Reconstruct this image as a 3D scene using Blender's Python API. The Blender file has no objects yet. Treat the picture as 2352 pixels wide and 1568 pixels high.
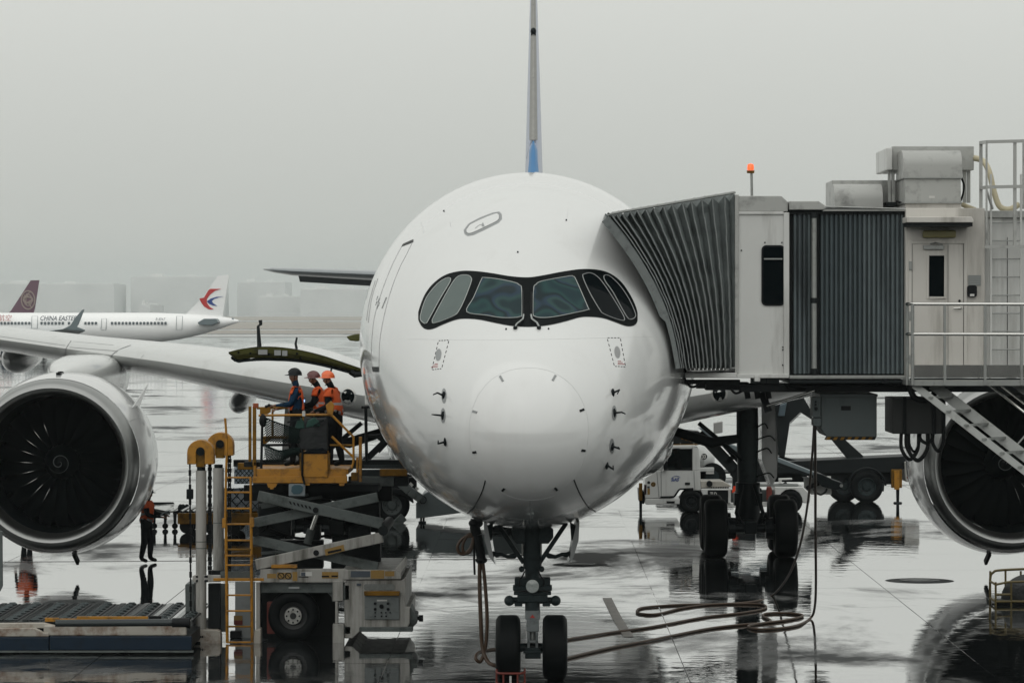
import bpy, bmesh, math, random
from math import radians, sin, cos, pi, sqrt
from mathutils import Vector, Matrix
from mathutils.bvhtree import BVHTree

random.seed(7)
S = bpy.context.scene
COL = S.collection

# ------------------------------------------------------------------ camera
EYE = Vector((0.0, 0.0, 6.0))          # eye height in the terminal window
FL, U0, V0 = 7600.0, 1228.0, 708.0     # surveyed focal length and vanishing point (2352 px wide survey)
cam_d = bpy.data.cameras.new('camera')
cam = bpy.data.objects.new('camera', cam_d)
COL.objects.link(cam)
cam.location = EYE
cam.rotation_euler = (radians(90), 0, 0)
cam_d.sensor_width = 36.0
cam_d.lens = 36.0 * FL / 2352.0
cam_d.shift_x = -(U0 - 1176.0) / 2352.0
cam_d.shift_y = -(784.0 - V0) / 2352.0
cam_d.clip_start = 0.5
cam_d.clip_end = 20000
S.camera = cam

# ------------------------------------------------------------------ sky, sun, exposure
wd = bpy.data.worlds.new('World')
S.world = wd
wd.use_nodes = True
nt = wd.node_tree
nt.nodes.clear()
wo = nt.nodes.new('ShaderNodeOutputWorld')
bg = nt.nodes.new('ShaderNodeBackground')
sky = nt.nodes.new('ShaderNodeTexSky')
sky.sky_type = 'NISHITA'
sky.sun_disc = False
sky.sun_elevation = radians(54)
sky.sun_rotation = radians(192)
sky.air_density = 1.0
sky.dust_density = 8.0
hs = nt.nodes.new('ShaderNodeHueSaturation')
hs.inputs['Saturation'].default_value = 0.10
hs.inputs['Value'].default_value = 0.05
tc = nt.nodes.new('ShaderNodeTexCoord')
sp = nt.nodes.new('ShaderNodeSeparateXYZ')
rp = nt.nodes.new('ShaderNodeValToRGB')        # a closed overcast: a little brighter towards the zenith
rp.color_ramp.elements[0].position = 0.0
rp.color_ramp.elements[0].color = (0.54, 0.553, 0.52, 1)
rp.color_ramp.elements[1].position = 1.0
rp.color_ramp.elements[1].color = (0.80, 0.815, 0.785, 1)
e_ = rp.color_ramp.elements.new(0.10)
e_.color = (0.765, 0.78, 0.74, 1)
mx = nt.nodes.new('ShaderNodeMix')
mx.data_type = 'RGBA'
mx.inputs[0].default_value = 0.90
nt.links.new(sky.outputs[0], hs.inputs['Color'])
nt.links.new(tc.outputs['Generated'], sp.inputs[0])
nt.links.new(sp.outputs['Z'], rp.inputs[0])
nt.links.new(hs.outputs[0], mx.inputs[6])
nt.links.new(rp.outputs[0], mx.inputs[7])
nt.links.new(mx.outputs[2], bg.inputs['Color'])
bg.inputs['Strength'].default_value = 1.0
nt.links.new(bg.outputs[0], wo.inputs[0])

sun_d = bpy.data.lights.new('sun', 'SUN')
sun_d.energy = 0.9
sun_d.angle = radians(105)
sun_d.color = (1.0, 0.98, 0.95)
sun = bpy.data.objects.new('sun', sun_d)
COL.objects.link(sun)
sun.location = (-10, -40, 60)
sun.rotation_euler = (radians(36), 0, radians(-14))

vs = S.view_settings
vs.view_transform = 'Standard'
vs.look = 'None'
vs.exposure = 0.0
vs.gamma = 1.0
S.render.engine = 'CYCLES'
S.cycles.use_denoising = True
S.cycles.max_bounces = 8
S.cycles.volume_bounces = 1
S.cycles.transparent_max_bounces = 12
HAZE = 0.00015

# ------------------------------------------------------------------ helpers
def W(u, v, Y):
    return Vector(((u - U0) * Y / FL, Y, EYE.z - (v - V0) * Y / FL))
def WX(u, Y): return (u - U0) * Y / FL
def WZ(v, Y): return EYE.z - (v - V0) * Y / FL
def GY(v, z=0.0): return (EYE.z - z) * FL / (v - V0)          # depth of a ground point
def G(u, v, z=0.0):
    return W(u, v, GY(v, z))
V3 = lambda *a: Vector(a)
ZUP = Vector((0, 0, 1))

class MB:
    def __init__(s):
        s.v = []; s.f = []; s.mi = []; s.cur = 0
    def add(s, vs_, fs_):
        b = len(s.v)
        s.v += [Vector(p) for p in vs_]
        for f in fs_:
            s.f.append([b + i for i in f]); s.mi.append(s.cur)
        return s
    def box(s, x0, x1, y0, y1, z0, z1):
        vs_ = [(x, y, z) for z in (z0, z1) for y in (y0, y1) for x in (x0, x1)]
        return s.add(vs_, [(0, 2, 3, 1), (4, 5, 7, 6), (0, 1, 5, 4), (2, 6, 7, 3), (0, 4, 6, 2), (1, 3, 7, 5)])
    def pbox(s, u0, u1, v0, v1, Y, dep):
        """box whose near face fills survey rectangle u0..u1, v0..v1 at depth Y, dep metres deep"""
        a = W(u0, v1, Y); b = W(u1, v0, Y)
        return s.box(a.x, b.x, Y, Y + dep, a.z, b.z)
    def bar(s, p, q, w, h, up=ZUP):
        p = Vector(p); q = Vector(q)
        d = (q - p).normalized()
        if abs(d.dot(up)) > 0.99: up = Vector((0, 1, 0))
        sd = d.cross(up).normalized() * (w / 2)
        uu = sd.cross(d).normalized() * (h / 2)
        vs_ = []
        for c in (p, q):
            vs_ += [c - sd - uu, c + sd - uu, c + sd + uu, c - sd + uu]
        return s.add(vs_, [(3, 2, 1, 0), (4, 5, 6, 7), (0, 1, 5, 4), (1, 2, 6, 5), (2, 3, 7, 6), (3, 0, 4, 7)])
    def tube(s, pts, r, n=8, closed=False):
        pts = [Vector(p) for p in pts]
        m = len(pts)
        rr = r if isinstance(r, (list, tuple)) else [r] * m
        nrm = None; vs_ = []
        for i, p in enumerate(pts):
            if closed: t = pts[(i + 1) % m] - pts[i - 1]
            else: t = pts[min(i + 1, m - 1)] - pts[max(i - 1, 0)]
            t.normalize()
            if nrm is None:
                a = ZUP if abs(t.z) < 0.9 else Vector((1, 0, 0))
                nrm = t.cross(a).normalized()
            nrm = (nrm - t * nrm.dot(t))
            if nrm.length < 1e-6: nrm = t.orthogonal()
            nrm.normalize()
            bn = t.cross(nrm)
            for k in range(n):
                a = 2 * pi * k / n
                vs_.append(p + (nrm * cos(a) + bn * sin(a)) * rr[i])
        fs_ = []
        for i in range(m if closed else m - 1):
            j = (i + 1) % m
            for k in range(n):
                l = (k + 1) % n
                fs_.append((i * n + k, i * n + l, j * n + l, j * n + k))
        if not closed:
            fs_.append(tuple(range(n - 1, -1, -1)))
            fs_.append(tuple((m - 1) * n + k for k in range(n)))
        return s.add(vs_, fs_)
    def cyl(s, p, q, r0, r1=None, n=16):
        return s.tube([p, q], [r0, r0 if r1 is None else r1], n)
    def lathe(s, prof, o, axis='y', n=32, a0=0.0, a1=2 * pi):
        """prof: (along, radius); revolved about an axis through o"""
        o = Vector(o); full = abs(a1 - a0 - 2 * pi) < 1e-6
        m = n if full else n + 1
        vs_ = []; 
        for (a, r) in prof:
            for k in range(m):
                t = a0 + (a1 - a0) * k / n
                c, d = r * cos(t), r * sin(t)
                if axis == 'y': vs_.append(o + Vector((c, a, d)))
                elif axis == 'x': vs_.append(o + Vector((a, c, d)))
                else: vs_.append(o + Vector((c, d, a)))
        fs_ = []
        for i in range(len(prof) - 1):
            for k in range(n):
                l = (k + 1) % m
                fs_.append((i * m + k, i * m + l, (i + 1) * m + l, (i + 1) * m + k))
        return s.add(vs_, fs_)
    def prism(s, poly, plane, lo, hi):
        n = len(poly); vs_ = []
        for d in (lo, hi):
            for (a, b) in poly:
                vs_.append({'xz': (a, d, b), 'yz': (d, a, b), 'xy': (a, b, d)}[plane])
        fs_ = [tuple(range(n)), tuple(range(2 * n - 1, n - 1, -1))]
        for i in range(n):
            j = (i + 1) % n
            fs_.append((i, i + n, j + n, j))
        return s.add(vs_, fs_)
    def uvprism(s, poly, Y, dep):
        return s.prism([(WX(u, Y), WZ(v, Y)) for (u, v) in poly], 'xz', Y, Y + dep)
    def ell(s, c, rx, ry, rz, nu=16, nv=10, v0=-pi / 2, v1=pi / 2):
        c = Vector(c); vs_ = []
        for i in range(nv + 1):
            t = v0 + (v1 - v0) * i / nv
            for k in range(nu):
                a = 2 * pi * k / nu
                vs_.append(c + Vector((rx * cos(t) * cos(a), ry * cos(t) * sin(a), rz * sin(t))))
        fs_ = []
        for i in range(nv):
            for k in range(nu):
                l = (k + 1) % nu
                fs_.append((i * nu + k, i * nu + l, (i + 1) * nu + l, (i + 1) * nu + k))
        return s.add(vs_, fs_)
    def grid(s, rows, closed=False):
        n = len(rows[0]); vs_ = [p for r in rows for p in r]; fs_ = []
        for i in range(len(rows) - 1):
            for k in range(n if closed else n - 1):
                l = (k + 1) % n
                fs_.append((i * n + k, i * n + l, (i + 1) * n + l, (i + 1) * n + k))
        return s.add(vs_, fs_)

ORG = {}
def thing(name, label, cat, loc, group=None):
    o = bpy.data.objects.new(name, None)
    COL.objects.link(o)
    o.location = loc
    o.empty_display_size = 0.3
    o['label'] = label; o['category'] = cat
    if group: o['group'] = group
    ORG[o.name] = Vector(loc)
    return o
def tag(o, label, cat, group=None):
    o['label'] = label; o['category'] = cat
    if group: o['group'] = group
    return o
def ob(name, mb, mat, parent=None, smooth=0, bevel=0, org=None, label=None, kind=None):
    o3 = ORG[parent.name] if parent is not None else (Vector(org) if org is not None else Vector((0, 0, 0)))
    me = bpy.data.meshes.new(name)
    me.from_pydata([tuple(p - o3) for p in mb.v], [], mb.f)
    me.update()
    bm = bmesh.new(); bm.from_mesh(me)
    bmesh.ops.remove_doubles(bm, verts=bm.verts, dist=1e-5)
    bmesh.ops.recalc_face_normals(bm, faces=bm.faces)
    bm.to_mesh(me); bm.free()
    ms = mat if isinstance(mat, (list, tuple)) else [mat]
    for m in ms: me.materials.append(m)
    if len(ms) > 1 and len(me.polygons) == len(mb.mi):
        me.polygons.foreach_set('material_index', mb.mi)
    if smooth:
        me.polygons.foreach_set('use_smooth', [True] * len(me.polygons))
        me.set_sharp_from_angle(angle=radians(smooth))
    o = bpy.data.objects.new(name, me)
    COL.objects.link(o)
    if parent is not None: o.parent = parent
    else: o.location = o3
    ORG[o.name] = o3
    if bevel:
        b = o.modifiers.new('bevel', 'BEVEL'); b.width = bevel; b.segments = 2
        b.limit_method = 'ANGLE'; b.angle_limit = radians(40)
    if label: o['label'] = label
    if kind: o['kind'] = kind
    return o
def rep(o, d, label=None):
    """copy one object (a piece) by offset d under the same parent"""
    c = o.copy(); COL.objects.link(c)
    c.location = o.location + Vector(d)
    ORG[c.name] = ORG[o.name] + Vector(d)
    if label: c['label'] = label
    return c
def copy_tree(o, d=(0, 0, 0), parent=None, label=None, mirror=None):
    c = o.copy(); COL.objects.link(c)
    if parent is not None: c.parent = parent
    c.location = o.location + Vector(d)
    if mirror: c.scale.x = -c.scale.x
    if label: c['label'] = label
    for ch in list(o.children):
        copy_tree(ch, (0, 0, 0), c)
    return c
def pchip(xs, ys):
    n = len(xs); h = [xs[i + 1] - xs[i] for i in range(n - 1)]
    dl = [(ys[i + 1] - ys[i]) / h[i] for i in range(n - 1)]
    d = [0.0] * n
    for i in range(1, n - 1):
        if dl[i - 1] * dl[i] > 0:
            w1 = 2 * h[i] + h[i - 1]; w2 = h[i] + 2 * h[i - 1]
            d[i] = (w1 + w2) / (w1 / dl[i - 1] + w2 / dl[i])
    d[0] = dl[0]; d[-1] = dl[-1]
    def f(x):
        if x <= xs[0]: return ys[0]
        if x >= xs[-1]: return ys[-1]
        i = 0
        while xs[i + 1] < x: i += 1
        t = (x - xs[i]) / h[i]
        return ((1 + 2 * t) * (1 - t) ** 2 * ys[i] + t * (1 - t) ** 2 * h[i] * d[i]
                + t * t * (3 - 2 * t) * ys[i + 1] + t * t * (t - 1) * h[i] * d[i + 1])
    return f
def spline(pts, k=6, closed=False):
    """Catmull-Rom through points of any dimension"""
    pts = [Vector(p) for p in pts]; n = len(pts); out = []
    for i in range(n if closed else n - 1):
        g = lambda j: pts[j % n] if closed else pts[max(0, min(n - 1, j))]
        a, b, c, d = g(i - 1), g(i), g(i + 1), g(i + 2)
        for j in range(k):
            t = j / k
            out.append(0.5 * ((2 * b) + (c - a) * t + (2 * a - 5 * b + 4 * c - d) * t * t + (3 * b - a - 3 * c + d) * t ** 3))
    if not closed: out.append(pts[-1])
    return out

# ------------------------------------------------------------------ materials
MATS = {}
def pm(name, col, rough=0.5, metal=0.0, coat=0.0, var=0.12, vscale=3.0, dirt=None, dscale=2.0, damt=0.5,
       bump=0.0, bscale=20.0, streak=False, spec=0.5, rvar=0.1, emit=None, estr=0.0, ior=1.5, thin=None):
    if name in MATS: return MATS[name]
    def deep(c):                       # contrast grade put into base colours: darks deepened and cooled like shade
        r, g_, b_ = [x * (x / 0.6) ** 0.30 if x < 0.6 else x for x in c]
        l = max(r, g_, b_); k_ = max(0.0, 1 - l / 0.3)
        return (r * (1 - 0.16 * k_), g_, b_ * (1 + 0.04 * k_))
    col = deep(col)
    if dirt is not None: dirt = deep(dirt)
    m = bpy.data.materials.new(name); m.use_nodes = True
    t = m.node_tree; N = t.nodes; L = t.links
    b = N['Principled BSDF']
    g = N.new('ShaderNodeNewGeometry')
    mp = N.new('ShaderNodeMapping'); L.new(g.outputs['Position'], mp.inputs[0])
    n1 = N.new('ShaderNodeTexNoise'); n1.inputs['Scale'].default_value = vscale; n1.inputs['Detail'].default_value = 5
    L.new(mp.outputs[0], n1.inputs['Vector'])
    mix = N.new('ShaderNodeMix'); mix.data_type = 'RGBA'
    lo = [c * (1 - var) for c in col]; hi = [min(1, c * (1 + var)) for c in col]
    mix.inputs[6].default_value = (*lo, 1); mix.inputs[7].default_value = (*hi, 1)
    L.new(n1.outputs['Fac'], mix.inputs[0])
    out = mix.outputs[2]
    if dirt is not None:
        mp2 = N.new('ShaderNodeMapping'); L.new(g.outputs['Position'], mp2.inputs[0])
        if streak: mp2.inputs['Scale'].default_value = (1, 1, 0.12)
        n2 = N.new('ShaderNodeTexNoise'); n2.inputs['Scale'].default_value = dscale; n2.inputs['Detail'].default_value = 8
        n2.inputs['Roughness'].default_value = 0.65
        L.new(mp2.outputs[0], n2.inputs['Vector'])
        mr = N.new('ShaderNodeMapRange')
        mr.inputs['From Min'].default_value = 0.60 - 0.2 * damt
        mr.inputs['From Max'].default_value = 0.80 - 0.2 * damt
        mr.inputs['To Max'].default_value = min(1.0, 0.55 + damt * 0.4)
        L.new(n2.outputs['Fac'], mr.inputs[0])
        mix2 = N.new('ShaderNodeMix'); mix2.data_type = 'RGBA'
        L.new(mr.outputs[0], mix2.inputs[0]); L.new(out, mix2.inputs[6]); mix2.inputs[7].default_value = (*dirt, 1)
        out = mix2.outputs[2]
    L.new(out, b.inputs['Base Color'])
    b.inputs['Metallic'].default_value = metal
    b.inputs['Coat Weight'].default_value = coat
    b.inputs['Coat Roughness'].default_value = 0.09
    b.inputs['Specular IOR Level'].default_value = spec
    b.inputs['IOR'].default_value = ior
    rr = N.new('ShaderNodeMapRange')
    rr.inputs['To Min'].default_value = max(0.02, rough - rvar * rough)
    rr.inputs['To Max'].default_value = min(1, rough + rvar * rough)
    L.new(n1.outputs['Fac'], rr.inputs[0]); L.new(rr.outputs[0], b.inputs['Roughness'])
    if bump:
        n3 = N.new('ShaderNodeTexNoise'); n3.inputs['Scale'].default_value = bscale; n3.inputs['Detail'].default_value = 4
        L.new(g.outputs['Position'], n3.inputs['Vector'])
        bp = N.new('ShaderNodeBump'); bp.inputs['Strength'].default_value = 1.0; bp.inputs['Distance'].default_value = bump
        L.new(n3.outputs['Fac'], bp.inputs['Height']); L.new(bp.outputs[0], b.inputs['Normal'])
    if emit is not None:
        b.inputs['Emission Color'].default_value = (*emit, 1); b.inputs['Emission Strength'].default_value = estr
    MATS[name] = m
    return m

white_paint = pm('white aircraft paint', (0.69, 0.70, 0.69), 0.20, coat=1.0, var=0.03, vscale=0.6, dirt=(0.615, 0.615, 0.60), dscale=1.1, damt=0.25, streak=True, rvar=0.3, bump=0.0010, bscale=1.6)
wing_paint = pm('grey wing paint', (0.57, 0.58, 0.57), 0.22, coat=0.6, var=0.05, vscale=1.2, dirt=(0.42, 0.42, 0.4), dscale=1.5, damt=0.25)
belly_dark = pm('shade darkened underside paint', (0.36, 0.37, 0.37), 0.2, coat=0.7, var=0.08)  # darker than the wing paint: underside shade put into the colour
seam = pm('panel seam sealant', (0.36, 0.365, 0.365), 0.6)
seam_faint = pm('faint panel seam', (0.57, 0.58, 0.58), 0.5)
mask_black = pm('black window surround paint', (0.010, 0.013, 0.014), 0.35, var=0.1, spec=0.05)
glass_front = pm('cockpit glass', (0.022, 0.052, 0.056), 0.07, var=0.6, vscale=1.7, spec=0.14)
glass_side = pm('cockpit side glass with pale blind', (0.165, 0.185, 0.175), 0.08, spec=0.3, var=0.12, vscale=3)
glass_dark = pm('dark glass', (0.010, 0.014, 0.016), 0.05, var=0.2, spec=0.05)
glass_frame = pm('bright window gasket', (0.42, 0.44, 0.43), 0.35, metal=0.4)
marking_black = pm('black stencil paint', (0.02, 0.02, 0.022), 0.5, spec=0.16)
marking_grey = pm('grey stencil paint', (0.33, 0.34, 0.34), 0.5)
marking_red = pm('red stencil paint', (0.45, 0.07, 0.06), 0.5)
tail_blue = pm('blue fin paint', (0.012, 0.20, 0.40), 0.3, coat=0.6, var=0.08)
tail_lilac = pm('pale lilac fin paint', (0.30, 0.35, 0.47), 0.3, coat=0.3, var=0.06)
metal_lip = pm('bare metal inlet lip', (0.36, 0.365, 0.36), 0.34, metal=1.0, var=0.08, vscale=4)
metal_bright = pm('polished metal', (0.6, 0.6, 0.58), 0.18, metal=1.0, var=0.1)
metal_grey = pm('galvanised metal', (0.36, 0.37, 0.36), 0.45, metal=0.7, var=0.15, vscale=6, dirt=(0.15, 0.13, 0.11), dscale=4, damt=0.3)
barrel = pm('dark inlet barrel', (0.012, 0.016, 0.017), 0.45, var=0.2, spec=0.16)
fan_metal = pm('fan blade metal', (0.012, 0.015, 0.016), 0.42, metal=0.3, var=0.15, spec=0.16)
spinner_m = pm('black spinner', (0.012, 0.014, 0.015), 0.35, spec=0.16)
spiral_m = pm('white spiral paint', (0.16, 0.16, 0.155), 0.6, spec=0.2)
rubber = pm('tyre rubber', (0.007, 0.010, 0.011), 0.6, var=0.25, vscale=8, bump=0.002, bscale=40, spec=0.16)
hub_white = pm('painted wheel hub', (0.42, 0.42, 0.40), 0.45, var=0.1, dirt=(0.06, 0.05, 0.045), dscale=9, damt=0.55)
dark_steel = pm('dark greasy steel', (0.022, 0.026, 0.028), 0.4, metal=0.3, var=0.3, vscale=8, spec=0.16)
gear_grey = pm('landing gear grey paint', (0.055, 0.065, 0.066), 0.4, var=0.25, vscale=7, dirt=(0.02, 0.02, 0.02), dscale=6, damt=0.5, spec=0.16)
lens_m = pm('lamp lens', (0.42, 0.45, 0.44), 0.15, coat=1, var=0.35, vscale=40)
olive = pm('olive primer', (0.135, 0.125, 0.045), 0.5, var=0.25, vscale=5, dirt=(0.05, 0.05, 0.03), dscale=7, damt=0.4, spec=0.16)
canvas = pm('grey bellows canvas', (0.185, 0.19, 0.185), 0.75, var=0.25, vscale=3.5, dirt=(0.09, 0.093, 0.09), dscale=2.5, damt=0.55, bump=0.01, bscale=6, spec=0.16)
canvas_edge = pm('worn canvas hem', (0.24, 0.245, 0.24), 0.7, var=0.2, vscale=6, dirt=(0.1, 0.1, 0.1), dscale=8, damt=0.4, spec=0.16)
cab_paint = pm('light grey bridge paint', (0.58, 0.585, 0.57), 0.38, var=0.05, vscale=2, dirt=(0.32, 0.31, 0.29), dscale=2.2, damt=0.5, streak=True)
cab_warm = pm('weathered cream bridge paint', (0.56, 0.545, 0.515), 0.42, var=0.06, vscale=2, dirt=(0.31, 0.29, 0.26), dscale=2.0, damt=0.55, streak=True)
cab_roof = pm('grey roof sheet', (0.42, 0.425, 0.41), 0.4, var=0.08, dirt=(0.16, 0.15, 0.14), dscale=3, damt=0.4)
slat_blue = pm('blue grey curtain slat', (0.175, 0.19, 0.195), 0.42, metal=0.2, var=0.2, vscale=4, dirt=(0.04, 0.04, 0.042), dscale=3, damt=0.4, streak=True, spec=0.16)
slat_dark = pm('dark curtain slat', (0.125, 0.138, 0.143), 0.42, metal=0.2, var=0.2, vscale=4, spec=0.16)
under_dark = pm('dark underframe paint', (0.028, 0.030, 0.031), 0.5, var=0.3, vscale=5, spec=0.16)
box_grey = pm('dark grey cabinet paint', (0.145, 0.152, 0.15), 0.42, var=0.1, vscale=2, dirt=(0.05, 0.05, 0.045), dscale=3, damt=0.4, streak=True, spec=0.16)
yellow = pm('worn yellow paint', (0.42, 0.225, 0.02), 0.45, var=0.15, vscale=4, dirt=(0.11, 0.06, 0.02), dscale=6, damt=0.55)
yellow_dirty = pm('grimy yellow paint', (0.26, 0.145, 0.022), 0.55, var=0.3, vscale=5, dirt=(0.045, 0.035, 0.025), dscale=4, damt=0.6, spec=0.16)
loader_white = pm('grimy white loader paint', (0.39, 0.385, 0.365), 0.45, var=0.1, vscale=3, dirt=(0.10, 0.085, 0.065), dscale=4, damt=0.7, streak=True)
loader_grey = pm('dirty grey loader paint', (0.18, 0.185, 0.178), 0.5, var=0.15, vscale=3, dirt=(0.06, 0.06, 0.055), dscale=3, damt=0.6, spec=0.16)
rust_white = pm('rusty white paint', (0.42, 0.40, 0.36), 0.55, var=0.15, vscale=3, dirt=(0.17, 0.075, 0.025), dscale=3.5, damt=0.75)
blue_skirt = pm('dull blue paint', (0.03, 0.046, 0.068), 0.45, var=0.2, vscale=3, dirt=(0.03, 0.03, 0.03), dscale=5, damt=0.4, spec=0.16)
deck_steel = pm('wet deck steel', (0.10, 0.105, 0.105), 0.2, metal=0.7, var=0.35, vscale=5)
sticker = pm('yellow sticker', (0.33, 0.22, 0.07), 0.5, var=0.2, vscale=30)
sticker_grey = pm('grey sticker', (0.10, 0.11, 0.13), 0.5)
sticker_white = pm('white sticker', (0.55, 0.55, 0.53), 0.5)
red_paint = pm('faded red paint', (0.22, 0.05, 0.035), 0.5, var=0.2)
orange_light = pm('orange beacon lens', (0.85, 0.16, 0.02), 0.2, coat=1, emit=(1.0, 0.13, 0.02), estr=0.8)
hose_m = pm('brown rubber hose', (0.105, 0.055, 0.026), 0.45, var=0.3, vscale=6)
hose_black = pm('black rubber hose', (0.014, 0.015, 0.016), 0.45, var=0.2, spec=0.16)
hose_yellow = pm('faded yellow hose', (0.50, 0.46, 0.34), 0.5, var=0.1)
vehicle_white = pm('white vehicle paint', (0.66, 0.67, 0.65), 0.3, coat=0.5, var=0.04, dirt=(0.36, 0.35, 0.33), dscale=3, damt=0.3, streak=True)
vest_m = pm('orange safety vest', (0.56, 0.125, 0.02), 0.8, var=0.12, vscale=14, bump=0.008, bscale=12)
strip_m = pm('silver reflective strip', (0.36, 0.36, 0.36), 0.35, var=0.2, vscale=20)
cloth_dark = pm('dark work clothes', (0.011, 0.014, 0.018), 0.85, var=0.3, vscale=14, bump=0.012, bscale=14, spec=0.16)
cloth_blue = pm('blue shirt', (0.012, 0.05, 0.095), 0.8, var=0.2, vscale=14, bump=0.012, bscale=14, spec=0.16)
skin_m = pm('skin', (0.24, 0.13, 0.085), 0.55, var=0.08)
boot_m = pm('black boot leather', (0.010, 0.010, 0.010), 0.5, spec=0.16)
helmet_dark = pm('black hard hat', (0.012, 0.016, 0.018), 0.4, spec=0.2)
helmet_red = pm('maroon hard hat', (0.16, 0.03, 0.03), 0.3, coat=0.2)
helmet_orange = pm('orange hard hat', (0.80, 0.17, 0.012), 0.3, coat=0.5)
net_m = pm('dark green net cord', (0.012, 0.028, 0.024), 0.8, spec=0.16)
tarp_green = pm('green bag cloth', (0.02, 0.085, 0.065), 0.7, bump=0.01)
logo_blue = pm('blue logo paint', (0.01, 0.08, 0.30), 0.4)
logo_red = pm('red logo paint', (0.52, 0.035, 0.035), 0.4)
maroon = pm('haze paled maroon fin paint', (0.20, 0.10, 0.14), 0.35)  # lightened and greyed: haze fade put into the colour
gold = pm('pale gold emblem paint', (0.38, 0.32, 0.29), 0.4)
red_text = pm('red lettering', (0.45, 0.035, 0.02), 0.4)
grey_text = pm('slate lettering', (0.10, 0.12, 0.15), 0.4)

def see_through(name, tint, alpha):
    m = pm(name, tint, 0.05, spec=0.6, var=0.05)
    m.node_tree.nodes['Principled BSDF'].inputs['Alpha'].default_value = alpha
    return m
cab_glass = see_through('tinted cab glass', (0.01, 0.014, 0.014), 0.55)

# windscreen interference sheen painted into the base colour: teal, green and violet bands
_t = glass_front.node_tree; _N = _t.nodes
_g = _N.new('ShaderNodeNewGeometry'); _w = _N.new('ShaderNodeTexNoise'); _w.inputs['Scale'].default_value = 2.3; _w.inputs['Detail'].default_value = 0.0; _w.inputs['Distortion'].default_value = 0.25
_t.links.new(_g.outputs['Position'], _w.inputs['Vector'])
_r = _N.new('ShaderNodeValToRGB'); _r.color_ramp.interpolation = 'EASE'
_st = ((0.30, (0.010, 0.030, 0.036)), (0.42, (0.016, 0.050, 0.050)), (0.50, (0.009, 0.020, 0.024)), (0.56, (0.020, 0.040, 0.062)), (0.64, (0.026, 0.060, 0.058)), (0.75, (0.012, 0.028, 0.032)))
_r.color_ramp.elements[0].position = _st[0][0]; _r.color_ramp.elements[0].color = (*_st[0][1], 1)
_r.color_ramp.elements[1].position = _st[-1][0]; _r.color_ramp.elements[1].color = (*_st[-1][1], 1)
for _p, _c in _st[1:-1]:
    _e = _r.color_ramp.elements.new(_p); _e.color = (*_c, 1)
_t.links.new(_w.outputs['Fac'], _r.inputs[0]); _t.links.new(_r.outputs[0], _N['Principled BSDF'].inputs['Base Color'])
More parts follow.
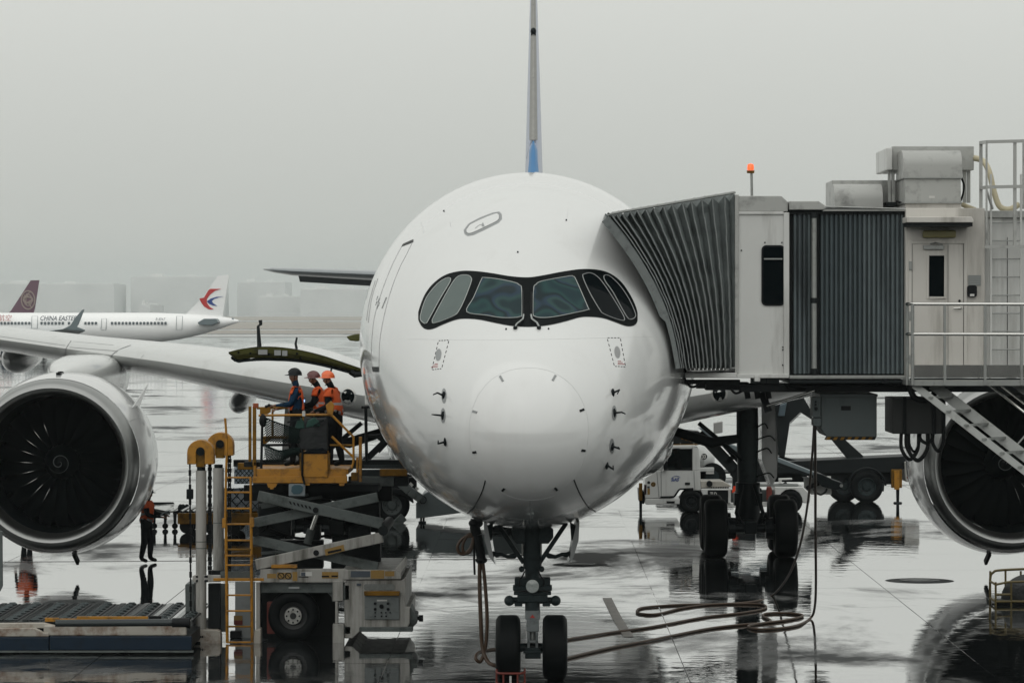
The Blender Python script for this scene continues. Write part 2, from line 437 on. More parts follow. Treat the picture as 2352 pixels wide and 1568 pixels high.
# ================================================================== SETTING
def wet_concrete(name, base, wet_lo, wet_hi):
    m = bpy.data.materials.new(name); m.use_nodes = True
    t = m.node_tree; N = t.nodes; L = t.links
    b = N['Principled BSDF']
    g = N.new('ShaderNodeNewGeometry')
    mp = N.new('ShaderNodeMapping'); L.new(g.outputs['Position'], mp.inputs[0])
    mp.inputs['Scale'].default_value = (0.16, 0.10, 1.0)
    n1 = N.new('ShaderNodeTexNoise'); n1.inputs['Scale'].default_value = 1.0
    n1.inputs['Detail'].default_value = 7; n1.inputs['Roughness'].default_value = 0.62; n1.inputs['Distortion'].default_value = 0.5
    L.new(mp.outputs[0], n1.inputs['Vector'])
    dry = N.new('ShaderNodeMapRange')
    dry.inputs['From Min'].default_value = wet_lo; dry.inputs['From Max'].default_value = wet_hi
    L.new(n1.outputs['Fac'], dry.inputs[0])
    # colour: soaked concrete with stains and tyre marks of its own
    n2 = N.new('ShaderNodeTexNoise'); n2.inputs['Scale'].default_value = 0.5; n2.inputs['Detail'].default_value = 9
    L.new(g.outputs['Position'], n2.inputs['Vector'])
    mix = N.new('ShaderNodeMix'); mix.data_type = 'RGBA'
    mix.inputs[6].default_value = (*[c * 0.6 for c in base], 1); mix.inputs[7].default_value = (*[c * 1.35 for c in base], 1)
    L.new(n2.outputs['Fac'], mix.inputs[0]); L.new(mix.outputs[2], b.inputs['Base Color'])
    rg = N.new('ShaderNodeMapRange'); rg.inputs['To Min'].default_value = 0.015; rg.inputs['To Max'].default_value = 0.46
    L.new(dry.outputs[0], rg.inputs[0]); L.new(rg.outputs[0], b.inputs['Roughness'])
    cw = N.new('ShaderNodeMapRange'); cw.inputs['To Min'].default_value = 1.0; cw.inputs['To Max'].default_value = 0.0
    L.new(dry.outputs[0], cw.inputs[0]); L.new(cw.outputs[0], b.inputs['Coat Weight'])
    b.inputs['Coat Roughness'].default_value = 0.012; b.inputs['Coat IOR'].default_value = 1.33
    b.inputs['IOR'].default_value = 1.45
    sl_ = N.new('ShaderNodeMapRange'); sl_.inputs['To Min'].default_value = 0.5; sl_.inputs['To Max'].default_value = 0.10
    L.new(dry.outputs[0], sl_.inputs[0]); L.new(sl_.outputs[0], b.inputs['Specular IOR Level'])
    # rain-shivered water: long low ripples plus grain where the film is thin
    mp3 = N.new('ShaderNodeMapping'); L.new(g.outputs['Position'], mp3.inputs[0]); mp3.inputs['Scale'].default_value = (0.75, 1.0, 1)
    n3 = N.new('ShaderNodeTexNoise'); n3.inputs['Scale'].default_value = 1.7; n3.inputs['Detail'].default_value = 3
    L.new(mp3.outputs[0], n3.inputs['Vector'])
    n4 = N.new('ShaderNodeTexNoise'); n4.inputs['Scale'].default_value = 9.0; n4.inputs['Detail'].default_value = 3
    L.new(mp3.outputs[0], n4.inputs['Vector'])
    mu = N.new('ShaderNodeMath'); mu.operation = 'MULTIPLY'; L.new(n4.outputs['Fac'], mu.inputs[0]); mu.inputs[1].default_value = 0.10
    ad = N.new('ShaderNodeMath'); ad.operation = 'ADD'; L.new(n3.outputs['Fac'], ad.inputs[0]); L.new(mu.outputs[0], ad.inputs[1])
    bp = N.new('ShaderNodeBump'); bp.inputs['Strength'].default_value = 1.0
    ds = N.new('ShaderNodeMapRange'); ds.inputs['To Min'].default_value = 0.0040; ds.inputs['To Max'].default_value = 0.0050
    L.new(dry.outputs[0], ds.inputs[0]); L.new(ds.outputs[0], bp.inputs['Distance'])
    L.new(ad.outputs[0], bp.inputs['Height'])
    L.new(bp.outputs[0], b.inputs['Normal']); L.new(bp.outputs[0], b.inputs['Coat Normal'])
    return m

apron_wet = wet_concrete('rain soaked concrete', (0.016, 0.019, 0.020), 0.515, 0.64)
joint_m = pm('wet joint sealant', (0.018, 0.02, 0.02), 0.25)
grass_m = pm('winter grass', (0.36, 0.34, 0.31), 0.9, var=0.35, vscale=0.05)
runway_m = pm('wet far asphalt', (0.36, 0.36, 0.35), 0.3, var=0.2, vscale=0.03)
iron = pm('wet cast iron', (0.03, 0.032, 0.032), 0.35, var=0.3, vscale=12, bump=0.01, bscale=30)
rough_dark = pm('damp rough tarmac', (0.025, 0.028, 0.028), 0.6, var=0.3, vscale=6, bump=0.004, bscale=18)
line_paint = pm('worn line paint', (0.36, 0.34, 0.32), 0.35, var=0.3, vscale=4, dirt=(0.1, 0.09, 0.09), dscale=5, damt=0.6)

mb = MB(); mb.box(-3900, 3900, -190, 5900, -0.5, -0.02)
apron = ob('apron', mb, apron_wet, kind='structure')
ORG[apron.name] = Vector((0, 0, 0))
sl = None
for j in range(23):
    for i in range(11):
        cx, cy = -27.5 + 5 * i + 2.5, 41 + 5 * j + 2.5
        if sl is None:
            mb = MB(); e = 2.492
            mb.box(-e, e, -e, e, -0.05, 0.0)
            sl = ob('concrete_slab', mb, apron_wet, apron)
            sl.location = (cx, cy, 0); cur = sl
        else:
            cur = sl.copy(); COL.objects.link(cur); cur.location = (cx, cy, 0)
        cur.rotation_euler = (random.gauss(0, .00025), random.gauss(0, .0004), 0)

def strip(name, pts, w, z, m):
    """flat strip of a given width along ground points"""
    a = []; b_ = []
    for i, p in enumerate(pts):
        d = (pts[min(i + 1, len(pts) - 1)] - pts[max(i - 1, 0)]).normalized()
        n = Vector((-d.y, d.x, 0)) * w / 2
        a.append(Vector((p.x - n.x, p.y - n.y, z))); b_.append(Vector((p.x + n.x, p.y + n.y, z)))
    mb = MB(); mb.grid([a, b_])
    return ob(name, mb, m, kind='structure')
strip('drainage_slot', [G(-40, 1290), G(700, 1286), G(1200, 1283)], 0.16, 0.006, joint_m)
strip('drainage_slot', [G(-40, 1007), G(700, 1010), G(1100, 1012)], 0.42, 0.012, joint_m)
strip('drainage_slot', [G(1500, 1046), G(1900, 1040), G(2400, 1030)], 0.36, 0.012, joint_m)
strip('painted_line', [V3(1.50, 68.6, 0), V3(1.6, 64, 0), V3(1.72, 60.5, 0)], 0.19, 0.006, line_paint)
def sheet(name, x0, x1, y0, y1, z, m):
    mb = MB(); mb.add([(x0, y0, z), (x1, y0, z), (x1, y1, z), (x0, y1, z)], [(0, 1, 2, 3)])
    return ob(name, mb, m, kind='structure')
sheet('grass_verge', -2500, 2500, 780, 905, 0.02, grass_m)
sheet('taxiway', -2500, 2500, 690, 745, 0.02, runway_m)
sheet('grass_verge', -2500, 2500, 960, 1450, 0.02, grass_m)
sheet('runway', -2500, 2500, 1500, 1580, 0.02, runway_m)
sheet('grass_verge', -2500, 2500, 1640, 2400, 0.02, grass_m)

# the terminal the picture is taken from: its dark glass front stands just behind the viewer
term_glass = pm('dark terminal glass', (0.02, 0.026, 0.028), 0.1, spec=0.6)
term_frame = pm('terminal mullion', (0.07, 0.075, 0.075), 0.5)
term = thing('airport_terminal', 'dark glazed terminal front behind the viewer, mirrored low on the white nose', 'building', (0, -2, 0))
mb = MB(); mb.box(-160, 160, -40, -2.5, -0.3, 8.5); ob('wall', mb, term_glass, term)
mb = MB(); mb.box(-161, 161, -41, -1.2, 8.52, 9.2); ob('roof', mb, term_frame, term)
mq = None
for k in range(41):
    if mq is None:
        mb = MB(); mb.box(-160.1, -159.9, -2.48, -2.2, 0, 8.5); mq = ob('mullion', mb, term_frame, term)
    else: rep(mq, (8 * k, 0, 0))

# manhole covers in the apron, each with a dry rough collar
for (u, v, r, lab) in ((175, 1383, 0.36, 'round iron manhole cover on the wet apron in front of the pallet deck'),
                       (2112, 1333, 0.40, 'dark manhole cover on the wet apron below the far right engine'),
                       (1332, 1296, 0.34, 'dark manhole cover just right of the nose wheel strut')):
    c = G(u, v)
    t = thing('manhole_cover', lab, 'manhole cover', (c.x, c.y, 0), 'manhole covers in the apron')
    mb = MB(); mb.lathe([(0.0, r * 1.9), (0.006, r * 1.7), (0.010, r * 1.15), (0.010, 0.001)], (c.x, c.y, 0), 'z', 28)
    ob('collar', mb, rough_dark, t, smooth=30)
    mb = MB(); mb.lathe([(0.008, r * 1.12), (0.024, r * 1.10), (0.024, r * 0.98), (0.018, r * 0.96), (0.018, r * 0.7), (0.023, r * 0.68), (0.023, 0.001)], (c.x, c.y, 0), 'z', 28)
    ob('lid', mb, iron, t, smooth=30)

# ------------------------------------------------------------------ far terminal buildings, lost in the haze
far_wall = pm('haze paled far wall', (0.72, 0.715, 0.70), 0.8, vscale=0.02, var=0.2)  # wall colour paled almost to the sky tone, haze put into it
far_glass = pm('haze paled far glass', (0.66, 0.65, 0.635), 0.3, vscale=0.02)  # kept close to the wall tone, haze fade put into the colour
FAR = [(-40, 262, 652, 5400, 'low pale block at the left edge of the hazy skyline'),
       (300, 505, 636, 5500, 'wide hazy hangar behind the white jet tail on the skyline'),
       (318, 345, 700, 4300, 'tiny square kiosk just above the white fuselage in the haze'),
       (545, 655, 648, 5600, 'faint slab right of the white jet tail with rooftop boxes'),
       (690, 862, 664, 4800, 'hazy flat-roofed block below the left tailplane'),
       (590, 690, 682, 4900, 'low hazy annex left of the flat-roofed block'),
       (870, 1120, 655, 5500, 'distant block behind the white nose of the airliner'),
       (1500, 1760, 650, 5500, 'distant block hidden behind the boarding bridge canopy')]
for (u0, u1, vt, Y, lab) in FAR:
    x0, x1, zt = WX(u0, Y), WX(u1, Y), WZ(vt, Y)
    t = thing('terminal_building', lab, 'building', ((x0 + x1) / 2, Y, 0), 'far airport buildings in the haze')
    mb = MB(); mb.box(x0, x1, Y, Y + 160, -0.3, zt)
    ob('wall', mb, far_wall, t)
    mb = MB(); mb.box(x0 + 4, x1 - 6, Y + 3, Y + 150, zt + 0.02, zt + 1.6)
    mb.box(x0 + (x1 - x0) * .2, x0 + (x1 - x0) * .34, Y + 10, Y + 30, zt + 1.62, zt + 6)
    mb.box(x0 + (x1 - x0) * .62, x0 + (x1 - x0) * .7, Y + 10, Y + 30, zt + 1.62, zt + 4.5)
    ob('roof', mb, far_wall, t)

# ------------------------------------------------------------------ lettering helper
def text_mesh(body, size, mat, parent, loc, shear=0.0, extrude=0.004, align='LEFT', sx=1.0, name='lettering', rotz=0.0, bold=0.0):
    cu = bpy.data.curves.new(name, 'FONT')
    cu.body = body; cu.size = size; cu.shear = shear; cu.extrude = extrude; cu.align_x = align
    cu.offset = bold
    cu.resolution_u = 3
    to = bpy.data.objects.new(name + '_tmp', cu); COL.objects.link(to)
    dg = bpy.context.evaluated_depsgraph_get()
    me = bpy.data.meshes.new_from_object(to.evaluated_get(dg))
    bpy.data.objects.remove(to)
    R = Matrix.Rotation(rotz, 4, 'Z') @ Matrix.Rotation(radians(90), 4, 'X') @ Matrix.Diagonal((sx, 1, 1, 1))
    me.transform(R)
    me.materials.clear(); me.materials.append(mat)
    o = bpy.data.objects.new(name, me); COL.objects.link(o)
    o.parent = parent
    o.location = Vector(loc) - ORG[parent.name]
    ORG[o.name] = Vector(loc)
    return o

# ------------------------------------------------------------------ parked narrow-body jet far left
YA = 447.0
sA = FL / YA
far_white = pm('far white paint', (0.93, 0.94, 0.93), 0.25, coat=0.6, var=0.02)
far_grey = pm('far grey paint', (0.20, 0.23, 0.24), 0.4)
far_window = pm('haze paled far window', (0.16, 0.18, 0.19), 0.3)  # paler than window glass: haze fade put into the colour
def side_jet(Y, utail, top, rad, length, mat):
    """fuselage along -x with the tail cone at utail; returns mb"""
    xt = WX(utail, Y); zc = WZ(top, Y) - rad
    prof = [(0.0, 0.15, 0.93), (0.9, 0.42, 0.90), (2.6, 0.85, .72), (5.0, 1.30, .46), (8.0, 1.70, .19), (11.0, 1.95, .04), (13.5, rad, 0), (length - 7, rad, 0),
            (length - 4, 1.85, -0.1), (length - 2, 1.45, -.3), (length - 0.6, .8, -.5), (length, 0.05, -.6)]
    mb = MB(); rows = []
    for (d, r, dz) in prof:
        rows.append([Vector((xt - d, Y + rad + r * cos(a), zc + dz * 0.98 + r * 1.03 * sin(a))) for a in [2 * pi * k / 28 for k in range(28)]])
    mb.grid(rows, True)
    mb.add(rows[0], [tuple(range(28))])
    return mb, xt, zc
t = thing('narrow_body_jet', 'white narrow-body jet parked far left with red and blue swallow on its tail', 'airplane', (WX(200, YA), YA + 2, 0))
mb, xt, zc = side_jet(YA, 545, 719, 2.0, 43.0, far_white)
fus_far = ob('fuselage', mb, far_white, t, smooth=60)
CA = lambda x, y: (x * 0.256, 564 + y * 0.256)     # survey crop -> survey px
mb = MB(); Yf = YA + 1.8
mb.uvprism([(425, 723), (436, 712), (470, 678), (500, 633), (527, 630), (522, 655), (511, 730), (430, 735)], Yf, 0.35)
fin = ob('fin', mb, far_white, t)
mb = MB(); mb.uvprism([CA(*p) for p in ((1885, 388), (1985, 388), (1930, 405), (1885, 440), (1857, 478), (1855, 512), (1880, 548), (1918, 572), (1872, 572), (1830, 545), (1805, 510), (1788, 475), (1830, 466), (1852, 430), (1868, 402))], Yf - 0.06, 0.05)
ob('emblem', mb, logo_red, fin, label='red swallow shape on the fin')
mb = MB(); mb.uvprism([CA(*p) for p in ((2005, 455), (1940, 460), (1890, 475), (1855, 500), (1875, 522), (1910, 537), (1950, 540), (1915, 520), (1900, 498), (1922, 478), (1965, 464))], Yf - 0.06, 0.05)
ob('emblem', mb, logo_blue, fin, label='blue swoosh on the fin')
mb = MB(); mb.uvprism([CA(*p) for p in ((1770, 690), (1830, 655), (1940, 655), (1960, 690), (1900, 715), (1790, 712))], YA - 1.6, 3.4)
ob('tailplane', mb, far_grey, t, bevel=0.1)
mb = MB(); mb.cyl(W(533, 735, YA + 2), W(537, 735, YA + 2), .34, .30, 12)
ob('exhaust', mb, far_grey, t)
wm = None
for u in list(range(3, 68, 8)) + [95 + 8.2 * k for k in range(7)] + [158, 168, 176] + [196 + 8 * k for k in range(4)] + [257 + 8.2 * k for k in range(16)]:
    p = W(u, 741.5, YA + 0.01)
    if wm is None:
        mb = MB(); mb.uvprism([(u - 2, 739), (u + 2, 739), (u + 2.6, 741), (u + 2, 745), (u - 2, 745), (u - 2.6, 741)], YA - 0.10, 0.35)
        wm = ob('cabin_window', mb, far_window, fus_far); w0 = p
    else: rep(wm, p - w0)
for (u0, u1, v0, v1) in ((72, 87, 726, 754), (232, 245, 732, 757), (404, 419, 726, 757)):
    mb = MB(); off = 0.06
    pts = [W(u0 + 1.5, v0, YA - off), W(u1, v0, YA - off), W(u1 - 1.5, v1, YA - off), W(u0, v1, YA - off)]
    if u0 > 400: pts = [p + V3(0, 0.25, 0) for p in pts]
    mb.tube(pts, 0.035, 5, closed=True)
    ob('door_outline', mb, far_grey, fus_far)
a = W(91, 735.5, YA - 0.10)
text_mesh('CHINA EASTERN', 0.86, grey_text, fus_far, a, shear=0.3, sx=0.86, bold=0.012)
a = W(-38, 735.5, YA - 0.10)
text_mesh('\u4e1c\u65b9\u822a\u7a7a', 0.90, red_text, fus_far, a, shear=0.2, sx=1.05)
a = W(357, 735, YA - 0.08)
text_mesh('B-8567', 0.45, grey_text, fus_far, a, shear=0.2)
# wing with upturned tip pointing at the camera
mb = MB(); mb.uvprism([CA(565, 748), CA(630, 715), CA(680, 640), CA(735, 577), CA(758, 570), CA(705, 705), CA(690, 728), CA(765, 757), CA(760, 763)], YA - 15.5, 0.25)
wl = ob('winglet', mb, far_grey, t, bevel=0.04)
mb = MB(); mb.add([W(-10, 775, YA), W(150, 775, YA), W(*CA(760, 763), YA - 15.4), W(*CA(565, 748), YA - 15.4)] + [W(-10, 781, YA), W(150, 781, YA), W(*CA(760, 768), YA - 15.4), W(*CA(565, 753), YA - 15.4)],
           [(0, 1, 2, 3), (7, 6, 5, 4), (0, 4, 5, 1), (1, 5, 6, 2), (2, 6, 7, 3), (3, 7, 4, 0)])
ob('wing', mb, far_grey, t)
for u in (60, 100):
    mb = MB(); p = W(u, 770, YA + 2); mb.cyl((p.x, p.y, 0.5), (p.x, p.y, 2.2), .12, .12, 8)
    mb.cyl((p.x, p.y - .3, 0.55), (p.x, p.y + .3, 0.55), .55, .55, 16)
    ob('landing_gear', mb, dark_steel, t)
mb = MB(); p = W(-110, 770, YA + 2); mb.cyl((p.x, p.y, 0.4), (p.x, p.y, 2.2), .1, .1, 8); mb.cyl((p.x, p.y - .25, 0.42), (p.x, p.y + .25, 0.42), .42, .42, 16)
ob('landing_gear', mb, dark_steel, t)

# second jet behind it: only the maroon fin shows over the first fuselage
YB = 560.0
t = thing('maroon_tailed_jet', 'jet with maroon tail fin and round gold emblem at far left edge', 'airplane', (WX(-60, YB), YB + 2, 0))
mb, xt, zc = side_jet(YB, 92, 722, 2.0, 37.0, far_white)
ob('fuselage', mb, far_white, t, smooth=60)
mb = MB(); mb.uvprism([CA(75, 606), CA(100, 580), CA(275, 312), CA(352, 310), CA(313, 560), CA(296, 620), CA(90, 625)], YB + 1.7, 0.35)
fin = ob('fin', mb, maroon, t)
c0 = W(*CA(252, 488), YB + 1.66); k = 0.256 * YB / FL
mb = MB()
for (ra, rb, r) in ((60, 82, 0.11), (42, 26, 0.13), (34, 50, 0.09)):
    mb.tube([c0 + V3(ra * k * cos(a), 0, rb * k * sin(a)) for a in [2 * pi * i / 30 for i in range(30)]], r, 5, closed=True)
for (x0, y0, x1, y1, b) in ((-45, 20, 45, 28, 14), (-40, -10, 40, -16, -12), (-20, -40, 38, -52, 16), (-35, 45, 20, 55, -14), (-10, 60, -25, -30, 10)):
    mb.tube([c0 + V3((x0 + (x1 - x0) * q) * k, 0, (y0 + (y1 - y0) * q + b * sin(pi * q * 1.6)) * k) for q in [i / 8 for i in range(9)]], 0.1, 5)
ob('emblem', mb, gold, fin, label='round gold emblem with curling lines')

# three tiny service vehicles beyond the wing at the left edge
for (u, v, w, h, Y, lab, body) in ((14, 812, 16, 12, 395, 'tiny blue service van at the left edge beyond the wing', blue_skirt),
                                   (38, 811, 18, 11, 400, 'tiny white van beside the blue one beyond the wing', far_white),
                                   (62, 812, 14, 9, 405, 'tiny grey baggage tug rightmost of the row beyond the wing', far_grey)):
    c = W(u, v, Y); k = Y / FL
    t = thing('service_van', lab, 'van', (c.x, Y, 0), 'far service vehicles')
    L_, H_ = w * k / 2 * 1.6, 2.1 if h > 10 else 1.5
    mb = MB(); mb.prism([(c.x - L_, 0.35), (c.x + L_, 0.35), (c.x + L_, H_), (c.x - L_ * .6, H_), (c.x - L_ * .8, H_ * .55), (c.x - L_, H_ * .5)], 'xz', Y, Y + 1.8)
    ob('body', mb, body, t, bevel=0.08)
    mb = MB(); mb.box(c.x - L_ * .4, c.x + L_ * .7, Y - 0.03, Y + 0.02, H_ * .58, H_ * .85)
    ob('window', mb, far_window, t)
    for q in (-.6, .6):
        mb = MB(); mb.cyl((c.x + L_ * q, Y - .05, .33), (c.x + L_ * q, Y + .25, .33), .33, .33, 14)
        ob('wheel', mb, rubber, t)
# ================================================================== THE AIRLINER
AX = -0.11                     # centreline x
NY = 49.0                      # nose tip depth
air = thing('airliner', 'large white wide-body airliner seen head on with black masked cockpit windows', 'airplane', (AX, 84.0, 0))
TAB = [(0, 4.08, 4.08, 0.0, 4.08), (.05, 4.40, 3.79, .37, 4.09), (.2, 4.72, 3.50, .72, 4.12), (.45, 5.02, 3.24, 1.02, 4.18),
       (.8, 5.29, 3.05, 1.28, 4.28), (1.2, 5.53, 2.92, 1.51, 4.40), (1.7, 5.82, 2.80, 1.74, 4.55), (2.2, 6.16, 2.70, 1.93, 4.70),
       (2.8, 6.60, 2.60, 2.13, 4.87), (3.5, 7.05, 2.52, 2.33, 5.02), (4.5, 7.52, 2.44, 2.54, 5.17), (6, 7.97, 2.38, 2.76, 5.30),
       (8, 8.28, 2.34, 2.91, 5.37), (10, 8.42, 2.33, 2.97, 5.39), (12, 8.45, 2.33, 2.98, 5.39), (40, 8.45, 2.33, 2.98, 5.39),
       (46, 8.45, 2.7, 2.95, 5.5), (52, 8.40, 3.7, 2.6, 5.9), (58, 8.2, 5.0, 1.95, 6.6), (63, 7.9, 6.2, 1.2, 7.1), (66.8, 7.5, 7.0, .25, 7.25)]
ss = [sqrt(r[0]) for r in TAB]
fT, fB, fW_, fC = [pchip(ss, [r[k] for r in TAB]) for k in (1, 2, 3, 4)]
def sect(y, n=96):
    s = sqrt(max(y, 0)); zt, zb, hw, zc = fT(s), fB(s), fW_(s), fC(s)
    out = []
    for k in range(n):
        a = 2 * pi * k / n
        c, d = cos(a), sin(a)
        out.append(Vector((AX + hw * c, NY + y, zc + (zt - zc if d > 0 else zc - zb) * d)))
    return out
ysamp = [8.17 * (i / 90.0) ** 2 * 12 / 8.17 for i in range(1, 91)] + [12 + (40 - 12) * i / 8 for i in range(1, 9)] + [40 + 26.8 * i / 30 for i in range(1, 31)]
rows = [sect(y) for y in ysamp]
mb = MB(); mb.grid(rows, True)
tip = V3(AX, NY, 4.08); n = 96
mb.add([tip] + rows[0], [(0, 1 + (k + 1) % n, 1 + k) for k in range(n)])
mb.add(rows[-1], [tuple(range(n))])
fus = ob('fuselage', mb, white_paint, air, smooth=70)
bvh = BVHTree.FromPolygons([tuple(p) for p in mb.v], mb.f)
def onf(u, v, off=0.0):
    d = (W(u, v, 60) - EYE).normalized()
    h = bvh.ray_cast(EYE, d)
    if h[0] is None: return None
    nn = h[1] if h[1].dot(d) < 0 else -h[1]
    return h[0] + nn * off
def patch(poly, off, nc=24, nr=10):
    """patch of the survey polygon lying on the fuselage skin (vertically simple shapes)"""
    us = [p[0] for p in poly]; u0, u1 = min(us), max(us); m = len(poly); rows_ = []
    for i in range(nc + 1):
        t_ = i / nc; t_ = 0.5 - 0.5 * cos(pi * t_)
        u = u0 + (u1 - u0) * (0.002 + 0.996 * t_)
        vsx = []
        for k in range(m):
            (a, b), (c, d) = poly[k], poly[(k + 1) % m]
            if (a - u) * (c - u) <= 0 and a != c: vsx.append(b + (d - b) * (u - a) / (c - a))
        lo, hi = min(vsx), max(vsx); r = []
        for j in range(nr + 1):
            p = onf(u, lo + (hi - lo) * j / nr, off)
            if p is None: p = rows_[-1][j] if rows_ else W(u, lo, 52)
            r.append(p)
        rows_.append(r)
    mb = MB(); mb.grid(rows_); return mb
def fline(pts, r, off=0.001, k=0, closed=False, n=5):
    if k: pts = [tuple(p) for p in spline([(a, b, 0) for (a, b) in pts], k, closed)]
    q = [onf(p[0], p[1], off) for p in pts]
    q = [p for p in q if p is not None]
    mb = MB(); mb.tube(q, r, n, closed); return mb
CN = lambda x, y: (809 + x * 0.336, 376 + y * 0.336)      # nose close-up crop -> survey px
CL = lambda x, y: (809 + x * 0.336, 809 + y * 0.336)      # lower nose crop -> survey px

# cockpit mask and panes
top = [CN(*p) for p in ((450, 1050), (460, 990), (500, 890), (560, 815), (640, 760), (740, 735), (840, 735), (960, 750), (1080, 770), (1200, 778), (1300, 765), (1430, 740), (1560, 722), (1660, 724), (1750, 745), (1830, 800), (1890, 880), (1935, 970), (1952, 1040))]
bot = [CN(*p) for p in ((1945, 1085), (1920, 1108), (1870, 1110), (1800, 1085), (1720, 1058), (1640, 1048), (1560, 1050), (1460, 1078), (1340, 1105), (1210, 1116), (1080, 1108), (960, 1085), (860, 1065), (760, 1060), (700, 1070), (620, 1100), (550, 1130), (500, 1130), (468, 1100))]
mk = [tuple(p)[:2] for p in spline([(a, b, 0) for (a, b) in top + bot], 4, True)]
ob_mask = ob('window_surround', patch(mk, 0.006, 90, 12), mask_black, fus, smooth=60)
panes = [(((785, 1015), (830, 920), (885, 795), (905, 782), (1000, 792), (1110, 815), (1145, 835), (1158, 860), (1160, 1030), (1150, 1048), (1110, 1056), (1020, 1056), (920, 1040)), glass_front),
         (((1240, 860), (1255, 830), (1300, 805), (1480, 772), (1510, 775), (1530, 800), (1610, 985), (1612, 1000), (1520, 1022), (1380, 1050), (1290, 1056), (1245, 1045), (1236, 1020)), glass_front),
         (((550, 1080), (560, 1050), (640, 900), (700, 800), (740, 768), (790, 766), (812, 780), (815, 810), (770, 930), (730, 1010), (700, 1040), (620, 1075), (560, 1092)), glass_side),
         (((470, 1065), (475, 1020), (510, 920), (580, 830), (640, 788), (668, 784), (675, 796), (660, 830), (600, 930), (530, 1060), (510, 1092), (490, 1090)), glass_side),
         (((1575, 775), (1590, 756), (1625, 750), (1665, 768), (1710, 815), (1780, 920), (1840, 1020), (1858, 1060), (1850, 1074), (1800, 1062), (1720, 1030), (1690, 1000), (1620, 880)), glass_dark),
         (((1718, 775), (1735, 764), (1770, 780), (1830, 840), (1890, 930), (1930, 1020), (1930, 1050), (1905, 1066), (1880, 1055), (1840, 990), (1780, 880), (1730, 810)), glass_dark)]
for (pl, gm) in panes:
    pp = [CN(*p) for p in pl]
    sp_ = [tuple(p)[:2] for p in spline([(a, b, 0) for (a, b) in pp], 4, True)]
    ob('window_pane', patch(sp_, 0.012, 26, 10), gm, fus, smooth=60)
    if gm is not glass_dark or True:
        ob('window_gasket', fline(sp_, 0.0075, 0.012, closed=True), glass_frame if gm is not glass_dark else marking_grey, fus, smooth=60)
# wiper arms
for sgn, pts in ((-1, ((1168, 880), (1170, 960), (1172, 1045), (1168, 1075), (1125, 1110), (1115, 1128))), (1, ((1224, 890), (1222, 960), (1222, 1045), (1228, 1075), (1262, 1100), (1276, 1128)))):
    q = [CN(*p) for p in pts]
    ob('wiper_blade', fline(q[:3], 0.012, 0.035), marking_black, fus, smooth=60)
    w = ob('wiper_arm', fline(q[2:], 0.014, 0.04), glass_frame, fus, smooth=60)
    c = onf(*q[-1], 0.02); mb = MB(); mb.ell(c, .035, .035, .03, 10, 6)
    ob('wiper_pivot', mb, dark_steel, fus, smooth=60)
# hatch over the cockpit, service door, seams
h_out = [CN(*p) for p in ((762, 455), (795, 410), (870, 370), (960, 335), (1005, 328), (1022, 345), (1024, 378), (1000, 405), (900, 455), (830, 488), (790, 495), (768, 482))]
h_in = [CN(*p) for p in ((780, 455), (805, 418), (880, 380), (960, 348), (990, 340), (1003, 350), (1004, 376), (985, 396), (895, 440), (830, 470), (798, 478), (783, 470))]
ob('hatch_border', patch(h_out, 0.003, 24, 4), marking_grey, fus, smooth=60)
hatch = ob('escape_hatch', patch(h_in, 0.006, 24, 4), white_paint, fus, smooth=60)
ob('hatch_outline', fline(h_in, 0.005, 0.006, 3, True), seam, fus)
ob('hatch_handle', fline([CN(842, 445), CN(865, 425), CN(890, 418)], 0.006, 0.007, 4), seam, fus)
ob('hatch_handle', patch([CN(888, 410), CN(896, 405), CN(906, 432), CN(886, 432)], 0.009, 4, 3), marking_grey, fus)
door_r = [(950, 551), (936, 580), (920, 611), (904, 650), (890, 695), (880, 737), (873, 779), (871, 815), (871, 853)]
door_l = [(925, 562), (905, 600), (886, 645), (871, 688), (860, 729), (855, 770), (853, 813), (856, 853)]
dr = ob('cabin_door', fline(door_r, 0.0045, 0.002, 4), seam, fus)
ob('door_gap', fline(door_l, 0.0045, 0.002, 4), seam, fus)
ob('door_sill', patch([(925, 561), (950, 550), (949, 556), (923, 566)], 0.008, 8, 3), mask_black, fus)
ob('door_sill', patch([(855, 842), (871, 842), (871, 854), (857, 854)], 0.008, 8, 3), mask_black, fus)
ob('door_handle', fline([(888, 683), (878, 708)], 0.012, 0.004, 0), seam, fus)
for pts in (((868, 640), (854, 685), (846, 740)), ((862, 645), (849, 690), (842, 735))):
    ob('cabin_door_seam', fline(pts, 0.006, 0.002, 4), seam, fus)
# faint stencilling by the door
mb = MB()
for (x, y) in ((868, 680), (871, 686), (866, 692), (872, 694), (869, 700), (873, 684)):
    q = fline([(x, y), (x - 3, y + 9)], 0.006, 0.003); mb.add(q.v, q.f)
ob('stencil_lettering', mb, marking_grey, fus)
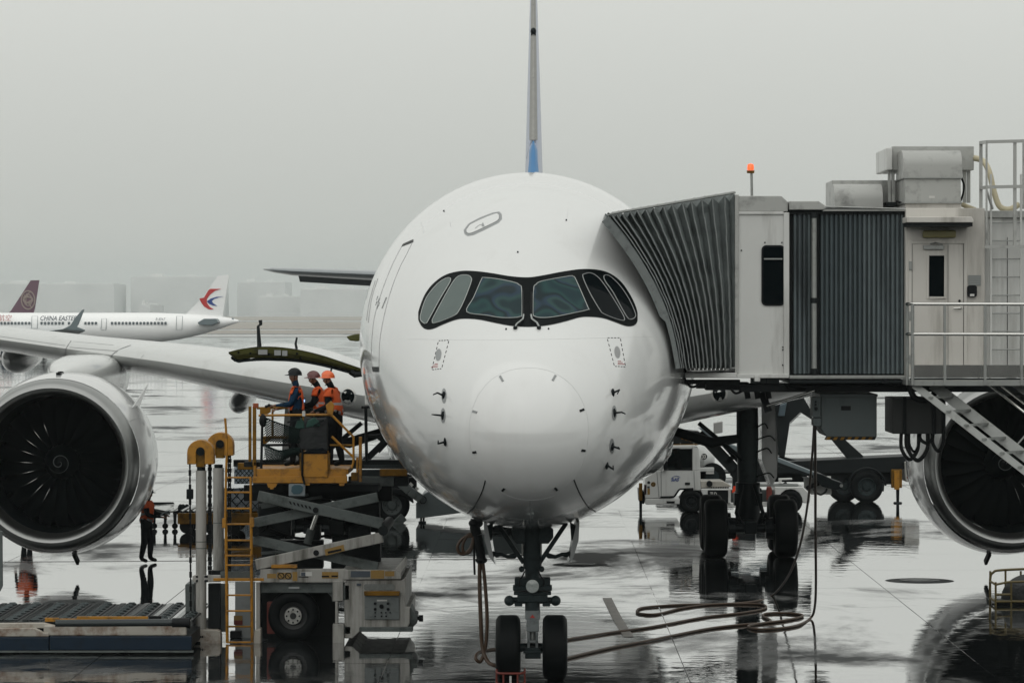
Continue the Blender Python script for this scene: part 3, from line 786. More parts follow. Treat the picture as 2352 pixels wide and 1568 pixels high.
# radome joint, strips, nose gear door seams
rad = [CL(*p) for p in ((1210, 107), (1080, 122), (960, 180), (870, 280), (818, 400), (800, 520), (806, 620), (830, 730), (880, 830), (960, 910), (1060, 975), (1150, 1003), (1215, 1008),
                        (1290, 1003), (1370, 980), (1460, 920), (1540, 830), (1590, 720), (1610, 600), (1614, 500), (1600, 410), (1560, 310), (1490, 215), (1390, 145), (1300, 115))]
ob('radome_joint', fline(rad, 0.0022, 0.001, 4, True), seam_faint, fus)
for (x, y, dx, dy, m_) in ((1020, 180, 10, 18, marking_grey), (1380, 175, -10, 18, marking_grey), (838, 406, 15, 5, marking_grey), (1570, 395, -15, 6, marking_black), (836, 682, 13, -2, marking_black), (1580, 670, -13, -2, marking_black), (1033, 938, 8, -9, marking_black), (1393, 933, -8, -9, marking_black)):
    p, q = CL(x - dx, y - dy), CL(x + dx, y + dy)
    mb = MB(); a, b_ = onf(*p, .003), onf(*q, .003)
    mb.bar(a, b_, 0.035, 0.012, (EYE - a).normalized())
    ob('lightning_strip', mb, m_, fus)
ob('nose_gear_door_gap', fline([CL(*p) for p in ((910, 875), (895, 930), (870, 990), (835, 1050), (790, 1098))], 0.010, 0.001, 5), mask_black, fus)
ob('nose_gear_door_gap', fline([CL(*p) for p in ((1516, 868), (1540, 930), (1570, 990), (1610, 1050), (1662, 1088))], 0.010, 0.001, 5), mask_black, fus)
ob('keel_joint', fline([CL(1217, 1010), CL(1217, 1090), CL(1217, 1160)], 0.006, 0.001, 4), seam, fus)
ob('belly_joint', fline([CN(95, 1195), CN(500, 1200), CN(900, 1205), CN(1300, 1200), CN(1750, 1190), CN(2050, 1182)], 0.0015, 0.001, 8), seam_faint, fus)
for pts in (((470, 400), (480, 430), (490, 468)), ((1475, 320), (1465, 385)), ((670, 400), (675, 430))):
    ob('skin_seam', fline([CN(*p) for p in pts], 0.004, 0.001), seam_faint, fus)
for (x, y) in ((1132, 606), (627, 325), (1463, 388), (1052, 1132), (1342, 1130)):
    c = onf(*CN(x, y), .005); mb = MB(); mb.ell(c, .014, .014, .02, 8, 5); ob('drain_mast', mb, dark_steel, fus)
# static port frames
for (x0, cx) in ((0, -1), (1, 1)):
    fr = [CN(*p) for p in (((590, 1210), (662, 1206), (612, 1400), (545, 1408)) if cx < 0 else ((1742, 1190), (1832, 1190), (1868, 1388), (1792, 1384)))]
    for k in range(4):
        a, b_ = fr[k], fr[(k + 1) % 4]
        nd = 4 if k % 2 == 0 else 6
        for j in range(nd):
            t0, t1 = (j + .2) / nd, (j + .7) / nd
            if k == 1 and j > 6: continue
            ob('stencil_dash', fline([(a[0] + (b_[0] - a[0]) * t0, a[1] + (b_[1] - a[1]) * t0), (a[0] + (b_[0] - a[0]) * t1, a[1] + (b_[1] - a[1]) * t1)], 0.006, 0.002), marking_black, fus)
    cc = (590, 1306) if cx < 0 else (1812, 1288)
    ov = [CN(cc[0] + 20 * cos(a) - cx * (-4) * sin(a), cc[1] + 42 * sin(a)) for a in [2 * pi * i / 16 for i in range(16)]]
    ob('static_port', patch(ov, 0.004, 10, 6), marking_grey if cx < 0 else seam, fus)
    for j in range(3):
        c2 = (575 - j * 6, 1368 + j * 11) if cx < 0 else (1826 + j * 6, 1350 + j * 10)
        ob('stencil_lettering', fline([CN(c2[0] - 10 - j * 6, c2[1]), CN(c2[0] + 10 + j * 6, c2[1] - 1)], 0.005, 0.002), marking_red, fus)
# air data probes
for (x, y, dx, big) in ((628, 297, -75, 1), (622, 432, -78, 1), (638, 610, -50, 0), (1780, 278, 32, 0), (1790, 414, 78, 1), (1775, 640, 42, 1), (1738, 768, 45, 0)):
    b0 = onf(*CL(x, y), 0.004)
    nn = (onf(*CL(x, y), 1.0) - onf(*CL(x, y), 0.0)).normalized()
    if big:
        pl = [CL(x + 17 * cos(a), y + 52 * sin(a)) for a in [2 * pi * i / 16 for i in range(16)]]
        ob('probe_plate', patch(pl, 0.004, 8, 6), marking_grey, fus)
    mb = MB(); mb.ell(b0, .03, .03, .07, 10, 6)
    tip_ = W(*CL(x + dx, y - (8 if dx < 0 else -6)), b0.y - 0.12)
    mid = b0 + nn * 0.13
    mb.tube([b0, mid, tip_], [.018, .014, .009], 6)
    ob('air_data_probe', mb, dark_steel, fus, smooth=50)
# crown antennas at the fin foot
for (u, w_, m_) in ((1213, 7, metal_grey), (1232, 10, white_paint)):
    c = W(u, 399, NY + 11.8)
    mb = MB(); mb.box(c.x - w_ * .004, c.x + w_ * .004, c.y, c.y + .5, 8.40, 8.50); ob('antenna', mb, m_, fus, bevel=0.01)

# ------------------------------------------------------------------ wings
def airfoil(n=14):
    """closed loop (x along chord 0..1, z in -0.5..0.5 of thickness), blunt droop nose"""
    up = []; lo = []
    for i in range(n + 1):
        x = 0.5 - 0.5 * cos(pi * i / n)
        t_ = 2.969 * sqrt(x) * 0.5 - 0.63 * x - 1.758 * x * x + 1.4215 * x ** 3 - 0.5075 * x ** 4
        up.append((x, t_ * 1.04)); lo.append((x, -t_ * 0.92))
    return up + lo[-2:0:-1]
AF = airfoil()
def wing_mesh(stations, sgn):
    rows_ = []
    for (x, yle, ch, zt, zb, inc) in stations:
        th = zt - zb; zc = (zt + zb) / 2; r = []
        for (c, h) in AF:
            z = zc + h * th * 1.02 - (c - 0.3) * ch * inc
            r.append(V3(AX + sgn * x, yle + c * ch, z))
        rows_.append(r)
    mb = MB(); mb.grid(rows_, True)
    mb.add(rows_[0], [tuple(range(len(AF)))]); mb.add(rows_[-1], [tuple(range(len(AF)))])
    return mb
ST = [(2.2, 72.9, 14.0, 4.50, 3.05, .02), (3.0, 73.6, 13.2, 4.58, 3.15, .02), (6.2, 76.2, 10.6, 4.90, 3.74, .02), (8.6, 78.2, 9.2, 5.12, 4.22, .02), (10.7, 79.8, 8.1, 5.28, 4.52, .025),
      (14.0, 82.3, 6.9, 5.60, 4.97, .025), (20.0, 86.6, 5.2, 6.35, 5.95, .03), (28.0, 92.5, 3.2, 7.7, 7.48, .03), (31.0, 95.2, 2.0, 8.9, 8.78, .03), (32.0, 96.8, .9, 10.2, 10.15, .03)]
for sgn in (-1, 1):
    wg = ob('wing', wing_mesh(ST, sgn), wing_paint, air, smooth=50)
    wv = wing_mesh(ST, sgn)
    wb = BVHTree.FromPolygons([tuple(p) for p in wv.v], wv.f)
    def onw(u, v, off=0.004):
        d = (W(u, v, 60) - EYE).normalized(); h = wb.ray_cast(EYE, d)
        return None if h[0] is None else h[0] - d * off
    def wline(pts, r, k=4):
        q = [onw(*tuple(p)[:2]) for p in spline([(a, b, 0) for (a, b) in pts], k)]
        q = [p for p in q if p is not None]
        if len(q) < 2: return None
        mb = MB(); mb.tube(q, r, 5); return mb
    if sgn < 0:
        for pts, r in ((((163, 783), (152, 800), (149, 818), (150, 833)), .014), (((300, 793), (270, 805), (248, 826), (247, 845), (258, 858)), .014),
                       (((160, 797), (270, 806)), .006), (((0, 772), (150, 793)), .004), (((330, 815), (316, 832), (315, 855)), .004), (((168, 784), (260, 792)), .004)):
            m_ = wline(pts, r)
            if m_: ob('slat_seam', m_, seam, wg)
    # flap track fairings
    for (xx, yy, zz, r) in ((7.35, 82.5, 3.55, .30), (13.6, 86.5, 4.62, .46), (17.5, 89.0, 5.4, .40)):
        mb = MB(); X_ = AX + sgn * xx
        prof = [(0, .02), (.25, .45), (.8, .8), (1.8, 1.0), (3.2, .9), (4.6, .4), (5.2, .02)]
        rows_ = [[V3(X_ + r * q * cos(a), yy + d, zz + r * q * sin(a) * 1.0 + 0.06 * d) for a in [2 * pi * k / 18 for k in range(18)]] for (d, q) in prof]
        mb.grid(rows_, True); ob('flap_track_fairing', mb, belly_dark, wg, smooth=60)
    # landing light and access plate at the root
    c = V3(AX + sgn * 4.62, 74.55, 3.86)
    def rootdisc(u, v, ru, rv, off):
        rows_ = []
        for q in (0.02, .5, 1.0):
            r_ = []
            for a in [2 * pi * k / 20 for k in range(20)]:
                p = onw(u + ru * q * cos(a), v + rv * q * sin(a), off)
                r_.append(p if p is not None else W(u + ru * q * cos(a), v + rv * q * sin(a), 75.2))
            rows_.append(r_)
        mb = MB(); mb.grid(rows_, True); return mb
    uu = 799 if sgn < 0 else 1650
    if sgn < 0:
        ob('landing_light_rim', rootdisc(uu, 911, 20, 22, .006), pm('pale rim paint', (.6, .6, .58), .4), wg, smooth=60)
        ob('landing_light', rootdisc(uu, 910, 15, 17, .012), glass_dark, wg, smooth=60)
        mb = MB(); mb.pbox(838, 858, 888, 930, 72.6, .05); pl = ob('root_panel', mb, pm('pale rim paint', (.6, .6, .58), .4), wg, bevel=.02)
        for v in (898, 912):
            mb = MB(); mb.pbox(842, 850, v, v + 4, 72.585, .012); ob('root_panel_slot', mb, mask_black, wg)
    else:
        ob('landing_light_rim', rootdisc(1652, 902, 20, 24, .006), pm('pale rim paint', (.6, .6, .58), .4), wg, smooth=60)
        ob('landing_light', rootdisc(1652, 902, 15, 19, .012), glass_dark, wg, smooth=60)
# belly fairing
mb = MB(); rows_ = []
for (y, hw, zb, zt) in ((70.0, .6, 2.5, 2.9), (71.5, 2.0, 2.15, 3.0), (73.5, 3.0, 1.98, 3.5), (77, 3.35, 1.92, 3.9), (84, 3.35, 1.92, 3.9), (89, 3.0, 2.0, 3.6), (92, 2.0, 2.3, 3.0), (93.5, .5, 2.6, 2.8)):
    rows_.append([V3(AX + hw * cos(a), y, (zb + zt) / 2 + (zt - zb) / 2 * (abs(sin(a)) ** .7) * (1 if sin(a) > 0 else -1)) for a in [2 * pi * k / 32 for k in range(32)]])
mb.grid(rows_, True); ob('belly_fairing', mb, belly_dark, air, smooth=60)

# ------------------------------------------------------------------ tail
mb = MB(); rows_ = []
FX = -0.04
for (z, yle, ch, th) in ((7.6, 98.0, 12.0, .74), (8.5, 100.2, 10.2, .68), (10.5, 103.2, 8.9, .57), (13.5, 106.9, 6.9, .42), (16.2, 110.2, 5.0, .27), (17.0, 111.6, 3.8, .20)):
    rows_.append([V3(FX + h * th * .98, yle + c * ch, z) for (c, h) in AF])
mb.grid(rows_, True); mb.add(rows_[-1], [tuple(range(len(AF)))])
fin = ob('fin', mb, tail_lilac, air, smooth=50)
le = lambda z: (98.0 + (z - 7.6) * 2.44) if z < 8.5 else (100.2 + (z - 8.5) * 1.5 if z < 10.5 else 103.2 + (z - 10.5) * 1.233)
mw = lambda z: 0.27 - (z - 8) * 0.0175
rows_ = []
for i in range(13):
    z = 11.30 + i * (16.8 - 11.30) / 12; y = le(z); r = mw(z) * .62
    rows_.append([V3(FX + r * q, y - 0.045 + .16 * q * q, z) for q in (-1, -.6, -.3, 0, .3, .6, 1)])
mb = MB(); mb.grid(rows_); ob('leading_edge', mb, pm('worn bare leading edge', (.33, .325, .31), .4, metal=.5, var=.15, vscale=5), fin, smooth=60)
rows_ = []
for i in range(9):
    z = 8.6 + i * (11.28 - 8.6) / 8; y = le(z); r = mw(z) * (.72 if i < 6 else (.60 if i < 8 else .15))
    rows_.append([V3(FX + r * q, y - 0.05 + .16 * q * q, z) for q in (-1, -.6, -.3, 0, .3, .6, 1)])
mb = MB(); mb.grid(rows_); ob('fin_root_stripe', mb, tail_blue, fin, smooth=60)
for z in (11.28, 13.45, 16.1):
    mb = MB(); mb.tube([V3(FX + mw(z) * q * 1.02, le(z) - .06 + .5 * q * q, z - .55 * q * q) for q in (-1, -.7, -.4, -.15, 0, .15, .4, .7, 1)], .008, 5)
    ob('fin_seam', mb, seam, fin)
mb = MB(); c = V3(FX, le(15.1) - .08, 15.1); mb.ell(c, .10, .16, .12, 12, 8); mb.bar(c + V3(0, -.05, -.14), c + V3(0, -.02, -.04), .16, .1)
ob('fin_camera', mb, dark_steel, fin, smooth=50)
for sgn in (-1, 1):
    rows_ = []
    for (x, yle, ch, zc, th) in ((1.0, 105.5, 6.2, 6.92, .38), (1.9, 106.0, 5.8, 6.95, .37), (5.0, 108.0, 4.2, 7.10, .31), (8.0, 110.2, 2.8, 7.24, .24), (8.7, 111.0, 1.9, 7.30, .15), (9.1, 112.3, .5, 7.33, .04)):
        rows_.append([V3(AX + sgn * x, yle + c * ch, zc + h * th * 1.1 - 0.02 * c * ch) for (c, h) in AF])
    mb = MB(); mb.grid(rows_, True); mb.add(rows_[-1], [tuple(range(len(AF)))])
    tp = ob('tailplane', mb, pm('tailplane grey', (.30, .32, .33), .3, coat=.3), air, smooth=50)
    a, b_ = V3(AX + sgn * 2.1, 110.6, 6.80), V3(AX + sgn * 7.9, 112.2, 7.10)
    mb = MB(); mb.add([a, b_, b_ + V3(0, .7, -.20), a + V3(0, .9, -.24), a + V3(0, 0, .10), b_ + V3(0, 0, .07), b_ + V3(0, .74, -.18), a + V3(0, .94, -.21)],
                      [(0, 1, 2, 3), (7, 6, 5, 4), (0, 4, 5, 1), (1, 5, 6, 2), (2, 6, 7, 3), (3, 7, 4, 0)])
    ob('elevator', mb, pm('dark elevator paint', (.10, .12, .125), .4), tp)

# ------------------------------------------------------------------ engines
def engine(cx, cz, sgn):
    YL = 72.7; o = V3(cx, YL, cz)
    cowl = [(0.52, 1.90), (0.9, 1.955), (1.5, 2.01), (2.4, 2.03), (3.4, 1.97), (4.4, 1.83), (5.2, 1.66), (5.22, 1.60), (4.5, 1.62)]
    mb = MB(); mb.lathe(cowl, o, 'y', 72)
    for p in mb.v:
        if p.z < cz: p.z = cz + (p.z - cz) * 1.03          # gearbox bulge below
    e = ob('engine', mb, pm('engine cowl paint', (.60, .605, .60), .2, coat=.7, var=.04, vscale=1.5, dirt=(.45, .45, .43), dscale=2.5, damt=.2, streak=True), air, smooth=50)
    lip = [(0.60, 1.52), (0.35, 1.535), (0.16, 1.58), (0.05, 1.63), (0.0, 1.70), (0.03, 1.765), (0.12, 1.82), (0.28, 1.865), (0.5, 1.895)]
    mb = MB(); mb.lathe(lip, o, 'y', 72); ob('inlet_lip', mb, metal_lip, e, smooth=60)
    mb = MB(); mb.lathe([(0.51, 1.905), (0.53, 1.905)], o, 'y', 72); ob('lip_seam', mb, seam, e)
    mb = MB(); mb.lathe([(0.60, 1.518), (1.2, 1.50), (1.9, 1.515), (2.5, 1.50), (2.9, 1.45)], o, 'y', 64); ob('inlet_barrel', mb, barrel, e, smooth=60)
    mb = MB(); mb.lathe([(2.6, 1.50), (2.62, .02)], o, 'y', 48); ob('fan_case_wall', mb, under_dark, e)
    # fan: 22 swept wide-chord blades sharing one mesh
    bl = MB(); rows_ = []
    for i in range(9):
        q = i / 8; r = .36 + (1.47 - .36) * q
        tw = radians(28 + 34 * q); ch = .34 + .16 * sin(pi * min(1, q * 1.1)); sw = -.10 * sin(pi * q) + .10 * q * q
        row = []
        for s_ in (-.5, -.17, .17, .5):
            tang = s_ * ch * sin(tw) + .05 * sin(pi * q)
            row.append(V3(tang, 1.85 + s_ * ch * cos(tw) + sw + .06 * (s_ * s_ * 4 - 1), r))
        rows_.append(row)
    bl.grid(rows_)
    th = MB(); th.grid([[p + V3(.012, .006, 0) for p in r_] for r_ in rows_])
    bl.add(th.v, [tuple(reversed(f)) for f in th.f])
    bl.v = [p + ORG[e.name] for p in bl.v]
    b0 = ob('fan_blade', bl, fan_metal, e, smooth=60)
    b0.location = o - ORG[e.name]
    for k in range(1, 22):
        c = b0.copy(); COL.objects.link(c); c.rotation_euler = (0, 2 * pi * k / 22, 0)
    ed = MB(); ed.tube([r_[0] + V3(-.004, -.010, 0) for r_ in rows_[2:6]], [.002, .007, .006, .002], 6)
    ed.v = [p + ORG[e.name] for p in ed.v]
    e0 = ob('blade_glint', ed, pm('blade glint metal', (.55, .55, .54), .12, metal=1.0), e, smooth=60); e0.location = o - ORG[e.name]
    ks = (14, 15, 16, 17, 18, 19, 20, 21) if sgn < 0 else (7, 9, 10)
    e0.rotation_euler = (0, 2 * pi * (13 if sgn < 0 else 6) / 22, 0)
    for k in ks:                                            # strips added on these blades alone, to imitate glints of light
        c = e0.copy(); COL.objects.link(c); c.rotation_euler = (0, 2 * pi * k / 22, 0)
    sp_o = V3(cx, YL + 1.35, cz)
    mb = MB(); mb.lathe([(-.12, .002), (-.10, .05), (-.02, .15), (.12, .27), (.30, .37), (.45, .42)], sp_o, 'y', 36)
    spn = ob('spinner', mb, spinner_m, e, smooth=60)
    pts = []
    for i in range(64):
        q = i / 63; a = sgn * (-.6 + q * 2 * pi * 1.55); r = .04 + .22 * q
        yy = -.11 + .9 * r * r * 2.2 + .1 * r
        pts.append(sp_o + V3(r * cos(a), yy - .02, r * sin(a)))
    mb = MB(); mb.tube(pts, [.005 + .008 * (1 - abs(2 * (i / 63) - .7)) for i in range(64)], 6); ob('spiral', mb, spiral_m, spn, smooth=60)
    # core nozzle and plug
    mb = MB(); mb.lathe([(4.4, 1.25), (5.3, 1.15), (6.6, .85), (6.62, .78), (5.5, .6)], o, 'y', 40); mb.lathe([(5.8, .6), (7.4, .08)], o, 'y', 30)
    ob('exhaust_nozzle', mb, metal_grey, e, smooth=50)
    # strake on the inboard shoulder, oil door, drain mast
    mb = MB(); s_ = -sgn
    a = radians(38); base = o + V3(s_ * 1.99 * cos(a), 1.7, 1.99 * sin(a)); tip = o + V3(s_ * 2.50 * cos(a + .1), 2.7, 2.52 * sin(a + .1)); end = o + V3(s_ * 1.98 * cos(a), 3.1, 1.98 * sin(a))
    off = V3(.02, 0, -.02 * s_)
    mb.add([base, tip, end, base + off, tip + off, end + off], [(0, 1, 2), (5, 4, 3), (0, 3, 4, 1), (1, 4, 5, 2), (2, 5, 3, 0)])
    ob('nacelle_strake', mb, wing_paint, e)
    mb = MB(); mb.box(cx + s_ * .02 - .05, cx + s_ * .02 + .05, YL + 1.0, YL + 1.2, cz + 1.955, cz + 2.02); ob('cowl_scoop', mb, mask_black, e)
    mb = MB(); mb.bar(o + V3(s_ * .28, 1.6, -2.03), o + V3(s_ * .34, 1.9, -2.28), .07, .14); ob('drain_mast', mb, dark_steel, e, bevel=.02)
    for (a0_, y0_, y1_) in ((radians(35), .06, .5), (radians(30), .55, 1.5)):
        pr = pchip([0.0, .03, .12, .28, .5, .9, 1.5], [1.70, 1.765, 1.82, 1.865, 1.895, 1.957, 2.012]); mb = MB()
        mb.tube([o + V3(s_ * (pr(y) + .002) * cos(a0_), y, (pr(y) + .002) * sin(a0_)) for y in [y0_ + (y1_ - y0_) * i / 6 for i in range(7)]], .005, 5); ob('cowl_seam', mb, seam, e)
    # pylon
    mb = MB(); rows_ = []
    for (y, hw, z0, z1) in ((74.2, .08, cz + 1.90, cz + 2.04), (74.9, .36, cz + 1.6, cz + 2.16), (76.0, .58, cz + 1.5, cz + 2.28), (77.6, .70, cz + 1.4, cz + 2.36), (80.2, .72, cz + 1.35, cz + 2.34), (83.5, .4, cz + 1.3, cz + 2.2), (85, .06, cz + 1.6, cz + 2.1)):
        rows_.append([V3(cx + hw * (abs(cos(a)) ** .6) * (1 if cos(a) > 0 else -1), y, (z0 + z1) / 2 + (z1 - z0) / 2 * (abs(sin(a)) ** .7) * (1 if sin(a) > 0 else -1)) for a in [2 * pi * k / 24 for k in range(24)]])
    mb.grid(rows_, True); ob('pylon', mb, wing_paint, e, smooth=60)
    return e
engine(-10.63, 2.55, -1)
engine(10.50, 2.55, 1)

# ------------------------------------------------------------------ wheels
def wheel_mesh(c, r, w, n=40, groove=True):
    """tyre lathe about x"""
    h = w / 2
    prof = [(-h * .55, r * .52), (-h * .8, r * .60), (-h, r * .74), (-h * .97, r * .86), (-h * .82, r * .955)]
    xs = [-.62, -.58, -.30, -.26, -.02, .02, .26, .30, .58, .62]
    for i, x in enumerate(xs):
        if groove and i % 4 in (1, 2): pass
        prof.append((h * x, r * (.995 if groove and i % 2 == 0 else 1.0)))
    prof += [(h * .82, r * .955), (h * .97, r * .86), (h, r * .74), (h * .8, r * .60), (h * .55, r * .52)]
    mb = MB(); mb.lathe(prof, c, 'x', n)
    return mb
def hub_mesh(c, r, w, n=24):
    h = w / 2
    mb = MB(); mb.lathe([(-h * .55, r * .53), (-h * .62, r * .50), (-h * .35, r * .42), (-h * .3, r * .2), (-h * .5, r * .16), (-h * .5, .002)], c, 'x', n)
    mb.lathe([(h * .55, r * .53), (h * .62, r * .50), (h * .35, r * .42), (h * .3, r * .2), (h * .5, r * .16), (h * .5, .002)], c, 'x', n)
    return mb

# ------------------------------------------------------------------ nose gear
NG = 53.5; gx = -0.05; sN = FL / NG
def N_(u, v, dy=0.0): return W(u, v, NG) + V3(0, dy, 0)
mb = MB(); mb.cyl(N_(1223, 1195), N_(1223, 1305), .15, .15, 20); mb.cyl(N_(1223, 1300), N_(1223, 1400), .12, .12, 20)
ng = ob('nose_gear_strut', mb, gear_grey, air, smooth=40)
mb = MB(); mb.cyl(N_(1223, 1395), N_(1223, 1470), .075, .075, 18); ob('chrome_piston', mb, metal_grey, ng, smooth=40)
mb = MB(); mb.pbox(1206, 1241, 1402, 1422, NG - .16, .3); mb.pbox(1209, 1238, 1422, 1450, NG - .18, .12)
mb.pbox(1211, 1217, 1450, 1500, NG - .18, .10); mb.pbox(1230, 1236, 1450, 1500, NG - .18, .10); mb.pbox(1211, 1236, 1470, 1476, NG - .18, .10)
ob('torque_link', mb, pm('pale grey gear paint', (.24, .25, .25), .4, var=.15, dirt=(.06, .06, .06), dscale=6, damt=.4), ng, bevel=.01)
mb = MB(); mb.prism([(N_(1217, 0).x, WZ(1416, NG)), (N_(1229, 0).x, WZ(1416, NG)), (N_(1223, 0).x, WZ(1408, NG))], 'xz', NG - .168, NG - .163); ob('warning_mark', mb, marking_red, ng)
for s_ in (-1, 1):
    cx = gx + s_ * .378
    mb = wheel_mesh(V3(cx, NG, .525), .525, .40)
    w = ob('nose_wheel', mb, rubber, ng, smooth=50)
    ob('hub', hub_mesh(V3(cx, NG, .525), .525, .40), hub_white, w, smooth=50)
mb = MB(); mb.cyl(V3(gx - .36, NG, .525), V3(gx + .36, NG, .525), .07, .07, 14); ob('axle', mb, gear_grey, ng)
mb = MB(); mb.pbox(1202, 1246, 1495, 1500, NG - .25, .12); mb.pbox(1206, 1242, 1487, 1512, NG - .22, .16); ob('tow_fitting', mb, gear_grey, ng, bevel=.01)
# steering collar
mb = MB(); mb.pbox(1182, 1264, 1327, 1345, NG - .12, .28); mb.pbox(1178, 1268, 1345, 1356, NG - .16, .3); mb.pbox(1180, 1266, 1358, 1366, NG - .1, .22); mb.pbox(1188, 1258, 1366, 1382, NG - .14, .3)
mb.pbox(1182, 1200, 1382, 1392, NG - .1, .2); mb.pbox(1246, 1264, 1382, 1392, NG - .1, .2)
mb.cyl(N_(1172, 1378), N_(1274, 1378), .055, .055, 12)
ob('steering_collar', mb, gear_grey, ng, bevel=.012)
for u in (1170, 1276):
    mb = MB(); c = N_(u, 1378, -.05); mb.ell(c, .085, .085, .085, 14, 10); ob('steering_actuator_end', mb, metal_bright if False else gear_grey, ng, smooth=60)
mb = MB(); c = N_(1223, 1343, -.2); mb.cyl(c, c + V3(0, .14, 0), .118, .10, 24); tl = ob('taxi_light', mb, gear_grey, ng, smooth=40)
mb = MB(); mb.lathe([(-.012, .105), (-.022, .06), (-.026, .002)], c, 'y', 24); ob('lens', mb, lens_m, ng, smooth=60)
for (u, s_) in ((1192, -1), (1254, 1)):
    mb = MB(); poly = [(-17, -12), (-9, -20), (14, -20), (17, -14), (17, 16), (12, 20), (-6, 20), (-17, 6)]
    mb.uvprism([(u + s_ * (-a), 1228 + b_) for (a, b_) in poly], NG - .1, .18); ob('landing_light', mb, gear_grey, ng, bevel=.012)
    mb = MB(); mb.uvprism([(u + s_ * (-a) * .8, 1228 + b_ * .8) for (a, b_) in poly], NG - .11, .012); ob('lens', mb, pm('dim lamp lens', (.06, .07, .072), .2, coat=1, var=.4, vscale=50), ng)
for s_ in (-1, 1):
    U = lambda d: 1221 + s_ * d
    mb = MB(); mb.bar(N_(U(80), 1200), N_(U(18), 1292), .09, .07); ob('drag_brace', mb, gear_grey, ng, bevel=.01)
    mb = MB(); mb.uvprism([(U(103), 1200), (U(110), 1198), (U(108), 1240), (U(96), 1280), (U(83), 1296), (U(88), 1280), (U(94), 1245)], NG - .6, 1.5)
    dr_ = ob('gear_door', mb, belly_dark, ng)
    mb = MB(); mb.uvprism([(U(88), 1198), (U(100), 1206), (U(97), 1240), (U(91), 1240)], NG - .2, .12); ob('door_bracket', mb, gear_grey, ng)
    mb = MB(); mb.tube([N_(U(90), 1268), N_(U(80), 1274), N_(U(70), 1272), N_(U(55), 1278), N_(U(40), 1276), N_(U(28), 1268)], [.03, .045, .03, .03, .045, .03], 8); ob('door_link', mb, gear_grey, ng, smooth=50)
    mb = MB(); mb.cyl(N_(U(21), 1240, -.05), N_(U(21), 1275, -.05), .02, .02, 8); ob('actuator_rod', mb, metal_bright, ng)
    mb = MB(); mb.ell(N_(U(23), 1305, -.1), .045, .045, .05, 10, 8); ob('pivot_boss', mb, gear_grey, ng, smooth=60)
    mb = MB(); mb.tube(spline([N_(U(16), 1310, -.15), N_(U(22), 1322, -.2), N_(U(28), 1330, -.18), N_(U(27), 1345, -.15)], 4), .012, 6); ob('hydraulic_line', mb, hose_black, ng, smooth=60)

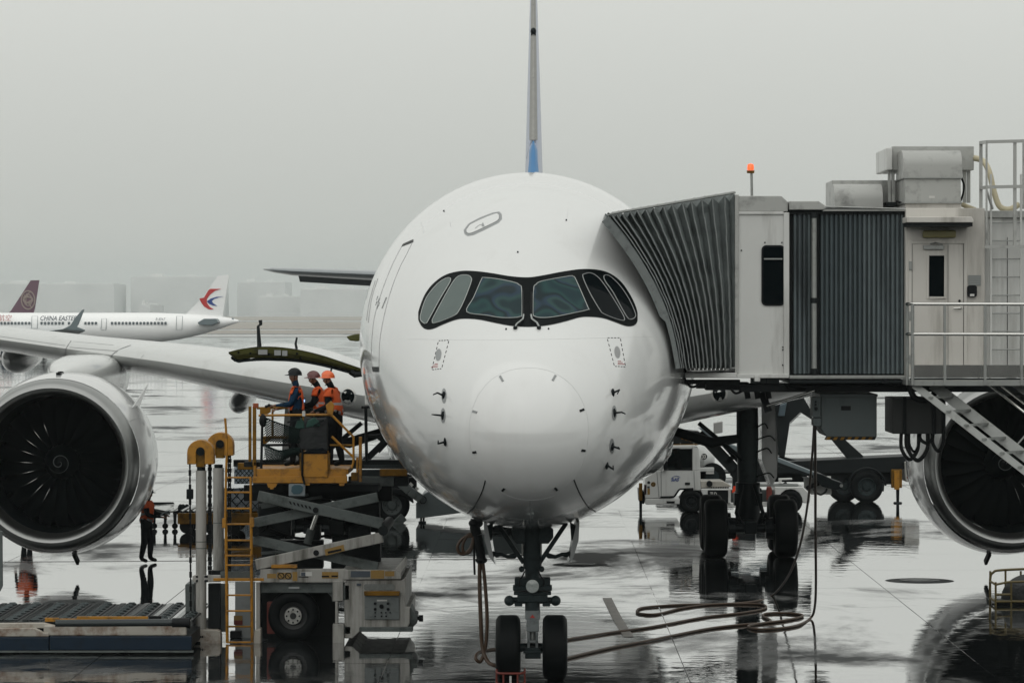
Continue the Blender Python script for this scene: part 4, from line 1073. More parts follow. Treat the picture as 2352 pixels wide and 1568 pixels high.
# ------------------------------------------------------------------ main gear (the one under the boarding bridge shows)
def main_gear(sgn):
    MX = AX + sgn * 5.32; MY = 80.9
    mb = MB(); mb.tube([V3(MX, MY + .3, 4.1), V3(MX, MY + .1, 2.9), V3(MX, MY, 1.0)], [.26, .27, .22], 20)
    g_ = ob('main_gear_strut', mb, gear_grey, air, smooth=40)
    mb = MB(); mb.cyl(V3(MX, MY, 1.75), V3(MX, MY, .75), .30, .30, 20); mb.box(MX - .34, MX + .34, MY - .25, MY + .2, 1.2, 1.5); ob('oleo_housing', mb, dark_steel, g_, smooth=40)
    mb = MB(); mb.bar(V3(MX, MY - 1.15, .72), V3(MX, MY + 1.15, .72), .30, .30); ob('bogie_beam', mb, dark_steel, g_, bevel=.03)
    for dy in (-1.02, 1.02):
        mb = MB(); mb.cyl(V3(MX - .85, MY + dy, .70), V3(MX + .85, MY + dy, .70), .10, .10, 14); ob('axle', mb, dark_steel, g_)
        for s_ in (-1, 1):
            c = V3(MX + s_ * .84, MY + dy, .70)
            w = ob('main_wheel', wheel_mesh(c, .70, .55), rubber, g_, smooth=50)
            ob('hub', hub_mesh(c, .70, .55), gear_grey, w, smooth=50)
            mb = MB(); mb.cyl(c - V3(s_ * .30, 0, 0), c - V3(s_ * .48, 0, 0), .27, .25, 16); ob('brake_pack', mb, dark_steel, w)
    ib = -sgn
    mb = MB(); mb.tube([V3(MX, MY + .05, 2.85), V3(MX + ib * .9, MY, 2.72), V3(MX + ib * 1.8, MY + .1, 3.0), V3(MX + ib * 2.3, MY + .2, 3.3)], [.10, .14, .12, .10], 10); ob('side_stay', mb, dark_steel, g_, smooth=50)
    mb = MB(); mb.tube([V3(MX, MY - .1, 2.2), V3(MX + ib * 1.2, MY, 3.2)], .055, 8); ob('lock_link', mb, dark_steel, g_)
    mb = MB(); mb.add([V3(MX - ib * .32, MY - .2, 3.95), V3(MX - ib * .62, MY - .35, 3.95), V3(MX - ib * .72, MY - .3, 2.6), V3(MX - ib * .70, MY - .2, 1.9), V3(MX - ib * .58, MY - .15, 1.65), V3(MX - ib * .34, MY - .1, 2.3),
                       V3(MX - ib * .30, MY + 1.1, 3.95), V3(MX - ib * .58, MY + 1.1, 3.95), V3(MX - ib * .68, MY + 1.1, 2.6), V3(MX - ib * .66, MY + 1.1, 1.9), V3(MX - ib * .55, MY + 1.1, 1.65), V3(MX - ib * .30, MY + 1.1, 2.3)],
                      [(0, 1, 2, 3, 4, 5), (11, 10, 9, 8, 7, 6)] + [(i, i + 6, (i + 1) % 6 + 6, (i + 1) % 6) for i in range(6)])
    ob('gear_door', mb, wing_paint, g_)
    for (z, dx) in ((3.1, .2), (2.8, .5), (2.5, .35), (1.9, .45)):
        mb = MB(); mb.tube(spline([V3(MX - ib * .2, MY - .28, z), V3(MX - ib * (.3 + dx * .4), MY - .4, z + .1), V3(MX - ib * (.35 + dx * .6), MY - .3, z - .02)], 5), .02, 6); ob('hydraulic_line', mb, hose_black, g_, smooth=60)
    for s_ in (-1, 1):
        for q in range(3):
            mb = MB(); mb.tube(spline([V3(MX + s_ * .25, MY - 1.0, .8 + q * .12), V3(MX + s_ * .42, MY - 1.15, .95 - q * .08), V3(MX + s_ * .5, MY - 1.1, .62)], 5), .016, 6); ob('brake_line', mb, hose_black, g_, smooth=60)
        mb = MB(); mb.tube([V3(MX + s_ * .15, MY - .3, 1.7), V3(MX + s_ * .32, MY - .7, 1.05), V3(MX + s_ * .2, MY - 1.0, .75)], .05, 8); ob('pitch_trimmer', mb, dark_steel, g_)
    return g_
main_gear(1); main_gear(-1)

# ------------------------------------------------------------------ open cargo door on the right side of the aircraft
YC = 62.5
arc = spline([(525, 808, 0), (560, 800, 0), (620, 797, 0), (680, 803, 0), (740, 817, 0), (800, 837, 0), (842, 851, 0)], 4)
rows_ = []
for p in arc:
    q = (p.x - 525) / 317; th = 27 * (1 - q) ** .6 + 5
    th = 24 - 14 * max(0, q - .35) / .65
    if q < .06: th = 4 + 20 * q / .06
    for_row = [W(p.x, p.y, YC), W(p.x, p.y + th * .55, YC + .02), W(p.x, p.y + th, YC + .10), W(p.x, p.y + th * .9, YC + 2.75), W(p.x, p.y - 14, YC + 2.8)]
    for_row = [for_row[0], for_row[1], for_row[2], for_row[2] + V3(0, 2.7, 0), for_row[0] + V3(0, 2.8, 0)]
    rows_.append(for_row)
mb = MB(); mb.grid(rows_, True); mb.add(rows_[0], [(0, 1, 2, 3, 4)]); mb.add(rows_[-1], [(4, 3, 2, 1, 0)])
cd = ob('cargo_door', mb, olive, air, smooth=30, label='open olive primed cargo door seen edge on')
top_rows = [[r[0] + V3(0, -.012, .012), r[4] + V3(0, 0, .05)] for r in rows_]
mb = MB(); mb.grid(top_rows); ob('door_skin', mb, white_paint, cd, smooth=60)
mb = MB(); mb.grid([[r[2] + V3(0, -.03, -.02), r[2] + V3(0, 2.6, -.02), r[2] + V3(0, 2.6, -.06), r[2] + V3(0, -.03, -.06)] for r in rows_[1:]], True); ob('door_seal', mb, dark_steel, cd)
# red swoosh on the outside of the door
sw = [arc[i] for i in range(8, 20)]
mb = MB(); mb.grid([[W(p.x, p.y - 1.5, YC + .05 + .02 * k), W(p.x + 4, p.y - 2.0 - 5.0 * sin(pi * k / 11), YC + 1.0 + 1.6 * (k / 11))] for k, p in enumerate(sw)]); ob('red_swoosh', mb, pm('coral swoosh paint', (.55, .14, .14), .3), cd)
for (u, v0, v1, hook) in ((596, 797, 735, 1), (682, 801, 775, 0)):
    mb = MB(); a = W(u, v0 + 3, YC + .3); b_ = W(u - 3, v1 + 14, YC + .3)
    pts = [a, b_] + ([W(u + 3, v1 + 10, YC + .3), W(u + 2, v1, YC + .3)] if hook else [W(u, v1, YC + .3)])
    mb.tube(pts, [.05, .03, .035, .04] if hook else [.03, .025, .02], 6); ob('door_hook', mb, under_dark, cd)
for (u, v) in ((548, 809), (575, 811), (618, 813), (682, 812), (690, 822)):
    mb = MB(); c = W(u, v, YC - .005); mb.cyl(c, c + V3(0, .03, 0), .022, .022, 10); ob('rivet_hole', mb, mask_black, cd)
for (u0, u1, v0, v1) in ((593, 614, 803, 814), (630, 645, 804, 816), (648, 660, 805, 817)):
    mb = MB(); mb.pbox(u0, u1, v0, v1, YC - .012, .01); ob('placard', mb, marking_grey, cd)
mb = MB(); mb.cyl(W(756, 868, YC + 1.2), W(763, 840, YC + 1.2), .018, .018, 8); ob('door_stay', mb, metal_grey, cd)
mb = MB(); mb.tube([W(805, 853, YC), W(815, 860, YC), W(845, 858, YC)], [.06, .06, .04], 8); ob('door_hinge', mb, under_dark, cd)
# second, aft opening edge peeping past the fuselage
mb = MB(); mb.uvprism([(795, 773), (812, 768), (845, 764), (845, 777), (820, 784), (803, 782)], 66.0, .35); d2 = ob('access_door', mb, olive, air, bevel=.02, label='small olive access door edge beside the fuselage')
mb = MB(); mb.tube([W(838, 768, 66), W(837, 740, 66), W(840, 730, 66)], .03, 6); ob('door_hook', mb, under_dark, d2)
# ================================================================== BOARDING BRIDGE
YP = 53.4
br = thing('boarding_bridge', 'grey passenger boarding bridge with pleated canopy docked to the airliner', 'jet bridge', (7.0, 55.6, 0))
def part(name, rects, Y, dep, mat, parent=br, bevel=0.0, label=None):
    mb = MB()
    for (u0, u1, v0, v1) in rects: mb.pbox(u0, u1, v0, v1, Y, dep)
    return ob(name, mb, mat, parent, bevel=bevel, label=label)
# --- pleated canopy
cont = spline([(1397, 497, 0), (1432, 540, 0), (1470, 594, 0), (1505, 655, 0), (1533, 720, 0), (1550, 780, 0), (1562, 845, 0)], 4)
NT = len(cont)
Cp = []
for p in cont:
    q = onf(p.x, p.y, 0.0)
    Cp.append(W(p.x, p.y, min(q.y - .12, 52.2) if q is not None else 52.2))
tops = [447 + 0 * k for k in range(NT)]
Rp = [W(1688, 447 + (846 - 447) * k / (NT - 1), YP) for k in range(NT)]
NR = 15
def rib_pt(f, k, dy=0.0):
    p = Cp[k].lerp(Rp[k], f); return p + V3(0, dy, 0)
rows_ = []; fr_list = []
for i in range(2 * NR + 1):
    f = (min(1, max(0, (i + (random.uniform(-.22, .22) if 0 < i < 2 * NR else 0)) / (2 * NR)))) ** 1.35
    val = i % 2
    row = [rib_pt(f, k, .20 * val * (1 - .45 * f)) + V3(0, 0, (-.10 * val if k == 0 else 0)) + V3(random.uniform(-.006, .006), random.uniform(-.02, .02), 0) * (1 if 0 < k < NT - 1 else 0) for k in range(NT)]
    rows_.append([row[0] + V3(0, 2.6, .12)] + row)
    if not val: fr_list.append(row)
mb = MB(); mb.grid(rows_)
bel = ob('canopy_bellows', mb, canvas, br, smooth=20)
sd = bel.modifiers.new('thick', 'SOLIDIFY'); sd.thickness = 0.012
for i, row in enumerate(fr_list[1:-1]):
    mb = MB(); mb.tube([p + V3(0, -.012, 0) for p in row], .011, 5)
    ob('canopy_rib', mb, pm('worn rib edge', (.26, .265, .26), .6, var=.25, vscale=6), bel, smooth=60)
mb = MB(); mb.tube([W(1399, 497, YP + .6)] + [r[0] + V3(0, -.02, .035) for r in fr_list], .022, 6); ob('canopy_rail', mb, metal_grey, bel)
hem = []
for k in range(NT):
    a = Cp[k]; nxt = Cp[min(k + 1, NT - 1)] - Cp[max(k - 1, 0)]; sd_ = V3(-nxt.z, 0, nxt.x).normalized() * -1
    w_ = .13 if k < NT * .66 else .07
    hem.append([a + V3(0, -.07, 0), a + V3(0, -.07, 0) - sd_ * w_ * -1, a + V3(0, .12, 0) + sd_ * w_, a + V3(0, .12, 0)])
mb = MB(); mb.grid(hem, True); mb.add(hem[0], [(0, 1, 2, 3)]); mb.add(hem[-1], [(3, 2, 1, 0)]); ob('canopy_hem', mb, canvas_edge, bel, smooth=40)
mb = MB(); mb.grid([[Cp[k] + V3(.06, .05, 0), Cp[k] + V3(.10, 1.2, 0), Cp[k] + V3(.25, 3.6, 0)] for k in range(NT)]); fp_ = ob('canopy_shade_flap', mb, pm('dark shade canvas', (.012, .014, .015), .8, spec=.1), bel, smooth=50)  # dark flap added so the fuselage side next to it falls into shade
# canvas inside face closing the far side
mb = MB(); mb.grid([[Cp[k] + V3(.15, 2.5, 0), Rp[k] + V3(0, 2.6, 0)] for k in range(NT)]); ob('canopy_far_side', mb, canvas, bel)
# roller row and sill under the canopy
r0 = None
for k in range(10):
    u = 1582 + k * 9.4
    if r0 is None:
        mb = MB(); mb.cyl(W(u, 838, YP - .05), W(u, 850, YP - .05), .022, .030, 10); r0 = ob('canopy_roller', mb, pm('white nylon', (.5, .5, .48), .5), br); u00 = u
    else: rep(r0, (9.4 * k * YP / FL, 0, 0))
part('roller_rail', [(1575, 1690, 843, 846)], YP - .03, .05, metal_grey)
part('canopy_sill', [(1574, 1692, 856, 868)], YP - .1, 2.6, cab_paint, bevel=.01)
part('canopy_bracket', [(1566, 1576, 800, 872)], YP + .1, .4, under_dark)
# --- cab
part('cab_wall', [(1693, 1810, 490, 862)], YP, 3.0, cab_paint)
part('cab_post', [(1688, 1697, 447, 866)], YP - .04, .2, cab_roof, bevel=.008)
part('cab_post', [(1800, 1813, 488, 864)], YP - .03, .15, cab_paint, bevel=.008)
part('cab_rail', [(1697, 1800, 486, 492)], YP - .035, .1, cab_paint, bevel=.005)
mb = MB(); mb.uvprism([(1690, 450), (1795, 450), (1810, 464), (1810, 486), (1690, 486)], YP - .02, 3.0); ob('cab_roof', mb, cab_roof, br, bevel=.012)
part('cab_floor_edge', [(1692, 1812, 859, 868)], YP - .06, 3.0, cab_paint, bevel=.008)
part('cab_fitting', [(1733, 1746, 862, 876)], YP - .08, .2, cab_paint, bevel=.008)
def rrect(u0, u1, v0, v1, r, n=5):
    out = []
    for (cx, cy, a0) in ((u1 - r, v0 + r, -pi / 2), (u1 - r, v1 - r, 0), (u0 + r, v1 - r, pi / 2), (u0 + r, v0 + r, pi)):
        for i in range(n + 1):
            a = a0 + pi / 2 * i / n; out.append((cx + r * cos(a), cy + r * sin(a)))
    return out
mb = MB(); mb.uvprism(rrect(1749, 1803, 563, 702, 11), YP - .02, .04); w = ob('cab_window_gasket', mb, marking_black, br)
mb = MB(); mb.uvprism(rrect(1753, 1799, 567, 698, 8), YP - .026, .01); ob('cab_window', mb, glass_dark, br)
part('window_bar', [(1755, 1797, 593, 596)], YP - .04, .015, metal_grey)
for (u, v) in ((1757, 557), (1796, 557), (1798, 797), (1798, 803), (1798, 838), (1703, 575)):
    mb = MB(); c = W(u, v, YP - .012); mb.ell(c, .012, .012, .012, 8, 6); ob('bolt_head', mb, marking_black, br)
# beacon
mb = MB(); mb.cyl(W(1727, 452, YP + .5), W(1726, 397, YP + .5), .022, .022, 10); bp_ = ob('beacon_pole', mb, metal_grey, br)
mb = MB(); mb.cyl(W(1724, 398, YP + .5), W(1724, 392, YP + .5), .06, .065, 14); ob('beacon_base', mb, yellow_dirty, br)
mb = MB(); c = W(1724, 391, YP + .5); mb.lathe([(0, .055), (.06, .056), (.095, .048), (.108, .02), (.11, .002)], c, 'z', 16); ob('beacon_lens', mb, orange_light, br, smooth=50)
# --- rotunda curtains
part('curtain_backing', [(1812, 2080, 478, 868)], YP + .16, 2.6, under_dark)
def slat_row(us, w_, Y, mat, v0, v1):
    s0 = None
    for u in us:
        if s0 is None:
            x = WX(u, Y); a = w_ * Y / FL
            mb = MB(); mb.prism([(x, Y + .06), (x + a * .18, Y), (x + a * .62, Y), (x + a * .80, Y + .05), (x + a * .97, Y + .05), (x + a * .97, Y + .09), (x, Y + .09)], 'xy', WZ(v1, Y), WZ(v0, Y))
            s0 = ob('curtain_slat', mb, mat, br); u00 = u
        else: rep(s0, ((u - u00) * Y / FL, 0, 0))
slat_row([1822 + 10.6 * k for k in range(4)], 10.6, YP + .05, slat_blue, 489, 858)
slat_row([1884 + 10.8 * k for k in range(9)], 10.8, YP + .06, slat_dark, 489, 858)
slat_row([1981.2 + 10.8 * k for k in range(9)], 10.8, YP + .06, slat_blue, 489, 858)
mb = MB(); mb.cyl(W(1870, 490, YP - .02), W(1870, 858, YP - .02), .045, .045, 14); cl_ = ob('rotunda_post', mb, metal_grey, br, smooth=50)
for v in (495, 690, 852):
    mb = MB(); mb.cyl(W(1870, v - 6, YP - .02), W(1870, v + 6, YP - .02), .058, .058, 14); ob('post_clamp', mb, under_dark, br)
mb = MB(); mb.uvprism([(1813, 462), (1880, 462), (1896, 472), (1896, 482), (1813, 482)], YP - .08, 2.9); ob('rotunda_roof', mb, cab_roof, br, bevel=.012)
part('rotunda_roof_edge', [(1890, 2080, 480, 485)], YP - .06, 2.9, cab_roof)
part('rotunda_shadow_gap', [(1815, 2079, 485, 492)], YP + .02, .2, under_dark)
mb = MB(); mb.tube([W(1893, 478, YP - .1), W(1896, 475, YP - .1), W(2078, 480, YP - .1)], .015, 6); ob('roof_conduit', mb, metal_grey, br)
part('rotunda_floor_beam', [(1813, 2085, 862, 870)], YP - .05, 2.8, metal_grey, bevel=.008)
part('rotunda_floor_beam', [(1813, 2085, 873, 880)], YP - .12, 2.8, under_dark, bevel=.008)
part('limit_switch', [(2028, 2041, 869, 880)], YP - .16, .1, marking_black)
# --- tunnel end with service door
part('tunnel_wall', [(2080, 2262, 478, 866)], YP - .1, 3.2, cab_warm, bevel=.01)
part('tunnel_wall', [(2262, 2300, 490, 866)], YP + .12, 3.0, cab_paint)
mb = MB(); mb.box(WX(2300, YP + .16), 24, YP + .16, YP + 3.1, WZ(866, YP), WZ(492, YP)); ob('tunnel', mb, cab_paint, br)
part('tunnel_cornice', [(2260, 2420, 484, 500)], YP + .06, 3.0, cab_roof, bevel=.008)
mb = MB(); mb.uvprism([(2083, 498), (2232, 498), (2236, 505), (2236, 511), (2083, 511)], YP - .75, .66); aw = ob('door_canopy', mb, cab_warm, br, bevel=.01)
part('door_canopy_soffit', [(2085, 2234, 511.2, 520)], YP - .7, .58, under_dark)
part('lamp_housing', [(2120, 2196, 529, 546)], YP - .2, .1, pm('old diffuser', (.30, .27, .13), .4, var=.2), bevel=.02)
part('door_frame', [(2087, 2094, 552, 862), (2214, 2221, 552, 862), (2094, 2214, 552, 559)], YP - .125, .05, cab_warm, bevel=.004)
dl = part('service_door', [(2095.5, 2212.5, 560.5, 862)], YP - .112, .03, cab_warm)
part('door_gap', [(2094.2, 2095.6, 559, 862), (2212.4, 2214, 559, 862), (2177, 2178, 562, 862)], YP - .1135, .004, under_dark)
part('door_window_frame', [(2129, 2134, 582, 686), (2169, 2174, 582, 686), (2134, 2169, 582, 587), (2134, 2169, 681, 686)], YP - .13, .03, cab_warm, bevel=.004)
part('door_window', [(2134, 2169, 587, 681)], YP - .12, .01, glass_dark)
part('door_closer', [(2121, 2168, 563, 573)], YP - .17, .06, metal_grey, bevel=.008)
mb = MB(); mb.tube([W(2165, 562, YP - .16), W(2148, 557, YP - .2), W(2137, 560, YP - .15)], .012, 6); ob('closer_arm', mb, metal_grey, br)
mb = MB(); mb.cyl(W(2190, 708, YP - .15), W(2207, 707, YP - .15), .013, .013, 8); mb.cyl(W(2206, 707, YP - .11), W(2206, 707, YP - .15), .02, .02, 10); ob('door_handle', mb, metal_bright, br)
mb = MB(); mb.cyl(W(2204, 691, YP - .105), W(2204, 691, YP - .125), .022, .022, 10); ob('door_lock', mb, marking_black, br)
for v in (600, 715, 815):
    part('door_hinge', [(2088, 2095, v, v + 20)], YP - .15, .04, metal_grey, bevel=.005)
mb = MB(); mb.uvprism(rrect(2223, 2244, 655, 682, 5), YP - .17, .06); ob('card_reader', mb, marking_black, br)
part('card_reader_label', [(2228, 2238, 675, 680)], YP - .176, .004, sticker_white)
sg = part('notice_plate', [(2224, 2253, 632, 656)], YP - .112, .01, pm('notice plate', (.27, .27, .26), .5))
part('notice_line', [(2227, 2250, 636, 637.4), (2227, 2250, 641, 642.2), (2227, 2250, 646, 647.2), (2227, 2250, 651, 652.2)], YP - .116, .003, marking_grey)
# wall ladder and cage
for u in (2276, 2345):
    mb = MB(); mb.bar(W(u, 862, YP), W(u, 400, YP), .03, .05); ob('ladder_rail', mb, cab_paint, br)
for k in range(9):
    v = 553 + k * 41.5 - 41.5
    mb = MB(); mb.cyl(W(2276, v, YP), W(2345, v, YP), .011, .011, 8); ob('ladder_rung', mb, metal_grey, br)
part('wall_seam', [(2313, 2314.5, 545, 862)], YP + .155, .004, under_dark)
def pipe(name, pts, r, mat=cab_paint, k=0, parent=br, n=8):
    q = [W(*p) for p in pts]
    if k: q = spline(q, k)
    mb = MB(); mb.tube(q, r, n); return ob(name, mb, mat, parent, smooth=50)
for (u, Y) in ((2253, YP + .3), (2331, YP - .3), (2352, YP + .4)):
    mb = MB(); mb.bar(W(u, 480, Y), W(u, 325, Y), .05, .05); ob('cage_post', mb, cab_roof, br)
mb = MB(); mb.bar(W(2331, 480, YP - .3), W(2331, 565, YP - .3), .05, .05); ob('cage_post', mb, cab_roof, br)
mb = MB(); mb.bar(W(2266, 330, YP - .32), W(2266, 560, YP - .32), .03, .03); ob('cage_post', mb, cab_roof, br)
for v in (328, 432):
    mb = MB()
    for (a, b_) in (((2253, v, YP + .3), (2268, v - 2, YP - .32)), ((2268, v - 2, YP - .32), (2400, v - 5, YP - .32)), ((2352, v, YP + .4), (2400, v, YP + .4))): mb.bar(W(*a), W(*b_), .045, .05)
    ob('cage_hoop', mb, cab_roof, br)
mb = MB(); mb.bar(W(2262, 567, YP - .32), W(2400, 566, YP - .32), .04, .05); ob('cage_hoop', mb, cab_roof, br)
mb = MB(); mb.bar(W(2266, 438, YP - .3), W(2280, 480, YP - .1), .03, .03); ob('cage_brace', mb, cab_roof, br)
# --- roof units
part('ventilator_case', [(2050, 2237, 336, 391)], YP + 1.2, 1.6, cab_roof, bevel=.01)
part('ventilator_case_side', [(2036, 2050, 339, 391)], YP + 1.1, 1.7, cab_paint, bevel=.02)
def hood(u0, u1, v0, v1, Y, dep, vb):
    x0, x1 = WX(u0, Y), WX(u1, Y); zt, zm, zb = WZ(v0, Y), WZ(v1, Y), WZ(vb, Y)
    h = zt - zm
    prof = [(Y + dep, zt)] + [(Y + h * .9 - h * .9 * sin(a), zm + h * .35 + h * .65 * cos(a)) for a in [pi / 2 * i / 8 for i in range(9)]] + [(Y, zm)] + ([(Y + .0, zb)] if zb < zm else []) + [(Y + dep, min(zb, zm))]
    mb = MB(); mb.prism(prof, 'yz', x0, x1); return mb
ob('ventilator_hood', hood(2075, 2210, 344, 398, YP + .35, 1.1, 408), cab_roof, br, smooth=35)
part('ventilator_body', [(2079, 2207, 410, 465)], YP + .38, 1.2, cab_roof, bevel=.008)
part('ventilator_flange', [(2076, 2210, 407, 410), (2076, 2210, 464, 467)], YP + .34, 1.3, metal_grey)
part('ventilator_plinth', [(2080, 2208, 467, 478)], YP + .4, 1.2, cab_warm)
part('ventilator_label', [(2134, 2147, 450, 455)], YP + .374, .006, sticker_white)
for (u0, u1) in ((2040, 2046), (2048, 2055), (2212, 2220), (2222, 2229)):
    part('ventilator_leg', [(u0, u1, 390, 466)], YP + 1.3, .08, cab_roof)
part('ventilator_sill', [(2036, 2060, 464, 474)], YP + 1.2, .6, under_dark)
part('condenser_case', [(1911, 2090, 414, 474)], YP + 1.7, 1.2, cab_roof, bevel=.01)
ob('condenser_hood', hood(1917, 2028, 421, 478, YP + 1.2, .6, 480), cab_roof, br, smooth=35)
pipe('roof_cable', ((2060, 462, YP + 1.0), (2070, 466, YP + .9), (2090, 466, YP + .8)), .02, hose_black, 4)
pipe('roof_hose', ((2236, 363, YP + 1.3), (2258, 370, YP + .9), (2272, 395, YP + .6), (2283, 440, YP + .5), (2296, 474, YP + .45), (2318, 481, YP + .45), (2340, 470, YP + .5)), .05, hose_yellow, 6)
pipe('roof_hose', ((2210, 470, YP + .9), (2240, 482, YP + .7)), .04, hose_yellow)
pipe('ventilator_cable', ((2208, 408, YP + .6), (2214, 425, YP + .7), (2212, 445, YP + .7), (2205, 465, YP + .7)), .018, hose_black, 4)
# --- landing platform
YQ = 51.9
part('platform_floor', [(2095, 2440, 874, 886)], YQ, 1.35, metal_grey, bevel=.006)
part('platform_edge', [(2090, 2440, 868, 872)], YQ - .01, .05, under_dark)
part('toe_board', [(2095, 2440, 838, 867)], YQ + .02, .015, metal_bright)
for u in (2084, 2096):
    mb = MB(); mb.cyl(W(u, 884, YQ + (.5 if u < 2090 else 0)), W(u, 699, YQ + (.5 if u < 2090 else 0)), .028, .028, 10); ob('rail_post', mb, metal_grey, br, smooth=50)
for u in (2170.5, 2263, 2347):
    part('rail_post', [(u - 3, u + 3, 698, 884)], YQ - .02, .05, metal_grey)
for v in (698, 767):
    pipe('handrail', ((2083, v, YQ + .6), (2086, v, YQ + .1), (2097, v, YQ), (2450, v + 1, YQ)), .027, metal_bright)
# --- under the bridge
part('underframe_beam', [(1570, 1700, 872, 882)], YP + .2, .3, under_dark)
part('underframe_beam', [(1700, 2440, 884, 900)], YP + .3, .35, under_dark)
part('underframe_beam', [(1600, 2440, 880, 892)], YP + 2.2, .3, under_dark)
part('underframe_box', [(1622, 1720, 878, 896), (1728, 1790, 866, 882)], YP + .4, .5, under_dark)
part('underframe_plate', [(1728, 1760, 868, 880), (1762, 1790, 868, 880)], YP + .38, .02, box_grey)
for (u, v1) in ((1712, 955), (1735, 940), (1760, 960)):
    mb = MB(); mb.bar(W(u, 880, YP + .8), W(u + 6, 915, YP + .8), .09, .09); ob('cab_hanger', mb, under_dark, br)
mb = MB(); mb.bar(W(1750, 900, YP + 1.2), W(1765, 945, YP + 1.2), .12, .12); ob('cab_hanger', mb, under_dark, br)
mb = MB(); mb.bar(W(1870, 903, YP - .1), W(1650, 968, YP + 1.5), .02, .03); 
pipe('stay_bar', ((1872, 897, YP - .05), (1762, 932, YP + .4)), .022, metal_bright)
for pts in (((1580, 878, YP), (1586, 888, YP), (1600, 886, YP), (1606, 880, YP)), ((1680, 895, YP + .3), (1690, 903, YP + .3), (1704, 898, YP + .3)), ((1800, 880, YP + .2), (1815, 895, YP + .2), (1850, 893, YP + .3)), ((2088, 884, YP), (2100, 912, YP - .1), (2125, 918, YP - .1), (2145, 905, YP - .1), (2158, 886, YP))):
    pipe('loose_cable', pts, .02 if pts[0][0] < 2000 else .05, hose_black, 6)
mb = MB(); mb.uvprism([(1886, 910), (2014, 910), (2014, 1003), (1900, 1003), (1886, 985)], YP + .5, 1.5); cb = ob('power_cabinet', mb, box_grey, br, bevel=.012, label='large dark grey cabinet slung under the bridge')
part('cabinet_frame', [(1884, 2016, 905, 911)], YP + .47, 1.56, box_grey)
part('cabinet_side_panel', [(1866, 1885, 912, 958), (1868, 1886, 960, 978)], YP + .45, .4, box_grey, bevel=.01)
for (u, v, r) in ((1873, 922, .018), (1873, 929, .018), (1874, 938, .03)):
    mb = MB(); c = W(u, v, YP + .45); mb.cyl(c, c + V3(0, -.04, 0), r, r, 10); ob('cabinet_knob', mb, marking_black, br)
part('cabinet_badge', [(1932, 1954, 932, 942)], YP + .495, .006, marking_black)
for k in range(14):
    mb = MB(); u = 1901 + k * 8
    mb.uvprism([(u, 1003.2), (u + 8, 1003.2), (u + 4, 1010), (u - 4, 1010)], YP + .5, .3); ob('hazard_stripe', mb, yellow_dirty if k % 2 == 0 else marking_black, br)
part('hose_cabinet', [(2050, 2168, 914, 996)], YP + .7, 1.2, pm('brown grey cabinet', (.055, .053, .05), .5, var=.2), bevel=.012, label='dark cabinet with hose coils hanging below it')
for u in (2074, 2142, 2164):
    part('hose_cabinet_rib', [(u, u + 8, 912, 997)], YP + .66, .05, under_dark)
for (u, w_, d, s_) in ((2090, 40, 60, .03), (2096, 32, 50, .02), (2100, 24, 42, .022), (2108, 46, 62, .034), (2128, 30, 22, .03), (2155, 26, 40, .03)):
    pts = [(u - w_ / 2, 995, YP + .8), (u - w_ / 2 + 1, 995 + d * .6, YP + .75), (u, 995 + d, YP + .72), (u + w_ / 2 - 2, 995 + d * .6, YP + .75), (u + w_ / 2, 995, YP + .8)]
    pipe('hanging_hose', pts, s_, hose_black, 7)
# --- stair down from the platform
d_ = V3(1.0, -.30, -.80)
A0 = W(2100, 884, YQ + .2); Bo = V3(.36, .62, .0)
for nm, o_, h_ in (('stair_stringer', A0, .11), ('stair_stringer', A0 + Bo, .17)):
    mb = MB(); mb.bar(o_, o_ + d_ * 5.7, .05, h_, V3(.62, 0, .78)); st = ob(nm, mb, metal_grey, br)
s0 = None
for k in range(20):
    p = A0 + d_ * (.22 + .268 * k)
    if s0 is None:
        mb = MB(); mb.add([p + V3(-.02, -.12, 0) , p + Bo + V3(-.02, -.12, 0), p + Bo + V3(.14, .02, 0), p + V3(.14, .02, 0)] + [p + V3(-.02, -.12, -.035), p + Bo + V3(-.02, -.12, -.035), p + Bo + V3(.14, .02, -.035), p + V3(.14, .02, -.035)],
                          [(0, 1, 2, 3), (7, 6, 5, 4), (0, 4, 5, 1), (1, 5, 6, 2), (2, 6, 7, 3), (3, 7, 4, 0)])
        s0 = ob('stair_tread', mb, metal_grey, br)
    else: rep(s0, d_ * .268 * k)
for off in (V3(.60, .62, .50), V3(.78, .64, .50)):
    mb = MB(); mb.tube([A0 + off + d_ * .35, A0 + off + d_ * 5.7], .02, 8); ob('stair_handrail', mb, metal_bright, br)
mb = MB(); mb.tube([A0 + Bo + d_ * 1.25, A0 + Bo + d_ * 1.25 + V3(.42, 0, .48)], .016, 8); ob('stair_rail_post', mb, metal_grey, br)
mb = MB(); mb.bar(A0 + V3(1.55, .6, .12), A0 + V3(1.55, .6, .12) + d_ * 4.6, .05, .14, V3(.62, 0, .78)); ob('stair_stringer', mb, metal_grey, br)
# drive column standing beyond the right edge
mb = MB(); mb.box(14.2, 14.9, 55.0, 55.7, 0.0, 4.7); mb.box(16.6, 17.3, 55.0, 55.7, 0.0, 4.7); mb.box(13.6, 17.9, 54.8, 55.9, 4.2, 4.78); ob('drive_column', mb, cab_roof, br)
# ================================================================== CARGO LOADER
YL = 59.5
ld = thing('cargo_loader', 'white and yellow scissor-lift cargo loader beside the nose with raised crew platform', 'loader', (-4.2, 60.8, 0))
def lp(name, rects, Y, dep, mat, bevel=0.0, parent=None, label=None, chamfer=None):
    mb = MB()
    for (u0, u1, v0, v1) in rects: mb.pbox(u0, u1, v0, v1, Y, dep)
    return ob(name, mb, mat, parent or ld, bevel=bevel, label=label)
CS = lambda x, y: (414 + x * 0.2802, 1129 + y * 0.2802)      # loader close-up crop -> survey px
